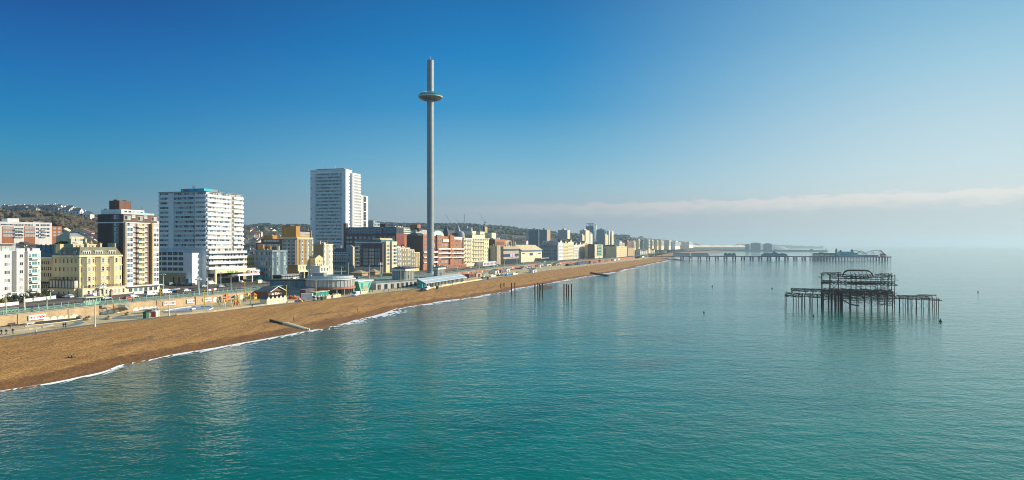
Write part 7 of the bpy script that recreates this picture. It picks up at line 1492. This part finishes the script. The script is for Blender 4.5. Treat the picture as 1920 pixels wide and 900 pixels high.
# classical pavilions beside the tower, on a raised terrace
o = thing('raised_terrace', 'raised paved terrace carrying the two classical pavilions, level with the road', 'terrace', (0, 0, 0)); pts_ = [at(705, 532, ZU), at(742, 529.5, ZU), at(790, 525, ZU), at(850, 519, ZU)]
poly = [tuple(p.xy) for p in pts_] + [(xr(Y) + .5, Y) for Y in (pts_[3].y + 40, 520, 480, pts_[0].y + 20)]; MB().prism(poly, ZL - .3, ZU + .1, 'grey_render', 'paving_grey').build('wall', o)
mb = MB()
for p, q in zip(pts_, pts_[1:]):
    for k in (.5, 1.1): mb.tube(p + Vector((0, 0, k + .1)), q + Vector((0, 0, k + .1)), .07, 'sea_green_paint', n=4)
    for k in range(12): r_ = p.lerp(q, k / 12); mb.tube(r_ + Vector((0, 0, .1)), r_ + Vector((0, 0, 1.2)), .06, 'sea_green_paint', n=4)
mb.build('railing', o)
for k in range(9):
    p = pts_[0].lerp(pts_[1], (k + .5) / 3) if k < 3 else pts_[1].lerp(pts_[2], (k - 2.5) / 6); MB().box(-1.2, 1.2, -.25, .05, -3.4, -.6, 'glass_dark' if k % 2 else 'wood_dark').build('opening', o, tuple(p), atan2((pts_[2] - pts_[1]).y, (pts_[2] - pts_[1]).x))
for (pc, yb, pl, pr, yt, lb) in ((760, 526, 733, 778, 504.5, 'left classical grey and cream pavilion with columns, in front of the tower'), (821, 521, 812, 836, 502, 'right classical pavilion with cream columns, just right of the tower')):
    Yc = (H - ZU) * F / (yb - HOR); b = B('classical_pavilion', lb, 'pavilion', pc, Yc, pl, pr, yt, group='toll pavilions beside the tower'); b.h = max(b.h, 5.2)
    b.wall('grey_render', x0=1.2, y0=.8, z0=0); b.box('entablature', .2, b.Lf, 0, b.Lg, b.h - 1.3, b.h, 'ivory', 'slate_roof'); b.part('roof', MB().hip(0, b.Lf + .2, -.2, b.Lg + .2, b.h, b.h + 1.2, 'slate_roof', 2))
    for u in span(.4, b.Lf, 6): b.add('column', MB().tube((u, .35, 0), (u, .35, b.h - 1.3), .28, 'ivory', n=8))
    for v in span(.2, b.Lg, 5): b.add('column', MB().tube((.6, v, 0), (.6, v, b.h - 1.3), .28, 'grey_render', n=8))
    b.grid('f', span(1.5, b.Lf - 1, 4), [1], 1, 2.4, off=-.78, glass='glass_dark'); b.done()
# long glass pavilion at the foot of the tower
o, w = along('glass_pavilion', 'long low pavilion with sloping pale blue glass roof and dark colonnade, at the tower foot', 'pavilion', 797, 540.5, 874, 527.5, ZL)
MB().box(0, w, 2.0, 4.9, 0, 2.68, 'glass_dark').build('glass_wall', o); mb = MB(); mb.face([(-.5, -.6, 2.9), (w + .5, -.6, 2.9), (w + .5, 5, 5.6), (-.5, 5, 5.6)], 'frosted_glass'); mb.face([(-.5, -.6, 2.7), (w + .5, -.6, 2.7), (w + .5, -.6, 2.9), (-.5, -.6, 2.9)], 'white_panel'); mb.face([(-.5, 5, 5.6), (w + .5, 5, 5.6), (w + .5, 5, 0), (-.5, 5, 0)], 'glass_blue'); mb.face([(-.5, -.6, 2.9), (-.5, 5, 5.6), (-.5, 5, 2.9)], 'glass_teal'); mb.build('roof', o)
mb = MB()
for k in range(24): x = w * k / 23; mb.tube((x, -.62, 2.95), (x, 5, 5.66), .09, 'white_metal', n=4)
mb.tube((-.5, 2.2, 4.3), (w + .5, 2.2, 4.3), .1, 'white_metal', n=4); mb.build('glazing_bars', o)
for k in range(30): x = .5 + (w - 1) * k / 29; MB().box(x - .16, x + .16, .2, .6, 0, 2.7, 'ivory').build('column', o)
MB().box(-2.4, -.6, 1, 4, 0, 2.8, 'teal_paint').build('end_block', o); MB().box(-7, w + 24, -4.5, -4.1, 0, .9, 'cream_paint').build('terrace_wall', o)
for i, (px, py) in enumerate(((826, 537.5), (836, 536), (847, 534), (856, 532.5), (868, 530.5))):
    q, ww = along('stone_bench', 'low cream seat block in the line in front of the glass pavilion', 'seat', px, py, px + 7, py - 1.1, ZL, 'cream seat blocks before the glass pavilion'); MB().box(0, ww, 0, 1.2, 0, .9, 'cream_paint').build('base', q); MB().box(-.1, ww + .1, -.1, 1.3, .9, 1.05, 'ivory').build('top', q)
# lawn and small hipped kiosk roofs by the square
slab_on('square_lawn', 'lawn', [(600, 506), (664, 503.5), (676, 507), (605, 511)], ZU + .3)
for px, py, w, lb in ((674, 517, 9, 'wide low tan pyramid roof behind the round restaurant'), (700, 514.5, 7, 'second low tan pyramid roof, right of the wide one'), (733, 518, 8, 'yellowish flat kiosk left of the classical pavilion')):
    p = at(px, py, ZU); o = thing('hipped_kiosk', lb, 'kiosk', tuple(p), RD); MB().box(-w / 2, w / 2, -w / 2, w / 2, 0, 2, 'tan_render').build('wall', o); MB().prism([(-w / 2 - .8, -w / 2 - .8), (w / 2 + .8, -w / 2 - .8), (w / 2 + .8, w / 2 + .8), (-w / 2 - .8, w / 2 + .8)], 2, 4 if 'pyramid' in lb else 2.5, 'timber' if 'pyramid' in lb else 'cream_render', scale=.12 if 'pyramid' in lb else .95).build('roof', o); MB().lathe([(.4, 3.9), (.3, 4.6), (0, 4.8)], 'clay_roof', 8).build('finial', o) if 'pyramid' in lb else None
p = at(693, 512, ZU); o = thing('monument', 'slim cream stone pillar standing by the square lawn', 'monument', tuple(p), RD); MB().box(-.9, .9, -.9, .9, 0, 1, 'stone').build('plinth', o); MB().tube((0, 0, 1), (0, 0, 9), .75, 'cream_render', .6, 10).build('shaft', o); MB().lathe([(.85, 9), (.8, 9.5), (0, 10.2)], 'cream_render', 10).build('cap', o)
# red cafe umbrellas under the stepping terrace
for i in range(10):
    px, py = 760 + i * 3.4, 505.5 - i * .35; p = at(px, py, ZU); o = thing('cafe_umbrella', 'red or white cafe umbrella in the crowded row below the stepping cream terrace', 'umbrella', tuple(p), 0, 'cafe umbrellas below the terrace'); MB().tube((0, 0, 0), (0, 0, 2.6), .06, 'white_metal').build('pole', o); MB().lathe([(1.7, 2.2), (0, 3.1)], ['red_cloth', 'red_cloth', 'white_cloth'][i % 3], 8).build('canopy', o)
# fishing quarter and farther stalls
KS = [(929, 513.5, 936, 'white kiosk with pointed roof against the red arches', 'ivory', 1), (940, 512, 945, 'purple-grey kiosk right of the pointed white one', 'purple_paint', 0), (950, 510, 955.5, 'white kiosk with green door against the red arches', 'white_render', 0), (999, 511.5, 1006, 'white rounded kiosk with blue door at the beach edge', 'white_render', 1), (1066, 499, 1080, 'dark low bar building on the far promenade', 'black_paint', 0), (1084, 497, 1104, 'dark teal beach bar with pitched roof on the far promenade', 'navy_paint', 1), (982, 505, 990, 'tan shed left of the dark ramp stairs on the far promenade', 'tan_render', 0), (1012, 501, 1020, 'cream shed before the gabled terrace', 'pale_cream', 0), (1026, 500, 1034, 'ivory shed among the crowd before the gabled terrace', 'ivory', 1), (1042, 498.5, 1050, 'tan shed right of the ivory one on the far promenade', 'tan_render', 1), (1108, 494, 1122, 'orange roofed low pavilion on the far promenade', 'clay_roof', 1), (1126, 492, 1146, 'wide orange-brown pavilion roof further along the far promenade', 'clay_roof', 1), (1152, 489, 1162, 'white stall on the far promenade', 'white_render', 0), (1176, 486, 1190, 'white long stall near the far bend of the beach', 'white_render', 0), (1204, 483, 1216, 'pale shed at the far bend of the beach', 'ivory', 0), (880, 521, 890, 'dark red stall right of the glass pavilion', 'deep_red_brick', 0), (893, 519.5, 903, 'tan arched stall under the red wall', 'tan_render', 0)]
for pa, py, pb_, lb, mm, g_ in KS:
    o, w = along('beach_stall', lb, 'stall', pa, py, pb_, py - (pb_ - pa) * .14, ZL); hh = 2.8; MB().box(0, w, 0, 4, 0, hh, mm).build('wall', o); (MB().gable(0, w, 0, 4, hh, hh + 1.4, mm if 'orange' in lb else 'slate_roof', mm, 'y' if w < 7 else 'x', .25) if g_ else MB().box(-.2, w + .2, -.3, 4.2, hh, hh + .25, 'lead_grey')).build('roof', o); MB().box(w * .3, w * .7, -.08, -.002, 0, 2.1, 'dark_green_paint' if 'green door' in lb else 'blue_paint' if 'blue' in lb else 'glass_dark').build('door', o)
rb = random.Random(3)
for i in range(46):                                         # parasols and tables among the far promenade crowd
    px = rb.uniform(955, 1068); py = 510.5 - (px - 955) * .105 + rb.uniform(-5.5, 1.5); p = at(px, py, ZL); o = thing('market_parasol', 'pale or red parasol in the busy strip of stalls on the far promenade', 'parasol', tuple(p), 0, 'parasols of the far promenade market'); MB().tube((0, 0, 0), (0, 0, 2.4), .07, 'white_metal').build('pole', o); MB().lathe([(rb.uniform(1.3, 2.0), 2.0), (0, 3.0)], rb.choice(['white_cloth', 'white_cloth', 'red_cloth', 'navy_paint', 'tan_cloth', 'cream_paint']), 8).build('canopy', o)
for i in range(16):
    px = rb.uniform(1000, 1240); py = 501.5 - (px - 1000) * .085 + rb.uniform(-.5, 2.0); p = at(px, py, ZL); o = thing('beach_boat', 'small upturned dark or white boat on the shingle of the far beach edge', 'boat', tuple(p), rb.uniform(0, 3), 'boats drawn up on the far beach'); mb = MB(); mb.lathe([(0, 0), (.7, .1), (.8, .5), (.4, .9), (0, 1)], rb.choice(['wood_dark', 'white_render', 'navy_paint']), 10); e_ = mb.build('hull', o); e_.scale = (2.6, 1, 1)
for i, (px, py) in enumerate(((906, 522.5), (921, 519.5), (935, 518), (950, 517), (962, 515.5))):
    o, w = along('fishing_boat', 'small fishing boat on the shingle in front of the red arches', 'boat', px, py, px + 10, py - 1.2, ZL, 'fishing boats below the arches'); k = 0; mb = MB(); mb.prism([(0, 0), (w * .7, -.4), (w, .8), (w * .7, 2), (0, 1.6)], .1, 1.2, ['navy_paint', 'white_render', 'wood_dark', 'blue_paint', 'white_render'][i], scale=1.12); mb.build('hull', o); MB().box(w * .15, w * .35, .3, 1.3, 1.2, 2.0, 'white_render').build('wheelhouse', o)

# ------------------------------------------------------------------ people
def person_mesh(name, pose, top, legs, extra=None):
    me = bpy.data.meshes.new(name)
    J = dict(pel=(0, 0, .94), sp=(0, 0, 1.15), ch=(0, .01, 1.38), nk=(0, 0, 1.5), hd=(0, .02, 1.6), tp=(0, .02, 1.74))
    st = .28 if pose == 'walk' else .04
    for s_, n_ in ((1, 'l'), (-1, 'r')):
        J['hp' + n_] = (.09 * s_, 0, .9); J['kn' + n_] = (.1 * s_, -st * s_ * .5 - .02, .5); J['an' + n_] = (.1 * s_, -st * s_ + (.08 if s_ < 0 and pose == 'walk' else 0), .09); J['to' + n_] = (.11 * s_, -st * s_ - .16, .04)
        J['sh' + n_] = (.18 * s_, 0, 1.42); J['el' + n_] = (.25 * s_, st * s_ * .4, 1.14); J['ha' + n_] = (.25 * s_, st * s_ * .7 - .08, .86)
    if pose == 'sit':
        for s_, n_ in ((1, 'l'), (-1, 'r')): J['kn' + n_] = (.12 * s_, -.42, .98); J['an' + n_] = (.12 * s_, -.72, .74); J['to' + n_] = (.13 * s_, -.86, .80); J['ha' + n_] = (.2 * s_, -.3, 1.0)
    names = list(J); ix = {q: i for i, q in enumerate(names)}
    E = [('pel', 'sp'), ('sp', 'ch'), ('ch', 'nk'), ('nk', 'hd'), ('hd', 'tp')] + [(a + s_, c + s_) for s_ in 'lr' for a, c in (('hp', 'kn'), ('kn', 'an'), ('an', 'to'), ('sh', 'el'), ('el', 'ha'))] + [('pel', 'hp' + s_) for s_ in 'lr'] + [('ch', 'sh' + s_) for s_ in 'lr']
    me.from_pydata([J[q] for q in names], [(ix[a], ix[c]) for a, c in E], [])
    ob = bpy.data.objects.new('tmp', me); COL.objects.link(ob); ob.modifiers.new('s', 'SKIN'); sd = ob.modifiers.new('u', 'SUBSURF'); sd.levels = sd.render_levels = 1
    rad = dict(pel=.15, sp=.14, ch=.17, nk=.06, hd=.105, tp=.085, hp=.1, kn=.075, an=.055, to=.05, sh=.08, el=.055, ha=.045)
    for v in me.skin_vertices[0].data: pass
    for q in names:
        r_ = rad.get(q, rad.get(q[:2], .06)); me.skin_vertices[0].data[ix[q]].radius = (r_, r_)
    me.skin_vertices[0].data[ix['pel']].use_root = True
    out = bpy.data.meshes.new_from_object(ob.evaluated_get(bpy.context.evaluated_depsgraph_get())); bpy.data.objects.remove(ob); out.name = name
    out.materials.clear()
    for q in ('skin', 'hair', top, legs, 'black_paint'): out.materials.append(M[q])
    for p in out.polygons:
        z = p.center.z; x = abs(p.center.x)
        p.material_index = 1 if z > 1.66 or (z > 1.56 and p.center.y > .05) else 0 if z > 1.5 or (x > .2 and z < .93 and pose != 'sit') else 2 if z > .95 and not (pose == 'sit' and p.center.y < -.2) else 4 if z < .11 else 3
        p.use_smooth = True
    return out
PM = {}
def person(px, py, z, lb, top='black_cloth', legs='denim', pose='walk', rz=None, group=None):
    k = (pose, top, legs)
    if k not in PM: PM[k] = person_mesh('person', pose, top, legs)
    p = at(px, py, z)
    o = link('person', PM[k], None, tuple(p), rz if rz is not None else random.uniform(0, 6.28))
    if pose == 'lie': o.rotation_euler = (-pi / 2, 0, rz or 0); o.location.z += .15
    if pose == 'sit': o.location.z -= .76
    tag(o, lb, 'person', group); return o
WK = R(-17) + pi
person(2.5, 628, ZL, 'person in black walking at the left edge of the photo', 'black_cloth', 'black_cloth', rz=WK); person(11.5, 628, ZL, 'person in dark clothes walking, second from the left edge', 'black_cloth', 'denim', rz=WK); person(24, 626.5, ZL, 'person in black mid-stride, third from the left edge', 'black_cloth', 'black_cloth', rz=WK)
person(67.5, 628, ZL, 'person in pale top and blue trousers on the path edge at far left', 'white_cloth', 'blue_cloth', 'stand'); person(119, 615.5, ZL, 'left of two people in black walking close together below the oval bed', 'black_cloth', 'denim', rz=WK); person(123, 615, ZL, 'right of two people in black walking close together below the oval bed', 'black_cloth', 'black_cloth', rz=WK)
person(167, 600, ZL, 'person in blue and white standing between planter and thin pole', 'blue_cloth', 'white_cloth', 'stand'); person(343, 573.5, ZL, 'person in blue at the wall above the pool', 'blue_cloth', 'denim', 'stand'); person(289, 586, ZL, 'person in green-black by the small shelter left of the pool', 'black_cloth', 'black_cloth', 'stand')
person(203, 561.5, ZU, 'person in pale blue by the kerb beside the red phone box', 'white_cloth', 'blue_cloth', 'stand'); person(62, 566.5, ZU, 'dark-clothed person on the road before the second garden wall', 'black_cloth', 'denim', rz=WK); person(331, 541.5, ZU, 'person crossing the road by the packed car park', 'black_cloth', 'black_cloth', rz=WK)
person(473, 577.5, ZL, 'person in black on the path left of the beach huts', 'black_cloth', 'denim', rz=WK); person(671, 585.5, 1.8, 'person in a red top standing near the surf', 'red_cloth', 'denim', 'stand'); person(551, 602, 2.2, 'person in grey standing on the groyne', 'blue_cloth', 'denim', 'stand'); person(621, 560, ZL, 'left of a pair beside the yellow benches, in dark top', 'black_cloth', 'denim', 'stand'); person(624, 560, ZL, 'right of a pair beside the yellow benches, in white', 'white_cloth', 'white_cloth', 'stand')
person(693, 550, ZL, 'left person walking under the teal kiosk', 'black_cloth', 'denim', rz=WK); person(698, 549.5, ZL, 'right person walking under the teal kiosk', 'black_cloth', 'black_cloth', rz=WK); person(717, 548, ZL, 'person in white at the beach edge right of the teal kiosk', 'white_cloth', 'white_cloth', 'stand'); person(720, 547.5, ZL, 'person in black next to the one in white, right of the teal kiosk', 'black_cloth', 'denim', 'stand'); person(729, 547, ZL, 'person in tan walking at the beach edge, left of the cream pole', 'tan_cloth', 'denim', rz=WK)
person(745, 543, ZL, 'person in dark clothes beside the cream pole at the beach edge', 'black_cloth', 'denim', 'stand'); person(786, 542, ZL, 'person in black standing left of the van at the glass pavilion', 'black_cloth', 'black_cloth', 'stand'); person(810, 541.5, ZL, 'left of two people by the green bin', 'black_cloth', 'denim', 'stand'); person(813, 541.5, ZL, 'right of two people by the green bin, in white', 'white_cloth', 'denim', 'stand'); person(827, 539, ZL, 'person walking right of the green bin', 'black_cloth', 'denim', rz=WK); person(848, 536, ZL, 'person in blue walking before the glass pavilion', 'blue_cloth', 'denim', rz=WK)
person(843.5, 540.5, 2.6, 'dark figure sitting on the beach below the glass pavilion', 'black_cloth', 'black_cloth', 'sit'); person(128, 672, 1.4, 'person in black sitting on the shingle at lower left', 'black_cloth', 'black_cloth', 'sit', rz=2.2); person(134, 671, 1.4, 'person in green sitting beside the one in black at lower left', 'dark_green_paint', 'black_cloth', 'sit', rz=2.4); person(824.5, 555.5, 1.2, 'pale figure at the end of the broken groyne', 'white_cloth', 'tan_cloth', 'stand'); person(732, 553, 2.7, 'small pale figure on the upper beach', 'tan_cloth', 'tan_cloth', 'sit')
CR = [('black_cloth', 'denim'), ('white_cloth', 'denim'), ('black_cloth', 'black_cloth'), ('blue_cloth', 'denim'), ('red_cloth', 'denim'), ('tan_cloth', 'denim')]
for i in range(54):
    px = rb.uniform(800, 1200); base = 531 - (px - 850) * .155 if px < 960 else 514 - (px - 960) * .105; py = base + rb.uniform(-4, 2)
    t_, l_ = CR[i % 6]; person(px, py, ZL, 'tiny person in the crowd strolling on the far promenade', t_, l_, rz=WK + (pi if i % 2 else 0), group='crowd on the far promenade')
for i in range(22):
    px = rb.uniform(640, 900); Y = 470 + (px - 640) * .9; X = off(xr, rb.uniform(-6, -1))(Y); t_, l_ = CR[i % 6]
    p = Vector((X, Y, ZU + .14)); o = link('person', PM[('walk', t_, l_)] if ('walk', t_, l_) in PM else PM.setdefault(('walk', t_, l_), person_mesh('person', 'walk', t_, l_)), None, tuple(p), WK + (pi if i % 2 else 0)); tag(o, 'small person walking along the upper promenade behind the green railing', 'person', 'walkers on the upper promenade')

# ------------------------------------------------------------------ town houses on the slopes
def house_proto(wm, rm, w=6.5, d=8.5, h=6.2, style=0):
    o = link('town_house', None); MB().box(0, w, 0, d, -6, h, wm).build('wall', o); r_ = MB().gable(0, w, 0, d, h, h + 2.6, rm, wm, 'x' if style == 0 else 'y', .3).build('roof', o)
    MB().box(.2, 1.0, d * .4, d * .62, h + .8, h + 3.6, wm if style else 'brown_brick').build('chimney', r_)
    for (x, z) in ((w * .28, 1), (w * .72, 1), (w * .28, h - 2.2), (w * .72, h - 2.2)):
        me, _ = win_mesh(1.2, 1.5, 'white_metal', 'glass_dark', 2, False, None); link('window', me, o, (x, -.022, z))
    me, _ = win_mesh(1.1, 1.4, 'white_metal', 'glass_dark', 1, True, None); link('window', me, o, (-.022, d * .5, h - 2.4), -pi / 2); return o
VAR = [('white_render', 'slate_roof', 'white-walled house with dark slate roof'), ('cream_render', 'brown_roof', 'cream house with brown roof'), ('tan_render', 'slate_roof', 'tan house with dark roof'), ('orange_brick', 'brown_roof', 'orange-brick house with brown roof'), ('ivory', 'clay_roof', 'ivory house with red tile roof'), ('grey_render', 'slate_roof', 'grey house with slate roof'), ('pale_cream', 'slate_roof', 'pale house with slate roof')]
def simple_house(wm, rm, style):
    mb = MB(); w, d, h = 7, 9, 6; mb.box(0, w, 0, d, -8, h, wm); mb.gable(0, w, 0, d, h, h + 2.8, rm, wm, 'x' if style == 0 else 'y', .3); mb.box(.3, 1.1, 3.4, 5.2, h + .8, h + 3.6, wm)
    for x in (w * .28, w * .72):
        for z in (1, h - 2.2): mb.face([(x - .6, -.03, z), (x + .6, -.03, z), (x + .6, -.03, z + 1.5), (x - .6, -.03, z + 1.5)], 'glass_dark')
    return mb.mesh('town_house')
SM = {(i, s_): simple_house(v[0], v[1], s_) for i, v in enumerate(VAR) for s_ in (0, 1)}
HP = {}
rh = random.Random(21)
def placed(X, Y, rz, i, s_, near, where, scl=1):
    z = ground(X, Y); lb = VAR[i][2] + ' ' + where
    if near:
        if (i, s_) not in HP: HP[(i, s_)] = o = house_proto(VAR[i][0], VAR[i][1], style=s_)
        else: o = copy_tree(HP[(i, s_)])
        o.name = 'town_house'
    else: o = link('town_house', SM[(i, s_)])
    o.location = (X, Y, z); o.rotation_euler.z = rz; o.scale = (scl, scl, scl * rh.uniform(.85, 1.2)); tag(o, lb, 'house', 'houses ' + where)
def terrace(px, Y, ang, n, near, where, gap=6.6, scl=1, mixv=None):
    X = tan_(px) * Y; d_ = Vector((sin(R(ang)), cos(R(ang)))); v0 = rh.randrange(len(VAR))
    for k in range(n):
        p = Vector((X, Y)) + d_ * (gap * scl * k); i = v0 if rh.random() < .45 else rh.randrange(len(VAR))
        if mixv: i = rh.choice(mixv)
        placed(p.x, p.y, pi / 2 - R(ang), i, 0 if rh.random() < .7 else 1, near, where, scl)
W1 = 'in the rooftops behind the white seafront flats'
for px, Y, a, n in ((8, 330, 20, 4), (-6, 352, 20, 5), (2, 378, 24, 5), (30, 392, 20, 4), (-4, 410, 22, 5), (22, 430, 20, 5), (48, 418, 18, 3), (64, 440, 20, 4), (10, 452, 24, 5)): terrace(px, Y, a, n, True, W1)
W2 = 'left of the brown tower, below the hill'
for px, Y, a, n in ((84, 470, 20, 4), (108, 480, 70, 3), (120, 520, 20, 5), (136, 500, 30, 4), (104, 560, 30, 5), (128, 570, 60, 4), (150, 540, 20, 4), (156, 600, 40, 4), (118, 640, 50, 5), (140, 680, 30, 5)): terrace(px, Y, a, n, True, W2)
W3 = 'on the brown hillside at far left'
for px, Y, a, n in ((2, 960, 80, 4), (24, 930, 75, 4), (40, 985, 80, 3), (58, 920, 80, 5), (64, 985, 75, 4), (84, 955, 80, 4), (94, 890, 80, 4), (98, 1010, 70, 3), (10, 880, 78, 3), (112, 940, 60, 3)): terrace(px, Y, a, n, False, W3, 9.5, 1.35, [0, 0, 0, 5, 6])
W4 = 'between the white tower and golden brick block'
for px, Y, a, n in ((457, 620, 30, 4), (466, 560, 20, 4), (462, 700, 60, 4), (478, 660, 30, 5), (490, 760, 60, 5), (460, 820, 70, 5), (480, 900, 60, 5), (505, 840, 40, 5), (460, 980, 70, 4), (492, 1050, 60, 5), (515, 960, 50, 4)): terrace(px, Y, a, n, False, W4)
W5 = 'in the hazy town beyond the yellow hotel'
for px, Y, a, n in ((918, 1100, 60, 4), (936, 1000, 30, 4), (950, 1080, 60, 4), (962, 980, 40, 4), (974, 1060, 50, 4), (1032, 1250, 50, 4), (1040, 1180, 40, 4), (1034, 1400, 60, 4), (1070, 1420, 50, 5), (1068, 1250, 40, 4), (1078, 1560, 50, 4), (980, 1200, 50, 3), (1052, 1120, 30, 4), (1078, 1180, 30, 4)): terrace(px, Y, a, n, False, W5, 8, 1.2)
W6 = 'in the distant town along the bay'
for px, Y, a, n in ((1104, 1500, 50, 4), (1112, 1380, 40, 4), (1124, 1450, 40, 4), (1136, 1380, 35, 4), (1142, 1550, 40, 5), (1156, 1480, 30, 4), (1160, 1700, 40, 4), (1176, 1800, 40, 4), (1170, 1620, 30, 4), (1194, 1900, 35, 4), (1200, 1680, 30, 4), (1216, 1950, 30, 4), (1222, 2150, 30, 4), (1240, 2300, 30, 4)): terrace(px, Y, a, n, False, W6, 10, 1.5)
# far rooftops too many to count, filling the slopes
mb = MB(); cnt = 0; rf_ = random.Random(77)
BASE = []
for i, v in enumerate(VAR):
    q = MB(); q.box(0, 9, 0, 9, -5, 6, v[0]); q.gable(0, 9, 0, 9, 6, 9.2, v[1], v[0], 'x' if i % 2 else 'y', .3); BASE.append(q)
while cnt < 1450:
    px = rf_.uniform(-60, 1330); lo = 480 if px < 200 else 700 if px < 700 else 900; lo = 1250 if px > 1020 else lo; hi = 680 if px < 200 else crest(px)[1] * (.8 if px < 690 else .9 if px > 1100 else .55 if px < 900 else .68)
    if hi <= lo: continue
    Y = lo + (hi - lo) * rf_.random() ** 1.3; X = tan_(px) * Y
    if X > xr(Y) - 130 or MN.noise(Vector((X * .006, Y * .006, 4))) < -.25: continue
    mb.add(BASE[rf_.choice((0, 0, 1, 2, 3, 4, 5, 6, 6))], Matrix.Translation((X, Y, ground(X, Y))) @ Matrix.Rotation(rf_.choice((.2, .25, 1.1, 1.3, 1.75)), 4, 'Z') @ Matrix.Diagonal((rf_.uniform(.8, 2.2), 1, rf_.uniform(.8, 1.3), 1))); cnt += 1
setting(mb.build('far_rooftops'), 'stuff')
# ------------------------------------------------------------------ woods on the ridges
def woods(name, mm, spots, r0, r1, label_kind='stuff'):
    mb = MB(); rw = random.Random(5)
    for X, Y in spots:
        r_ = rw.uniform(r0, r1); z = ground(X, Y); k = len(mb.v); rings, seg = 4, 7
        for i in range(rings + 1):
            e = -0.4 + 1.97 * i / rings
            for j in range(seg): a = 2 * pi * (j + .5 * (i % 2)) / seg; q = r_ * rw.uniform(.75, 1.2); mb.v.append((X + cos(a) * cos(e) * q, Y + sin(a) * cos(e) * q, z + r_ * .35 + sin(e) * q * .85))
        for i in range(rings):
            for j in range(seg): j2 = (j + 1) % seg; mb.f.append((k + i * seg + j, k + i * seg + j2, k + (i + 1) * seg + j2, k + (i + 1) * seg + j)); mb.m.append(mm)
    return setting(mb.build(name), label_kind)
rw = random.Random(9); sp = []
while len(sp) < 1000:
    px = rw.uniform(-40, 200); Y = rw.uniform(720, 1230); X = tan_(px) * Y
    if MN.noise(Vector((X * .012, Y * .012, 2))) > (.02 if px < 112 else -1): sp.append((X, Y))
woods('hillside_wood', 'winter_wood', sp, 3, 6.5)
sp = []
while len(sp) < 3000:
    px = rw.uniform(690, 1180) if len(sp) < 2300 else rw.uniform(440, 600); yc, d_ = crest(px); Y = d_ * rw.uniform(.72, 1.03); X = tan_(px) * Y
    if MN.noise(Vector((X * .004, Y * .004, 6))) > -.18: sp.append((X, Y))
woods('ridge_wood', 'wood_far', sp, 4.5, 9)
sp = []
while len(sp) < 620:
    px = rw.uniform(1165, 1325); Y = rw.uniform(1450, 2600); X = tan_(px) * Y
    if xr(Y) - (150 if len(sp) < 420 else 600) < X < xr(Y) - 32: sp.append((X, Y))
woods('bay_wood', 'wood_far', sp, 4.5, 8.5)
# mast and cranes on the skyline
for px, yb, yt, Y, lb, kind in ((870.5, 419, 402, 2560, 'thin lattice mast standing on the wooded ridge', 0), (846, 430, 402, 1500, 'pale leaning crane jib left of the lattice mast', 1), (864, 428, 408, 1500, 'crane with short jib between the pale jib and the lattice mast', 1), (908, 424, 400, 1700, 'faint crane jib right of the lattice mast', 1)):
    X = tan_(px) * Y; z0, z1 = zat(yb, Y), zat(yt, Y); o = thing('radio_mast' if kind == 0 else 'tower_crane', lb, 'mast' if kind == 0 else 'crane', (X, Y, z0)); h = z1 - z0
    if kind == 0:
        [MB().tube((cos(a) * 3, sin(a) * 3, -10), (cos(a) * .8, sin(a) * .8, h), .5, 'lead_grey', n=4).build('leg', o) for a in (0, 2.1, 4.2)]; mb = MB()
        for k in range(8): zz = h * k / 8; [mb.tube((cos(a) * 2, sin(a) * 2, zz), (cos(a + 2.1) * 2, sin(a + 2.1) * 2, zz + h / 8), .3, 'lead_grey', n=3) for a in (0, 2.1, 4.2)]
        mb.build('lattice', o)
    else: MB().box(-.5, .5, -.5, .5, -20, h * .35, 'lead_grey').build('tower', o); MB().tube((1, 0, h * .3), (-12, 0, h), .35, 'lead_grey', n=4).build('jib', o); MB().box(1, 4, -1, 1, h * .22, h * .34, 'lead_grey').build('counterweight', o)
p = Vector((tan_(1030) * 900, 900, 0))
